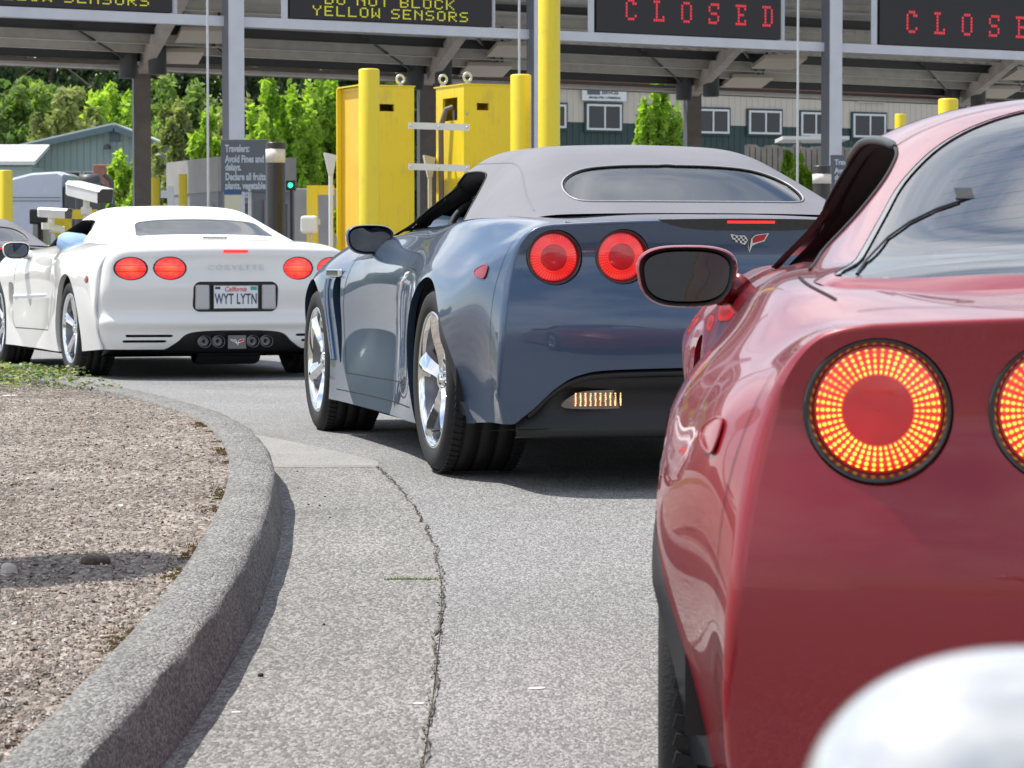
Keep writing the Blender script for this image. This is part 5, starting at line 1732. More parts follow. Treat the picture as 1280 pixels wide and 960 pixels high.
FONT = {'A': "01110 10001 10001 11111 10001 10001 10001", 'B': "11110 10001 10001 11110 10001 10001 11110", 'C': "01110 10001 10000 10000 10000 10001 01110", 'D': "11110 10001 10001 10001 10001 10001 11110",
        'E': "11111 10000 10000 11110 10000 10000 11111", 'K': "10001 10010 10100 11000 10100 10010 10001", 'L': "10000 10000 10000 10000 10000 10000 11111", 'N': "10001 11001 10101 10011 10001 10001 10001",
        'O': "01110 10001 10001 10001 10001 10001 01110", 'R': "11110 10001 10001 11110 10100 10010 10001", 'S': "01111 10000 10000 01110 00001 00001 11110", 'T': "11111 00100 00100 00100 00100 00100 00100",
        'W': "10001 10001 10001 10101 10101 11011 10001", 'Y': "10001 10001 01010 00100 00100 00100 00100", ' ': "0 0 0 0 0 0 0"}
SERIF = dict(FONT)
SERIF.update({'C': "01110 10011 10000 10000 10000 10001 01110", 'L': "11100 01000 01000 01000 01000 01001 11111", 'E': "11111 01001 01000 01110 01000 01001 11111", 'D': "11110 01001 01001 01001 01001 01001 11110",
              'S': "01111 10001 10000 01110 00001 10001 11110", 'O': "01110 10001 10001 10001 10001 10001 01110"})
def dots(m, txt, x0, ztop, pitch, gap, org, font=FONT, mat=0, hs=1.0, dot=.80):
    x = x0
    for ch in txt:
        rows = font[ch].split(); w = max(5 if ch != ' ' else 3, len(rows[0]))
        for r, row in enumerate(rows):
            for c, bit in enumerate(row):
                if bit == '1':
                    p = org + gx * (x + c * pitch) ; z = ztop - r * pitch * hs
                    s_ = pitch * dot / 2
                    a = p - gx * s_; b = p + gx * s_
                    m.add([(a.x, a.y, z - s_ * hs), (b.x, b.y, z - s_ * hs), (b.x, b.y, z + s_ * hs), (a.x, a.y, z + s_ * hs)], [(0, 1, 2, 3)], mat)
        x += pitch * w + gap
    return x
def msign(pa, pb, label, lines, mat, font=FONT, hs=1.0):
    a, b = gpt(pa), gpt(pb); c = (a + b) / 2
    o = empty("message_sign", (c.x, c.y, 4.46), 0, label, "sign", "electronic lane signs on the gantry")
    m = MB(); L = (b - a).length
    m.box(Vector((0, 0, .57)) + gn * .0, (L, .22, 1.12), Matrix.Rotation(gang, 3, 'Z'))
    m.build("sign_case", M['sign_face'], o)
    for (pstart, pend, ztop, txt) in lines:
        s0 = (gpt(pstart) - c).dot(gx); s1 = (gpt(pend) - c).dot(gx)
        # letter pitch from the span
        n5 = sum(5 if ch != ' ' else 3 for ch in txt); gaps = len(txt) - 1
        k = 1.75 if font is FONT else 7.5
        pitch = (s1 - s0) / (n5 + gaps * k)
        m = MB(); dots(m, txt, s0, ztop - 4.46, pitch, pitch * k, gn * .118, font, 0, hs)
        m.build("lettering", mat, o)
    return o
def zat(px, py):
    p = gpt(px); return CAM_Z + (HORIZON - py) / FPX * p.y
ys_l = M['led_yellow']
msign(-40, 214, "leftmost lane sign with yellow letters that end in SENSORS", [(-27, 186, zat(80, -6) , "YELLOW SENSORS"), (-12, 168, zat(80, -22), "DO NOT BLOCK")], ys_l, hs=.74)
msign(360, 611, "lane sign with two lines of yellow letters, DO NOT BLOCK YELLOW SENSORS", [(404, 565, zat(485, 0), "DO NOT BLOCK"), (389, 582, zat(485, 14.5), "YELLOW SENSORS")], ys_l, hs=.74)
msign(741, 970, "lane sign with the red word CLOSED, complete, right of the tall yellow column", [(778, 961, zat(870, 7.5), "CLOSED")], M['led_red'], SERIF, hs=1.18)
msign(1093, 1324, "lane sign with the red word CLOSED cut off at the right edge of the photo", [(1127, 1309, zat(1218, 22), "CLOSED")], M['led_red'], SERIF, hs=1.18)

# --- canopy roof behind the signs
RA = lambda px: at(px, 81 + px * .0413, 48.6 + 12.8 * px / 1280)      # rear edge, from the photograph's left to right
canopy = empty("canopy_roof", (0, 46, 0), 0, "long open steel canopy roof with corrugated deck over the lanes", "canopy")
C0 = Vector((0, 46, 0))
def front(px): p = gpt(px) + Vector((0, 0, 5.75)) - gn * .5; return p
ra0, ra1 = RA(-260), RA(1500)
f0 = front(-420); f1 = front(1560)
def roofp(s, u, dz=0.0):
    """s along the lanes (0..1), u from rear edge (0) to front (1)"""
    r = ra0.lerp(ra1, s); f = f0.lerp(f1, s)
    q = r.lerp(f, u); q.z += dz; return q
m = MB(); n = 420; V = []
for i in range(n + 1):
    dz = .06 if (i // 2) % 2 else 0.0
    for u in (0, 1.12): V.append(roofp(i / n, u, .22 + dz) - C0)
m.add(V, [(2 * i, 2 * i + 1, 2 * i + 3, 2 * i + 2) for i in range(n)])
V2 = [v + Vector((0, 0, .09)) for v in (V[0], V[1], V[2 * n], V[2 * n + 1])]
m.add(V2, [(0, 1, 3, 2)])
m.build("roof_deck", M['deck'], canopy)
for k_, u in enumerate((.05, .12, .19, .27, .36, .46, .57, .69, .82, .95)):
    m = MB(); a = roofp(0, u, .12) - C0; b = roofp(1, u, .12) - C0
    m.beam(a, b, .025, .17); m.beam(a + Vector((0, -.04, -.08)), b + Vector((0, -.04, -.08)), .09, .012); m.build("purlin", M['purlin'] if k_ % 3 else M['steel_dark'], canopy)
m = MB(); a = roofp(0, -.012, .07) - C0; b = roofp(1, -.012, .07) - C0; m.beam(a, b, .08, .16); m.build("eave_channel", M['fascia'], canopy)
m = MB(); a = roofp(0, .02, -.02) - C0; b = roofp(1, .02, -.02) - C0; m.tube([a, b], .04, 8); m.build("gutter_pipe", M['purlin'], canopy)
# rafters with their rear posts and the drum housings
def s_of(px):
    # parameter s whose rear point projects to px
    lo, hi = 0, 1
    for _ in range(40):
        mid = (lo + hi) / 2; q = roofp(mid, 0)
        if 640 + q.x / q.y * FPX < px: lo = mid
        else: hi = mid
    return lo
for px, pf, lb in ((181, 289, "weathered canopy post at the left with foliage on both sides"), (535, 667, "canopy post between the two yellow boxes"), (866, 1033, "weathered canopy post beside the small bright tree"), (1196, 1400, "canopy post rising behind the roof of the red car")):
    s = s_of(px); r = roofp(s, 0.02); p2 = front(pf)
    m = MB(); a = Vector((r.x, r.y, r.z - .02)) - C0; b = Vector((p2.x, p2.y, p2.z)) - C0
    m.beam(a - (b - a) * .04, b, .16, .26); m.build("rafter", M['rafter'], canopy)
    o = empty("canopy_post", (r.x, r.y, 0), .25, lb, "canopy post", "rear posts of the canopy")
    m = MB(); hz = r.z - .08
    m.box((0, -.12, hz / 2), (.28, .014, hz)); m.box((0, .12, hz / 2), (.28, .014, hz)); m.box((0, 0, hz / 2), (.014, .24, hz)); m.build("post", M['steel_rust'], o)
    m = MB(); m.box((-.146, 0, hz / 2), (.010, .26, hz)); m.build("dark_side", M['steel_dark'], o)
    m = MB(); m.box((0, 0, .02), (.5, .5, .04)); m.build("base_plate", M['galv'], o)
    for dx, du in ((-.12, .09), (.42, .12)):
        q = roofp(s, du) - C0 + Vector((dx, 0, 0))
        m = MB(); m.lathe([(.001, -.34), (.14, -.34), (.155, -.33), (.155, .28), (.10, .34)], c=(q.x, q.y, q.z - .0), n=24); m.build("drum_housing", M['steel_dark'], canopy)
    # knee braces and rods
    for (du0, ds0, du1, ds1) in ((.02, .0, .30, -.030), (.02, 0, .30, .034)):
        a = roofp(s + ds0, du0, -.03) - C0; b = roofp(s + ds1, du1, .12) - C0
        m = MB(); m.tube([a, b], .022, 6); m.build("brace_rod", M['steel_dark'], canopy)
    for k in (-1, 1):
        a = roofp(s + .055, .12, .05) - C0; b = roofp(s + .055 + .012 * k, .42, .12) - C0
        m = MB(); m.beam(a, b, .045, .045); m.build("sag_brace", M['steel_dark'], canopy)
# light fittings hung in pairs under the deck
for px in (262, 640, 960, 1262):
    s = s_of(px)
    for du, dx, k in ((.14, -.35, 0), (.30, .35, 1)):
        q = roofp(s, du, -.02) - C0 + Vector((dx, 0, 0))
        rot = Matrix.Rotation(.26, 3, 'Z') @ Matrix.Rotation(-.20, 3, 'X')
        m = MB(); m.box(q, (.85, .75, .07), rot); m.build("light_fitting", M['fitting'] if 'fitting' in M else M.setdefault('fitting', pm("light_fitting", (.62, .55, .46), .5)), canopy)
# thin vertical rods / masts
for px, py0, Y, lb in ((261, 260, 33.0, "thin grey mast standing left of the first gantry post"), (649, 110, 33.0, "thin grey mast rising behind the right yellow box"), (996, 260, 34.0, "thin grey mast left of the right-hand gantry post")):
    p = at(px, 300, Y); m = MB(); m.tube([(0, 0, 0), (0, 0, 6.4)], .014, 8); o = m.build("mast", M['galv']); o.location = (p.x, Y, 0); tag(o, lb, "mast", "thin masts at the lanes")

# --- yellow sensor boxes
def bollard(px0, px1, ptop, Y, mat, label, name="bollard", cap=True, group=None, band=False, sink=0.0):
    c = at((px0 + px1) / 2, ptop, Y); r = (px1 - px0) / 2 / FPX * Y; h = c.z
    o = empty(name, (c.x, Y, 0), 0, label, "bollard", group)
    m = MB(); m.lathe([(r, 0), (r, h - r * .16), (r * .96, h - r * .08), (r * .84, h - r * .02), (.001, h)], n=28); m.build("post", mat, o)
    if band:
        zb0 = at(0, band[0], Y).z; zb1 = at(0, band[1], Y).z
        m = MB(); m.lathe([(r + .0005, zb1), (r + .003, zb1), (r + .003, zb0), (r + .0005, zb0)], n=28); m.build("reflective_band", M['bollard_white'], o)
    m = MB(); m.lathe([(r * 1.5, 0), (r * 1.5, .03), (r * 1.02, .035)], n=24); m.build("base_ring", M['concrete'], o)
    return o
YB = "yellow bollards guarding the lane equipment"
bollard(449, 475, 87, 29.0, M['yellow'], "tall yellow bollard in front of the left yellow box", group=YB)
bollard(638, 664, 94, 29.4, M['yellow'], "yellow bollard right of the second yellow box", group=YB)
bollard(0, 17, 213, 33.0, M['yellow'], "yellow bollard at the left edge beside the truck", group=YB)
bollard(190, 201, 222, 47.0, M['yellow'], "thin yellow bollard beside the left canopy post, with a steel strap", group=YB)
bollard(224, 235, 218, 46.0, M['yellow'], "thin yellow bollard in front of the grey booth", group=YB)
bollard(1171, 1196, 124, 31, M['yellow'], "yellow bollard whose top shows above the red car's roof", group=YB)
bollard(1117, 1131, 143, 45, M['yellow'], "small yellow bollard top just left of the red car's roof", group=YB)
bollard(672.5, 700, -60, 29.2, M['yellow'], "very tall yellow column rising past the top of the photo", name="yellow_column")
BB = "black bollards with a white band"
bollard(333, 357, 178, 31.0, M['bollard_black'], "black bollard with a white band beside the traveler sign", band=(187, 204), group=BB)
bollard(1015, 1038, 207, 31.5, M['bollard_black'], "black bollard with a white band between the blue and red cars", band=(218, 230), group=BB)

def eye_bolt(parent, p, r=.043):
    m = MB(); pts = [Vector(p) + Vector((math.cos(a) * r, 0, .08 + math.sin(a) * r)) for a in np.linspace(0, 2 * PI, 21)]
    m.tube(pts, .014, 8, caps=False); m.lathe([(.03, 0), (.03, .02), (.016, .03)], c=p, n=12); return m.build("lifting_eye", M['galv'], parent)
def sensor_box(px_l, px_c, px_r, ptop, Y, label, open_left=False):
    """a steel cabinet seen across its near vertical corner at px_c"""
    c = at(px_c, ptop, Y); top = c.z
    wl = (px_c - px_l) / FPX * Y; wr = (px_r - px_c) / FPX * Y
    ang = R(26)
    W = wr / math.cos(ang); D = min(.9, wl / math.sin(ang) * .98)
    o = empty("sensor_cabinet", (c.x, Y, 0), ang * 1.0, label, "cabinet", "yellow sensor cabinets beside the lane")
    # local frame: x along the front face, y backwards; origin at the near corner
    o.rotation_euler = (0, 0, ang)
    t = .03; m = MB(); D2 = D
    def wall(x0, y0, x1, y1, z0=0.0, z1=top, mat=0, M_=m): M_.box(((x0 + x1) / 2, (y0 + y1) / 2, (z0 + z1) / 2), (abs(x1 - x0), abs(y1 - y0), z1 - z0), mat=mat)
    # front with a slot near the top
    sx0 = W * .26; sx1 = W * (.50 if not open_left else .60); sz = top - .26
    if open_left: sx0, sx1 = W * .34, W * .62
    wall(0, 0, sx0, t); wall(sx1, 0, W, t); wall(sx0, 0, sx1, t, 0, sz); wall(sx0, 0, sx1, t, sz + .075, top)
    wall(W - t, t, W, D2); wall(t, D2 - t, W - t, D2)
    if not open_left:
        a, b = D2 * .22, D2 * .72
        wall(0, t, t, a); wall(0, b, t, D2 - t); wall(0, a, t, b, 0, top - .36); wall(0, a, t, b, top - .12, top)
    m.build("cabinet_shell", M['yellow'], o)
    m = MB(); m.box((W / 2, D2 / 2, top - .02), (W - 2 * t - .004, D2 - 2 * t - .004, .03)); m.box((W / 2, D2 / 2, top + .008), (W + .02, D2 + .02, .014)); m.build("cabinet_lid", M['yellow'], o)
    m = MB(); m.box((W * .5, D2 * .5, top * .5 - .1), (W - .1, .05, top - .3)); m.build("inner_panel", M['yellow_bounce'] if open_left else M['steel_dark'], o)
    eye_bolt(o, (W * .92, D2 * .4, top + .015)) if open_left else (eye_bolt(o, (W * .22, D2 * .25, top + .015)), eye_bolt(o, (W * .08, D2 * .85, top + .015)))
    for z in (top - .9, top - .3): 
        m = MB(); m.lathe([(.001, -.012), (.014, -.01), (.016, 0)], c=(W * .06, 0, z), axis='Y', n=8); m.build("bolt", M['galv'], o)
    return o, W, D2, top
o1, W1, D1, T1 = sensor_box(419, 452, 517, 108, 29.8, "left yellow sensor cabinet, open on its left side, behind the tall bollard", True)
m = MB(); m.box((.05, D1 * .5, T1 * .5), (.02, D1 - .02, T1 - .05)); m.build("lit_side", M['yellow_bounce'], o1)
m = MB(); m.box((.0, D1 - .012, T1 * .5), (.05, .022, T1 - .0)); m.build("edge_flange", M['yellow'], o1)
o2, W2, D2_, T2 = sensor_box(541, 580, 642, 107, 29.9, "right yellow sensor cabinet with a grey cable down its side")
m = MB(); m.tube([(.02, D2_ * .45, T2 - .22), (-.05, D2_ * .46, T2 - .24), (-.08, D2_ * .55, T2 - .42), (-.06, D2_ * .60, T2 - .9), (-.05, D2_ * .60, .3)], .030, 10); m.build("cable", M['hose'] if 'hose' in M else M.setdefault('hose', pm("grey_hose", (.16, .13, .11), .6)), o2)
# the two pale straps bolted between the cabinets
for py, lb in ((158, "upper pale steel strap bolted across the two yellow cabinets"), (209, "lower pale steel strap bolted across the two yellow cabinets")):
    a = at(511, py - .5, 29.55); b = at(587, py + 2, 29.62)
    m = MB(); m.beam((0, 0, 0), b - a, .03, .068); o = m.build("steel_strap", M['white_metal']); o.location = a; tag(o, lb, "strap", "straps between the yellow cabinets")
    m = MB()
    for t in (.04, .5, .96):
        q = (b - a) * t; m.lathe([(.001, -.028), (.010, -.026), (.011, -.01)], c=(q.x, q.y, q.z), axis='Y', n=8)
    m.build("bolts", M['galv'], o)
# white lamp heads on poles beside the cabinets
for (pxa, pxb, py0, py1, Y, lb) in ((405, 419, 195, 218, 29.9, "white flared lamp head on a pole left of the left yellow cabinet"), (529, 542, 198, 222, 30.6, "white flared lamp head on a pole left of the right yellow cabinet")):
    c = at((pxa + pxb) / 2 + 2, py1, Y); top = at(0, py0, Y).z; w = (pxb - pxa) / FPX * Y
    o = empty("lamp_post", (c.x, Y, 0), .1, lb, "lamp", "white lamps beside the yellow cabinets")
    m = MB(); z0, z1 = c.z, top
    V = [(-w * .22, -.06, z0), (w * .22, -.06, z0), (w * .22, .06, z0), (-w * .22, .06, z0), (-w * .62, -.12, z1 + .03), (w * .5, -.12, z1), (w * .5, .12, z1), (-w * .62, .12, z1 + .03)]
    m.add(V, [(0, 1, 2, 3), (4, 5, 6, 7), (0, 1, 5, 4), (1, 2, 6, 5), (2, 3, 7, 6), (3, 0, 4, 7)]); m.build("lamp_head", M['white_metal'], o)
    m = MB(); m.lathe([(w * .20, 0), (w * .20, z0)], n=14); m.build("pole", M['white_metal'], o)

# --- guard frames
def frame(label, Y, segs, name="guard_frame", box=None):
    """segs: list of (px0,py0,px1,py1,width) members, each a square tube"""
    c = at(segs[0][0], segs[0][1], Y)
    o = empty(name, (c.x, Y, 0), 0, label, "guard rail")
    for (x0, y0, x1, y1, w, nm, rd) in segs:
        a = at(x0, y0, Y); b = at(x1, y1, Y + (.0 if nm == 'post' else .0)); a = a - Vector((c.x, Y, 0)); b = b - Vector((c.x, Y, 0))
        if nm == 'post': b.z = 0
        m = MB()
        if rd: m.tube([a, b], w / 2, 16)
        else: m.beam(a, b, w, w)
        m.build(nm, M['yellow'], o)
    return o
f1 = frame("yellow guard frame with a pale box, left of the left cabinet", 30.5, [(391, 232, 391, 400, .115, 'post', False), (397, 238, 418, 238, .10, 'rail', False)], "guard_frame")
c = at(387, 281, 30.2); m = MB(); m.box((0, 0, 0), (.18, .12, .19), bev=.03); o = m.build("junction_box", M['white_metal']); o.location = c; tag(o, "pale junction box on the yellow guard frame right of the booth", "junction box")
m = MB(); m.tube([(.02, 0, -.09), (.02, 0, -.6)], .014, 8); m.box((.10, 0, .03), (.03, .06, .06)); m.build("conduit", M['galv'], o)
f2 = frame("yellow guard frame behind the two security cameras", 30.0, [(80, 270, 80, 400, .155, 'post', False), (84, 268, 122, 268, .10, 'rail', False), (108, 255, 108, 330, .05, 'post', False)], "guard_frame")
f3 = frame("thick yellow pipe rail in front of the dark car", 29.0, [(30, 317, 118, 317, .17, 'rail', True), (112, 319, 112, 400, .15, 'post', True), (64, 319, 64, 400, .15, 'post', True)], "pipe_rail")

# --- security cameras
def cctv(px, py, Y, L, W, H, label, yaw, pitch, mat_front, stand):
    p = at(px, py, Y)
    o = empty("security_camera", p, yaw, label, "camera", "white security cameras on the yellow guard frame")
    rot = Matrix.Rotation(pitch, 3, 'X')
    m = MB()
    # housing: hexagonal prism with a sloping hood; looks along -y
    prof = [(-.5, -.42), (.5, -.42), (.56, .30), (.40, .5), (-.40, .5), (-.56, .30)]
    V = []
    for yy, k in ((-.5, 1.0), (.42, .97), (.5, .82)):
        for x, z in prof: V.append(rot @ Vector((x * W * k, yy * L, z * H * k)))
    F = [(i * 6 + j, i * 6 + (j + 1) % 6, (i + 1) * 6 + (j + 1) % 6, (i + 1) * 6 + j) for i in range(2) for j in range(6)] + [tuple(range(12, 18))]
    m.add(V, F); m.add([rot @ Vector((x * W * 1.06, yy * L, .5 * H * 1.03 if abs(x) < .45 else .31 * H)) for yy in (-.56, .46) for x in (-.56, -.40, .40, .56)], [(0, 1, 5, 4), (1, 2, 6, 5), (2, 3, 7, 6)])
    m.build("camera_housing", M['white_metal'], o)
    m = MB(); m.add([rot @ Vector((x * W * .93, -.485 * L, z * H * .93)) for x, z in prof], [tuple(range(6))]); m.build("front_glass", M['lens_dark'], o)
    m = MB()
    if stand == 'knuckle':
        m.tube([rot @ Vector((.02, .1 * L, -.42 * H)), Vector((.02, .08, -.42 * H - .10)), Vector((.02, .08, -.42 * H - .34))], .035, 12)
        m.box((.02, .08, -.42 * H - .12), (.09, .10, .09), bev=.02)
    else:
        m.tube([(0, .04, -.4 * H), (0, .05, -.4 * H - .10)], .035, 12); m.tube([(-.01, .05, -.4 * H - .11), (.10, -.04, -.4 * H - .13)], .045, 12)
        m.tube([(-.06, .06, -.4 * H - .05), (-.06, .06, -.4 * H - .12)], .05, 12)
    m.build("camera_mount", M['white_metal'], o)
    return o
cctv(112, 241, 29.5, .62, .185, .165, "larger white security camera with a black front, mounted above the yellow frame", R(42), R(9), None, 'knuckle')
cctv(69, 267, 29.3, .36, .12, .11, "smaller white security camera left of the larger one", R(62), R(3), None, 'arm')
c = at(50, 271, 29.6); m = MB(); m.box((0, 0, 0), (.175, .2, .155), bev=.015); m.tube([(0, .05, -.07), (0, .08, -.6)], .03, 8); o = m.build("flood_lamp", M['black_trim']); o.location = c; tag(o, "square black lamp behind the smaller security camera", "lamp")
c = at(53, 294, 30.4); m = MB(); m.box((0, 0, 0), (.155, .25, .42), bev=.008); o = m.build("control_box", M['box_grey'] if 'box_grey' in M else M.setdefault('box_grey', pm("box_grey", (.27, .30, .31), .5))); o.location = c; tag(o, "grey control box below the black lamp", "control box")
m = MB(); m.box((0, 0, -.75), (.06, .06, 1.2)); m.build("box_stand", M['galv'], o)

# --- booth with traveler sign, poster, signal
def booth(xa, xb, xc, ytop, Y, label, depth=3.0, dirn=-1):
    """front face xb..xc, side face xa..xb running away"""
    a = at(xb, ytop, Y); b = at(xc, ytop + 3, Y + .6); z = a.z
    o = empty("toll_booth", (a.x, a.y, 0), 0, label, "booth")
    f = b - a; f.z = 0; W = f.length; fx = f.normalized(); back = Vector((-fx.y, fx.x, 0))
    s_ = at(xa, ytop, Y + depth) ; sd = Vector((s_.x - a.x, depth, 0))
    ft = .50
    # roof fascia
    P = [Vector((0, 0, 0)), fx * W, fx * W + sd, sd]
    def slab(P, z0, z1, mat, nm, ins=0.0):
        c = sum(P, Vector()) / 4; Q = [p + (c - p).normalized() * ins for p in P]
        m = MB(); V = [Vector((p.x, p.y, z0)) for p in Q] + [Vector((p.x, p.y, z1)) for p in Q]
        m.add(V, [(0, 1, 2, 3)[::-1], (4, 5, 6, 7), (0, 1, 5, 4), (1, 2, 6, 5), (2, 3, 7, 6), (3, 0, 4, 7)]); return m.build(nm, mat, o)
    slab(P, z - .58, z, M['booth_top'], "roof_fascia", 0)
    slab(P, 0, z - .58, M['booth'], "wall", .05)
    # windows, set proud of the walls in frames
    def win(base, d, nn, u0, u1, z0, z1, nm="window"):
        m = MB(); p0 = base + d * u0 + nn * .0; p1 = base + d * u1 + nn * .0
        m.beam(Vector((p0.x, p0.y, (z0 + z1) / 2)), Vector((p1.x, p1.y, (z0 + z1) / 2)), .05, z1 - z0)
        w = m.build(nm, M['win_frame2'], o)
        m = MB(); q0 = base + d * (u0 + .05) + nn * .03; q1 = base + d * (u1 - .05) + nn * .03
        m.beam(Vector((q0.x, q0.y, (z0 + z1) / 2)), Vector((q1.x, q1.y, (z0 + z1) / 2)), .01, z1 - z0 - .12)
        m.build("pane", M['win_blue'], w)
    nf = Vector((fx.y, -fx.x, 0))
    win(nf * -.02, fx, nf, .30, .62, 1.05, z - .72); win(nf * -.02, fx, nf, .82, W - .12, .95, z - .72)
    sdn = sd.normalized(); ns = Vector((-sdn.y, sdn.x, 0))
    if ns.x > 0: ns = -ns
    win(ns * -.02, sdn, ns, .30, 1.45, 1.15, z - .80); win(ns * -.02, sdn, ns, 1.65, 2.7, 1.15, z - .80)
    return o
M['win_frame2'] = pm("booth_window_frame", (.30, .31, .35), .4)
booth(209, 273, 371, 196, 47.5, "grey toll booth with a metal roof band behind the white convertible")

def traveler_sign(pa, pb, y0, y1, Y, label, lines, tw):
    a = at(pa, y0, Y); b = at(pb, y1, Y); W = b.x - a.x; H = a.z - b.z
    o = empty("traveler_sign", (a.x, Y, b.z), 0, label, "sign", "grey traveler signs on the gantry posts")
    m = MB(); m.box((W / 2, 0, H / 2), (W, .03, H), bev=.006); m.build("sign_panel", M['sign_grey'], o)
    for z, txt, s in lines:
        t = text_mesh(txt, s, M['sign_text'], o, "lettering", .002, align='LEFT', bold=.004, wscale=tw); t.location = (.055, -.018, H - z)
    for xx in (W * .12, W * .6):
        m = MB(); m.tube([(xx, .05, .2 - b.z), (xx, .05, H - .05)], .02, 8); m.build("sign_stand", M['galv'], o)
    return o
TX = [(.115, "Travelers:", .125), (.245, "Avoid Fines and", .125), (.345, "delays.", .125), (.465, "Declare all fruits,", .125), (.575, "plants, vegetables", .125), (.680, "and meats.", .125)]
traveler_sign(277, 336, 175, 240, 35.5, "grey sign with white words for travelers, left of the black bollard", TX, .60)
TX2 = [(.10, "Travelers:", .10), (.21, "Avoid Fines and", .10), (.30, "delays.", .10), (.40, "Declare all fruits,", .10), (.50, "plants, vegetables", .10), (.60, "and meats.", .10)]
traveler_sign(1037, 1097, 194, 262, 37.5, "grey sign with white words for travelers, half hidden by the red car", TX2, .80)
p = at(292, 240, 35.2); m = MB(); m.box((0, 0, -.13), (.21, .012, .20)); o = m.build("poster", M['poster']); o.location = p; tag(o, "cream poster with a blue header under the traveler sign", "poster")
m = MB(); m.box((0, -.003, -.005), (.215, .014, .06)); m.build("poster_header", M['poster_blue'], o)
m = MB(); m.tube([(0, .03, -.02), (0, .03, -1.5)], .012, 6); m.build("poster_stand", M['galv'], o)
p = at(364, 232, 34.5); m = MB(); m.box((0, 0, 0), (.115, .10, .125), bev=.01); m.tube([(0, .06, -.05), (0, .06, -1.6)], .02, 8); o = m.build("signal_lamp", M['black_trim']); o.location = p; tag(o, "small signal with a lit green lamp right of the black bollard", "signal")
m = MB(); m.lathe([(.001, -.062), (.022, -.060), (.030, -.052)], axis='Y', n=20); m.build("green_lamp", M['green_lamp'], o)
# strap device on thin bollard
p = at(214, 247, 44.0); m = MB(); m.box((0, 0, 0), (.10, .05, .34), bev=.01); m.beam((-.15, 0, .05), (-.02, 0, .05), .03, .12); o = m.build("card_reader", M['white_metal']); o.location = p; tag(o, "white bracket device between the two thin yellow bollards", "bracket")
m = MB(); m.tube([(0, .05, 0), (0, .05, -1.7)], .03, 8); m.build("stand", M['galv'], o)
# unseen disc on a post, added outside the frame to shade the mulch
o = empty("shadow_disc", (-2.10, 7.25, ground_z(7.3) + KH), R(55), "unseen disc on a slim steel post, added to throw the shadow across the mulch", "sign")
m = MB(); m.lathe([(.03, 0), (.03, 1.95), (.001, 1.96)], n=16); m.build("post", M['galv'], o)
m = MB(); m.lathe([(.001, -.03), (.42, -.03), (.43, -.025), (.42, -.02), (.001, -.02)], c=(0, 0, 1.72), axis='Y', n=40); m.build("sign_panel", M['white_metal'], o)
# ------------------------------------------------------------------ buildings, truck, trees behind the plaza
M['siding_blue'] = pm("pale_blue_siding", (.34, .44, .43), .6)
M['siding_beige'] = pm("beige_siding", (.56, .52, .45), .7)
M['siding_green'] = pm("dark_green_siding", (.028, .060, .062), .6)
M['roof_metal'] = pm("white_roof", (.66, .67, .66), .4)
M['trim_blue'] = pm("blue_trim", (.12, .19, .22), .5)
M['trim_red'] = pm("red_brown_trim", (.20, .085, .06), .6)
M['truck_body'] = pm("truck_body", (.50, .55, .66), .25, coat=.6, var=.03)
M['wood'] = pm("weathered_fence", (.24, .22, .19), .9, var=.2, vscale=3)

def ribbed_wall(m, a, b, z0, z1, pitch=.30, depth=.03, mat=0, tops=None):
    """vertical siding boards from a to b; tops(t) gives the upper edge"""
    a, b = Vector(a), Vector(b); L = (b - a).length; n = max(2, int(L / pitch)); d = (b - a).normalized(); nn = Vector((d.y, -d.x, 0))
    V = []; pos = []
    for i in range(n):
        for f_, o_ in ((0, 0), (.80, 0), (.84, -depth), (.96, -depth)): pos.append(((i + f_) / n, o_))
    pos.append((1, 0))
    for t, o_ in pos:
        p = a.lerp(b, t) + nn * o_; zt = tops(t) if tops else z1
        V += [(p.x, p.y, z0), (p.x, p.y, zt)]
    m.add(V, [(2 * i, 2 * i + 1, 2 * i + 3, 2 * i + 2) for i in range(len(pos) - 1)], mat)

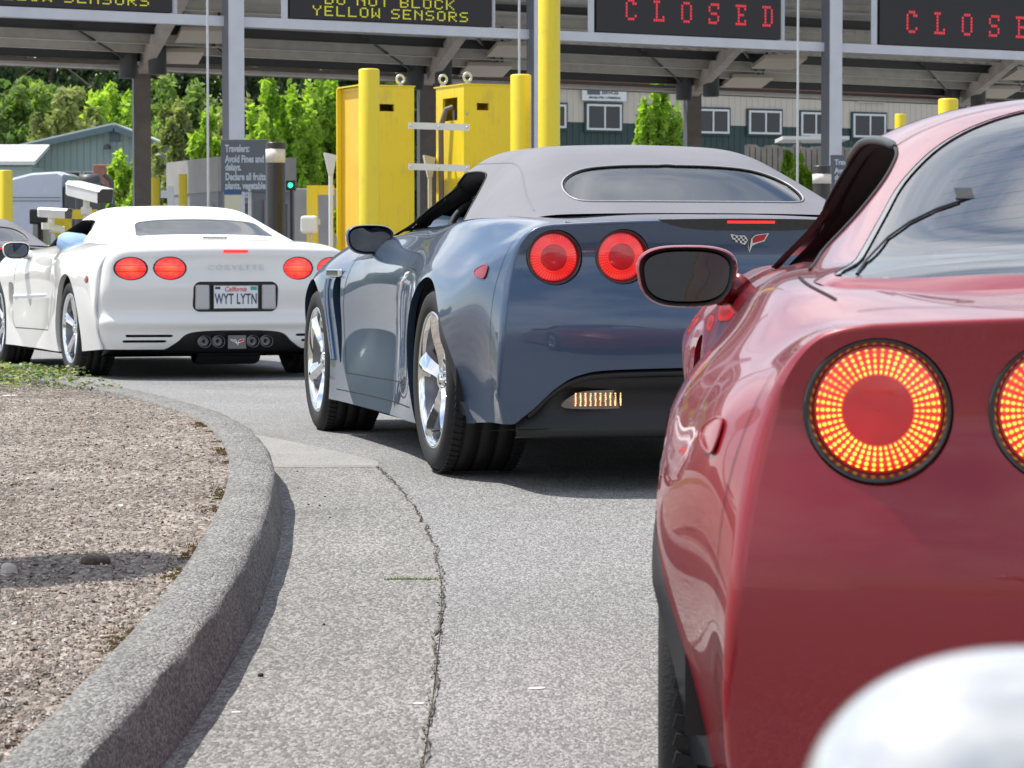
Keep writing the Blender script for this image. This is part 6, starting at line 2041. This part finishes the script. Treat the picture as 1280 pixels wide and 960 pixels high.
# left: gabled shed
def gable():
    Y = 96.0
    c = at(60, 300, Y); o = empty("gabled_shed", (c.x, Y, 0), 0, "pale blue-green gabled shed behind the truck", "building")
    L = at(-190, 245, Y); A_ = at(146, 160, Y); Rr = at(178, 173, Y + 0); P0 = Vector((c.x, Y, 0))
    L2 = at(0, 193, Y)
    slope = (A_.z - L2.z) / (A_.x - L2.x)
    xl = A_.x - 9.0; zl = A_.z - 9.0 * slope; xr = A_.x + 1.6; zr = A_.z - 1.6 * .40
    m = MB()
    def tops(t):
        x = xl + (xr - xl) * t
        return (A_.z - (A_.x - x) * slope if x < A_.x else A_.z - (x - A_.x) * .40)
    ribbed_wall(m, Vector((xl, Y, 0)) - P0, Vector((xr, Y, 0)) - P0, 0, 3, .22, .022, tops=tops)
    m.build("gable_wall", M['siding_blue'], o)
    # side wall returning
    m = MB(); ribbed_wall(m, Vector((xr, Y, 0)) - P0, Vector((xr, Y + 14, 0)) - P0, 0, zr, .22, .022); m.build("side_wall", M['siding_blue'], o)
    for (x0, z0, x1, z1, nm) in ((xl - .3, zl - .3 * slope, A_.x, A_.z, "roof"), (A_.x, A_.z, xr + .35, zr - .14, "roof")):
        m = MB(); V = []
        for yy in (Y - .45, Y + 14):
            for x, z in ((x0, z0), (x1, z1)):
                V += [Vector((x, yy, z + .03)) - P0, Vector((x, yy, z + .14)) - P0]
        m.add(V, [(0, 2, 3, 1), (4, 5, 7, 6), (0, 1, 5, 4), (2, 6, 7, 3), (1, 3, 7, 5), (0, 4, 6, 2)]); m.build(nm, M['roof_metal'], o)
        m = MB(); m.beam(Vector((x0, Y - .47, z0 - .02)) - P0, Vector((x1, Y - .47, z1 - .02)) - P0, .04, .20); m.build("barge_board", M['trim_blue'], o)
    v0 = at(145, 170, Y); m = MB(); m.box(Vector((v0.x, Y - .03, v0.z)) - P0, (.34, .06, .42)); m.build("gable_vent", M['trim_blue'], o)
    v0 = at(137, 184, Y); m = MB(); m.tube([Vector((v0.x, Y, v0.z)) - P0, Vector((v0.x, Y - .3, v0.z + .05)) - P0], .05, 8); m.lathe([(.10, 0), (.13, -.14)], c=Vector((v0.x, Y - .3, v0.z + .05)) - P0, n=12); m.build("wall_lamp", M['steel_dark'], o)
    for xa, xb in ((22, 46), (80, 103), (105, 120)):
        a = at(xa, 214, Y); b = at(xb, 236, Y)
        m = MB(); m.box(Vector(((a.x + b.x) / 2, Y - .04, (a.z + b.z) / 2)) - P0, (b.x - a.x, .05, a.z - b.z)); w = m.build("window", M['win_frame'], o)
        m = MB(); m.box(Vector(((a.x + b.x) / 2, Y - .08, (a.z + b.z) / 2)) - P0, (b.x - a.x - .12, .02, a.z - b.z - .12)); m.build("pane", M['win_dark'], w)
gable()
# lower white roof at the far left
a = at(-80, 193, 92); b = at(45, 181, 92)
o = empty("low_building", (a.x, 92, 0), 0, "low building with a plain white roof at the far left", "building")
m = MB(); V = [Vector((0, 0, a.z - .35)), Vector((b.x - a.x, 0, a.z - .35)), Vector((b.x - a.x, 3.0, b.z)), Vector((0, 3.0, b.z))]; V2 = [v + Vector((0, 0, .12)) for v in V]
m.add(V + V2, [(0, 1, 2, 3), (4, 5, 6, 7), (0, 1, 5, 4), (1, 2, 6, 5), (2, 3, 7, 6), (3, 0, 4, 7)]); m.build("roof", M['roof_metal'], o)
m = MB(); m.box(((b.x - a.x) / 2, 1.6, (a.z - .4) / 2), (b.x - a.x - .3, 2.6, a.z - .4)); m.build("wall", M['siding_blue'], o)

# right: long two-tone building
def long_building():
    a = at(560, 150, 83); b = at(1420, 150, 93)
    o = empty("long_building", (a.x, a.y, 0), 0, "long building, beige above and dark green below, behind the right lanes", "building")
    A0 = Vector((a.x, a.y, 0)); d = Vector((b.x - a.x, b.y - a.y, 0)); L = d.length; dn = d.normalized(); nn = Vector((dn.y, -dn.x, 0))
    zc = CAM_Z + (HORIZON - 154) / FPX * 85; zt = CAM_Z + (HORIZON - 92) / FPX * 85 - .35
    m = MB(); ribbed_wall(m, (0, 0, 0), d, 0, zc, .20, .014); m.build("lower_wall", M['siding_green'], o)
    m = MB(); ribbed_wall(m, nn * .02, d + nn * .02, zc, zt, .20, .014); m.build("upper_wall", M['siding_beige'], o)
    m = MB(); m.beam(nn * .10 + Vector((0, 0, zt + .02)), d + nn * .10 + Vector((0, 0, zt + .02)), .2, .22); m.build("roof_trim", M['trim_red'], o)
    m = MB(); V = [nn * .3 + Vector((0, 0, zt + .14)), d + nn * .3 + Vector((0, 0, zt + .14)), d - nn * 7 + Vector((0, 0, zt + 1.6)), nn * -7 + Vector((0, 0, zt + 1.6))]
    m.add(V, [(0, 1, 2, 3)]); m.build("roof", M['steel_dark'], o)
    def upos(px):
        k = (px - 640) / FPX; t = (k * A0.y - A0.x) / (d.x - k * d.y); return t * L
    for k, (xa, xb, ya, yb) in enumerate(((672, 706, 131, 161), (731, 775, 131, 164), (800, 838, 134, 166), (867, 909, 137, 168), (933, 974, 139, 169), (998, 1034, 141, 171), (1063, 1104, 143, 173), (1180, 1222, 147, 177))):
        u0, u1 = upos(xa), upos(xb); pm_ = dn * ((u0 + u1) / 2); yy = A0.y + pm_.y
        z1 = CAM_Z + (HORIZON - ya) / FPX * yy; z0 = CAM_Z + (HORIZON - yb) / FPX * yy
        rz = Matrix.Rotation(math.atan2(dn.y, dn.x), 3, 'Z')
        m = MB(); c = pm_ + nn * .06 + Vector((0, 0, (z0 + z1) / 2)); m.box(c, (u1 - u0 + .10, .05, z1 - z0 + .10), rz); m.build("window_surround", M['siding_green'], o)
        m = MB(); w_, h_ = u1 - u0 - .02, z1 - z0 - .02
        for (dx, dz, sx, sz) in ((0, h_ / 2 - .03, w_, .06), (0, -h_ / 2 + .03, w_, .06), (-w_ / 2 + .03, 0, .06, h_ - .12), (w_ / 2 - .03, 0, .06, h_ - .12), (.02, 0, .05, h_ - .12)):
            m.box(c + dn * dx + nn * .045 + Vector((0, 0, dz)), (sx, .04, sz), rz)
        f = m.build("window", M['win_frame'], o)
        m = MB(); m.box(c + nn * .032, (w_ - .06, .01, h_ - .06), rz); m.build("pane", M['win_dark'], f)
    # notice boards on the wall
    return o, dn, nn, A0, upos
LB, ldn, lnn, LA0, lup = long_building()
def wall_board(xa, xb, ya, yb, label, txts):
    u0, u1 = lup(xa), lup(xb); c = LA0 + ldn * ((u0 + u1) / 2) + lnn * .12; z1 = CAM_Z + (HORIZON - ya) / FPX * c.y; z0 = CAM_Z + (HORIZON - yb) / FPX * c.y
    o = empty("wall_sign", (c.x, c.y, (z0 + z1) / 2), math.atan2(ldn.y, ldn.x), label, "sign")
    m = MB(); m.box((0, 0, 0), (u1 - u0, .05, z1 - z0)); m.build("sign_board", M['plate_white'], o)
    for (txt, s, x, z, mt) in txts:
        if txt == '#': m = MB(); m.box((x, -.03, z), (s, .01, .13)); m.build("sign_block", mt, o)
        else: t = text_mesh(txt, s, mt, o, "lettering", .002, bold=.004); t.location = (x, -.032, z)
    return o
M['ink'] = pm("sign_ink", (.10, .12, .15), .6)
wall_board(725, 780, 111, 127, "white wall sign with the word SERVICES and a phone number above a window", [('#', .42, -.36, .05, M['ink']), ("SERVICES", .135, .18, .05, M['ink']), ("360-332-1778 / 1-7788902234", .085, 0, -.10, M['ink'])])
wall_board(1068, 1103, 118, 129, "small white wall sign tucked under the canopy edge above the right window", [("YES", .17, -.16, .03, M['ink']), ('#', .25, .22, .03, M['yellow'])])
# flat porch roof, fence and low wall in front
a = at(977, 173, 74); b = at(1060, 176, 74)
o = empty("porch_roof", (a.x, 74, 0), 0, "flat white porch roof in front of the long building, left of the red car", "porch roof")
m = MB(); m.box(((b.x - a.x) / 2, 1, a.z), (b.x - a.x, 2.2, .09)); m.build("roof_slab", M['roof_metal'], o)
for xx in (.5, b.x - a.x - .2): m = MB(); m.box((xx, .6, a.z / 2 - .03), (.10, .10, a.z - .1)); m.build("post", M['wood'], o)
a = at(930, 182, 70); b = at(1110, 182, 72)
o = empty("wooden_fence", (a.x, 70, 0), 0, "weathered wooden fence behind the green shrub and the gantry post", "fence")
m = MB(); ribbed_wall(m, (0, 0, 0), (b.x - a.x, 2, 0), 0, a.z, .16, .05, tops=lambda t: a.z + .03 * math.sin(t * 40) + .02 * math.sin(t * 97)); m.build("fence_boards", M['wood'], o)
a = at(960, 215, 55); b = at(1130, 219, 55)
m = MB(); m.box(((b.x - a.x) / 2, 0, a.z / 2), (b.x - a.x, .3, a.z), bev=.02); o = m.build("low_wall", M['booth']); o.location = (a.x, 55, 0); tag(o, "low grey wall below the shrub behind the blue convertible", "wall")
a = at(360, 236, 62); b = at(424, 238, 62)
m = MB(); m.box(((b.x - a.x) / 2, 0, a.z / 2), (b.x - a.x, .3, a.z), bev=.02); o = m.build("low_wall", M['booth_top']); o.location = (a.x, 62, 0); tag(o, "low pale wall behind the yellow guard frame left of the cabinets", "wall")

# truck tractor seen from the side-rear
def truck():
    Y = 60.0; a = at(17, 300, Y); b = at(80, 300, Y); top = at(0, 214.5, Y).z; W = b.x - a.x + .35
    o = empty("truck", (a.x - .35, Y, 0), 0, "pale blue truck with a rounded roof behind the left yellow bollard", "truck")
    out = [(0, .9), (0, top - .62), (.10, top - .34), (.35, top - .13), (.75, top - .03), (W - .1, top), (W, top - .06), (W, .9)]
    m = MB(); V = []; k = len(out)
    for yy, ins in ((0, .06), (.12, 0), (2.3, 0), (2.42, .06)):
        cx = W / 2
        for x, z in out: V.append((cx + (x - cx) * (1 - ins * .6), yy, z - (ins * .8 if z > 1.5 else 0)))
    m.add(V, [(i * k + j, i * k + (j + 1) % k, (i + 1) * k + (j + 1) % k, (i + 1) * k + j) for i in range(3) for j in range(k)] + [tuple(range(k))[::-1], tuple(range(3 * k, 4 * k))], 0, True)
    c = m.build("sleeper_cab", M['truck_body'], o); c.data.set_sharp_from_angle(angle=R(35))
    for zz in (top - .55, top - .62): m = MB(); m.box((W / 2, -.004, zz), (W * .93, .02, .015)); m.build("body_seam", M['trim_blue'], o)
    m = MB(); m.box((W + .22, .8, 1.55), (.42, 1.6, 1.75), bev=.05); m.build("frame_equipment", M['steel_dark'], o)
    m = MB(); m.tube([(W + .55, .2, .9), (W + .55, .2, top - .25)], .07, 12); m.build("exhaust_stack", M['galv'], o)
    m = MB(); m.box((-1.3, 1.2, 1.35), (2.6, 2.2, .95), bev=.2); m.box((-.5, 1.2, 1.95), (1.3, 2.2, .8), bev=.2); m.build("hood", M['truck_body'], o)
    m = MB(); m.box((.4, 1.2, .75), (6.4, .9, .3)); m.build("chassis", M['steel_dark'], o)
    for x in (-1.9, 1.6, 2.9):
        w = MB(); w.lathe([(.001, -.06), (.24, -.05), (.27, .02), (.30, .0), (.50, .0), (.52, .06), (.52, .26), (.48, .30)], c=(x, .02, .52), axis='Y', n=32); w.build("wheel", M['tyre'], o)
truck()
o = empty("excavator_arm", at(110, 240, 58), 0, "dark machine with a rounded hose drum behind the larger security camera", "machine")
m = MB(); m.lathe([(.001, -.20), (.13, -.20), (.15, 0), (.13, .20), (.001, .20)], axis='X', n=20, c=(.05, 0, .22)); m.box((.05, .1, -.5), (.55, .5, 1.4), bev=.05); m.tube([(.35, 0, .35), (.5, 0, .2), (.5, 0, -1.2)], .05, 8)
m.build("machine_body", M['steel_dark'], o); m = MB(); m.box((0, .1, -1.6), (.7, .8, .9), bev=.05); m.build("machine_base", M['steel_dark'], o)
p_ = at(130, 240, 70); m = MB(); m.box((0, 0, -1.2), (.45, .4, 3.2), bev=.03); o = m.build("brick_pier", pm("brick_red", (.33, .15, .12), .9, var=.2)); o.location = (p_.x, 70, 1.9 + .9); tag(o, "reddish pier right of the truck, behind the larger security camera", "pier")

# ------------------------------------------------------------------ trees
def foliage_mat(name, cols, trans=.4):
    m, n, l, b = new_mat(name)
    g = n.new("ShaderNodeObjectInfo"); t = n.new("ShaderNodeTexCoord"); a = n.new("ShaderNodeAttribute"); a.attribute_name = "tone"
    r = n.new("ShaderNodeValToRGB"); cr = r.color_ramp
    cr.elements[0].position = 0; cr.elements[0].color = (*cols[0], 1); cr.elements[1].position = 1; cr.elements[1].color = (*cols[-1], 1)
    for i, c in enumerate(cols[1:-1]): e = cr.elements.new((i + 1) / (len(cols) - 1)); e.color = (*c, 1)
    l.new(a.outputs["Fac"], r.inputs["Fac"]); l.new(r.outputs["Color"], b.inputs["Base Color"]); b.inputs["Roughness"].default_value = .6
    tr = n.new("ShaderNodeBsdfTranslucent"); mul = n.new("ShaderNodeMix"); mul.data_type = 'RGBA'; mul.blend_type = 'MULTIPLY'; mul.inputs["Factor"].default_value = 1; mul.inputs["B"].default_value = (1.5, 1.6, .7, 1)
    l.new(r.outputs["Color"], mul.inputs["A"]); l.new(mul.outputs["Result"], tr.inputs["Color"])
    mx_ = n.new("ShaderNodeMixShader"); mx_.inputs["Fac"].default_value = trans
    l.new(b.outputs[0], mx_.inputs[1]); l.new(tr.outputs[0], mx_.inputs[2]); l.new(mx_.outputs[0], n["Material Output"].inputs["Surface"])
    return m
M['leaf_dark'] = foliage_mat("conifer_foliage", [(.025, .055, .025), (.05, .095, .035), (.09, .15, .055)], .25)
M['leaf_mid'] = foliage_mat("maple_foliage", [(.07, .13, .035), (.15, .24, .06), (.27, .36, .11)], .45)
M['leaf_bright'] = foliage_mat("bright_foliage", [(.13, .24, .03), (.27, .42, .05), (.45, .58, .10)], .5)
M['leaf_olive'] = foliage_mat("olive_foliage", [(.12, .15, .06), (.24, .29, .10), (.38, .42, .18)], .4)
M['bark'] = pm("tree_bark", (.085, .065, .05), .95, var=.3, vscale=6, bump=.6, bscale=12)

def crown(shape, H, Rr, n, leaf, seed, z0=.18, clumps=70, droop=.0, cl_r=.16):
    """leaf faces gathered in clumps through the crown's volume"""
    r = np.random.RandomState(seed)
    C = []
    while len(C) < clumps:
        p = r.uniform(-1, 1, 3)
        if shape == 'cone':
            h = (p[2] + 1) / 2; lim = (1 - h) ** .8 + .04
            rad = math.hypot(p[0], p[1])
            if rad > lim or rad < lim * .35 * r.rand(): continue
            if math.sin(h * 34 + p[0] * 3) < -.6: continue
        elif shape == 'column':
            h = (p[2] + 1) / 2; lim = min(1, .35 + 2.2 * h) * min(1, (1.02 - h) * 4.5 + .1)
            if math.hypot(p[0], p[1]) > lim: continue
        else:
            d = np.linalg.norm(p)
            if d > 1 or d < .35 * r.rand(): continue
        C.append(p)
    C = np.array(C); sz = r.uniform(.6, 1.35, clumps); tone = r.uniform(0, 1, clumps)
    k = r.randint(0, clumps, n)
    off = r.randn(n, 3); off /= np.linalg.norm(off, axis=1)[:, None]; off *= (r.rand(n, 1) ** .55)
    P = C[k] + off * (cl_r * sz[k])[:, None] * [1, 1, .75 if shape != 'column' else 1.5]
    P[:, 2] -= droop * np.hypot(off[:, 0], off[:, 1]) * .1
    W = np.stack([P[:, 0] * Rr, P[:, 1] * Rr, H * (z0 + (P[:, 2] + 1) / 2 * (1 - z0))], 1)
    a = r.randn(n, 3); a /= np.linalg.norm(a, axis=1)[:, None]
    b = np.cross(a, r.randn(n, 3)); b /= np.linalg.norm(b, axis=1)[:, None]
    L = leaf * r.uniform(.6, 1.3, n)[:, None]
    V = np.stack([W - a * L, W + b * L * .5, W + a * L, W - b * L * .5], 1).reshape(-1, 3)
    me = bpy.data.meshes.new("crown")
    F = np.arange(4 * n).reshape(n, 4)
    me.from_pydata(V.tolist(), [], F.tolist())
    at_ = me.attributes.new("tone", 'FLOAT', 'FACE')
    at_.data.foreach_set("value", np.clip(tone[k] * .7 + r.rand(n) * .45 - .08, 0, 1).astype(np.float32))
    return me
def trunk_mesh(H, r0, seed, top=.85, limbs=7):
    r = random.Random(seed); m = MB()
    pts = [Vector((r.uniform(-.03, .03) * H * t, r.uniform(-.03, .03) * H * t, H * top * t)) for t in np.linspace(0, 1, 7)]
    m.tube(pts, [r0 * (1 - .85 * t) for t in np.linspace(0, 1, 7)], 9)
    for i in range(limbs):
        t = r.uniform(.25, .85); q = pts[0].lerp(pts[-1], t); a = r.uniform(0, 6.3); L = H * r.uniform(.12, .24)
        e = q + Vector((math.cos(a) * L, math.sin(a) * L, L * .7)); m.tube([q, q.lerp(e, .5) + Vector((0, 0, -.03 * L)), e], [r0 * .35, r0 * .22, r0 * .08], 6)
    return m
CR = {'conifer': ('cone', 13000, .0016, .05, 220, .12, M['leaf_dark']), 'maple': ('round', 11000, .0015, .10, 110, .20, M['leaf_mid']),
      'bright': ('column', 11000, .0015, .03, 120, .16, M['leaf_bright']), 'olive': ('round', 11000, .0014, .08, 100, .20, M['leaf_olive']),
      'green': ('round', 9000, .0015, .06, 90, .19, M['leaf_bright'])}
TR = {}
def tree(kind, px, ptop, Y, wpx, label, cat="tree", group=None, rz=0.0):
    top = at(px, ptop, Y); H = top.z; Rr = wpx / 2 / FPX * Y
    shp, n_, lf, z0, cl, cr_, mat = CR[kind]
    me = crown(shp, H, Rr, int(n_ * (1.6 if Y > 120 else 1)), lf * Y, int(px * 7 + Y) % 9999, z0, cl, cl_r=cr_); me.materials.append(mat)
    o = empty(cat.replace(' ', '_') if cat != "tree" else {'conifer': 'conifer_tree'}.get(kind, 'tree'), (top.x, Y, 0), 0, label, cat, group)
    c = bpy.data.objects.new("crown", me); COL.objects.link(c); c.parent = o; c.rotation_euler = (0, 0, rz)
    t = trunk_mesh(H * .93, max(.03, H * .022), int(px * 3 + Y)).build("trunk", M['bark'], o)
    return o
TG = "trees beyond the toll plaza"
specs = [
    ('conifer', -20, -40, 128, 190, "dark conifer at the far left edge"), ('conifer', 75, -30, 132, 200, "dark conifer rising behind the left shed"), ('conifer', 150, -60, 126, 150, "dark conifer directly left of the left canopy post"),
    ('conifer', 232, -30, 130, 170, "dark conifer between the left canopy post and the mast"), ('conifer', 330, -50, 128, 180, "dark conifer behind the bright tree right of the gantry post"), ('conifer', 410, -20, 124, 130, "dark conifer just left of the left yellow cabinet"),
    ('maple', 190, 100, 116, 120, "broad mid-green tree behind the left canopy post"), ('olive', 300, 120, 100, 90, "pale tree behind the first gantry post"), ('maple', 55, 100, 118, 120, "broad mid-green tree behind the yellowish one"),
    ('maple', 15, 88, 112, 150, "mid-green broad tree above the white roof"), ('olive', 88, 118, 108, 120, "yellowish green tree behind the shed's left roof slope"), ('green', 140, 108, 110, 130, "fresh green tree behind the shed's ridge"),
    ('maple', 235, 96, 104, 110, "leafy tree filling the gap right of the left canopy post"), ('olive', 222, 130, 92, 70, "pale green tree low beside the left canopy post"), ('green', 262, 150, 84, 60, "small bright green tree above the toll booth"),
    ('bright', 358, 97, 78, 88, "bright green tree in the middle between the gantry post and the cabinets"), ('bright', 405, 108, 80, 66, "bright green tree partly behind the left yellow cabinet"), ('green', 335, 150, 74, 60, "green tree low behind the traveler sign"),
    ('bright', 822, 112, 66, 56, "small upright bright green tree in front of the long building"),
    ('green', 596, 104, 76, 70, "green tree whose top shows over the right yellow cabinet"), ('maple', 470, 92, 90, 90, "tree behind the left yellow cabinet"),
    ('green', 1120, 175, 60, 40, "young tree mostly hidden behind the red car"),
]
for i, (k, px, pt, Y, w, lb) in enumerate(specs): tree(k, px, pt, Y, w, lb, group=TG, rz=i * 1.3)
SG = "shrubs at the plaza"
tree('green', 158, 192, 68, 62, "bright leafy shrub between the security camera and the canopy post", "shrub", SG, .4)
tree('green', 175, 225, 60, 50, "lower shrub behind the thin yellow bollard", "shrub", SG, 2.0)
tree('green', 1003, 190, 52, 46, "bright leafy shrub left of the right gantry post", "shrub", SG, 1.0)
tree('green', 985, 196, 51, 26, "small shrub beside the thin mast on the right", "shrub", SG, 3.0)
tree('green', 1062, 192, 57, 40, "shrub right of the right gantry post", "shrub", SG, 2.2)
tree('green', 440, 240, 58, 50, "shrub low behind the left yellow cabinet", "shrub", SG, 4.2)
# the wood behind closes the view under the canopy
r = np.random.RandomState(9); n = 46000
X = r.uniform(-42, 46, n); Yw = 138 + r.rand(n) * 10; Hw = 14.5 + 3 * np.sin(X * .35) + 2 * np.sin(X * .9 + 1)
Z = Hw * r.rand(n) ** .75
P = np.stack([X, Yw, Z], 1); a = r.randn(n, 3); a /= np.linalg.norm(a, axis=1)[:, None]; b = np.cross(a, r.randn(n, 3)); b /= np.linalg.norm(b, axis=1)[:, None]
L = .42 * r.uniform(.5, 1.3, n)[:, None]
V = np.stack([P - a * L, P + b * L * .6, P + a * L, P - b * L * .6], 1).reshape(-1, 3)
me = bpy.data.meshes.new("woodland"); me.from_pydata(V.tolist(), [], np.arange(4 * n).reshape(n, 4).tolist())
at_ = me.attributes.new("tone", 'FLOAT', 'FACE'); at_.data.foreach_set("value", np.clip(.5 + .35 * np.sin(X * 1.3) * np.sin(Z * 1.1) + r.randn(n) * .2, 0, 1).astype(np.float32))
me.materials.append(foliage_mat('wood_foliage', [(.025, .055, .02), (.06, .11, .035), (.14, .20, .06)], .35)); o = bpy.data.objects.new("woodland", me); COL.objects.link(o)
tag(o, "dark wood far behind the plaza that closes the view", "wood", kind="stuff")
m = MB(); V = []; r = np.random.RandomState(3); n = 260
for i in range(n):
    x = -150 + 300 * i / (n - 1); h = 9 + 2.5 * math.sin(x * .08) + 1.5 * math.sin(x * .31) + r.rand() * 1.2
    V += [(x, 160 + 4 * math.sin(x * .2), 0), (x, 161 + 4 * math.sin(x * .2), h * .7), (x, 165 + 4 * math.sin(x * .2), h)]
F = []
for i in range(n - 1):
    for j in range(2): F.append((3 * i + j, 3 * i + j + 1, 3 * i + j + 4, 3 * i + j + 3))
m.add(V, F, 0, True)
o = m.build("hills", pm("wooded_ridge", (.03, .05, .02), .95, var=.5, vscale=.8, bump=1, bscale=.6)); o["kind"] = "structure"
# ------------------------------------------------------------------ near mirror of the camera's own car, and the white car's driver
M['shell_white'] = pm("white_mirror_shell", (.50, .51, .52), .2, .25, coat=1.0)
M['shell_white'].node_tree.nodes['Principled BSDF'].inputs['Coat IOR'].default_value = 1.9
def near_mirror():
    o = empty("car_door_mirror", (0, 0, 0), 0, "out-of-focus white rounded car door mirror in the bottom right corner", "car mirror")
    D = .78
    c = Vector(((1296 - 640) / FPX * D, D, CAM_Z + (HORIZON - 1022) / FPX * D))
    o.location = c
    bm = bmesh.new(); bmesh.ops.create_uvsphere(bm, u_segments=64, v_segments=40, radius=1)
    for v in bm.verts:
        x, y, z = v.co
        e = 2 / 2.15
        sx = math.copysign(abs(x) ** e, x); sz = math.copysign(abs(z) ** (2 / 2.05), z)
        v.co = Vector((sx * .0625, y * .050 + .01, sz * .0445))
    me = bpy.data.meshes.new("mirror_shell"); bm.to_mesh(me); bm.free()
    link_mesh("mirror_shell", me, M['shell_white'], o, smooth=True)
    m = MB(); m.tube([(.04, .01, -.02), (.09, .03, -.06), (.16, .05, -.10)], [.022, .018, .024], 14); m.build("mirror_arm", M['black_trim'], o)
near_mirror()

M['shirt'] = pm("light_blue_shirt", (.30, .45, .70), .8, bump=.3, bscale=30)
M['skin'] = pm("skin", (.45, .26, .18), .55)
M['hair'] = pm("hair", (.05, .035, .025), .7)
def driver():
    yaw = R(21); base = Vector((-2.19, 19.87, 0))
    root = empty("person", base, yaw, "driver in a light blue shirt with an elbow on the white car's window sill", "person")
    # joints in the car's frame: pelvis, chest, neck, head, arms, legs
    J = [(-.36, .74, .42), (-.36, .70, .58), (-.36, .67, .76), (-.36, .67, .86), (-.36, .69, .93), (-.36, .71, 1.01),
         (-.53, .70, .80), (-.725, .84, .895), (-.60, 1.10, .90), (-.55, 1.20, .92),
         (-.19, .70, .80), (-.12, .92, .66), (-.26, 1.20, .84), (-.30, 1.28, .87),
         (-.45, .78, .42), (-.47, 1.20, .52), (-.47, 1.60, .34), (-.27, .78, .42), (-.25, 1.20, .52), (-.25, 1.6, .34)]
    E = [(0, 1), (1, 2), (2, 3), (3, 4), (4, 5), (2, 6), (6, 7), (7, 8), (8, 9), (2, 10), (10, 11), (11, 12), (12, 13), (0, 14), (14, 15), (15, 16), (0, 17), (17, 18), (18, 19)]
    rad = [.15, .14, .16, .06, .07, .085, .075, .058, .042, .03, .075, .05, .04, .03, .09, .07, .05, .09, .07, .05]
    me = bpy.data.meshes.new("body"); me.from_pydata(J, E, [])
    ob = bpy.data.objects.new("body", me); COL.objects.link(ob)
    sk = ob.modifiers.new("skin", 'SKIN'); sv = me.skin_vertices[0].data
    for i, r in enumerate(rad): sv[i].radius = (r, r)
    sv[0].use_root = True
    ss = ob.modifiers.new("ss", 'SUBSURF'); ss.levels = 2; ss.render_levels = 2
    bpy.context.view_layer.update()
    me2 = bpy.data.meshes.new_from_object(ob.evaluated_get(bpy.context.evaluated_depsgraph_get()))
    bpy.data.objects.remove(ob)
    me2.materials.clear(); me2.materials.append(M['shirt']); me2.materials.append(M['skin'])
    for p in me2.polygons:
        c = p.center
        p.use_smooth = True
        if c.z > .885 and abs(c.x + .36) < .12 and c.y < .85: p.material_index = 1
        if (c.y > 1.03 and c.z > .78): p.material_index = 1
    b = bpy.data.objects.new("body", me2); COL.objects.link(b); b.parent = root
    m = MB(); m.lathe([(.001, .105), (.05, .10), (.088, .06), (.098, .0), (.088, -.05)], n=20, c=(-.36, .695, 1.025)); m.build("hair", M['hair'], root)
    # sleeve rolled at the elbow, standing out of the window
    m = MB()
    pts = [Vector((-.56, .74, .86)), Vector((-.66, .80, .905)), Vector((-.745, .87, .925)), Vector((-.70, .98, .93)), Vector((-.64, 1.04, .915))]
    m.tube(pts, [.080, .078, .070, .060, .050], 16)
    for i in range(len(m.v)):
        x, y, z = m.v[i]; k = .006 * math.sin(x * 70 + y * 40) + .005 * math.sin(y * 90 - z * 60); m.v[i] = (x + k, y + k, z + k)
    m.build("sleeve", M['shirt'], root)
driver()
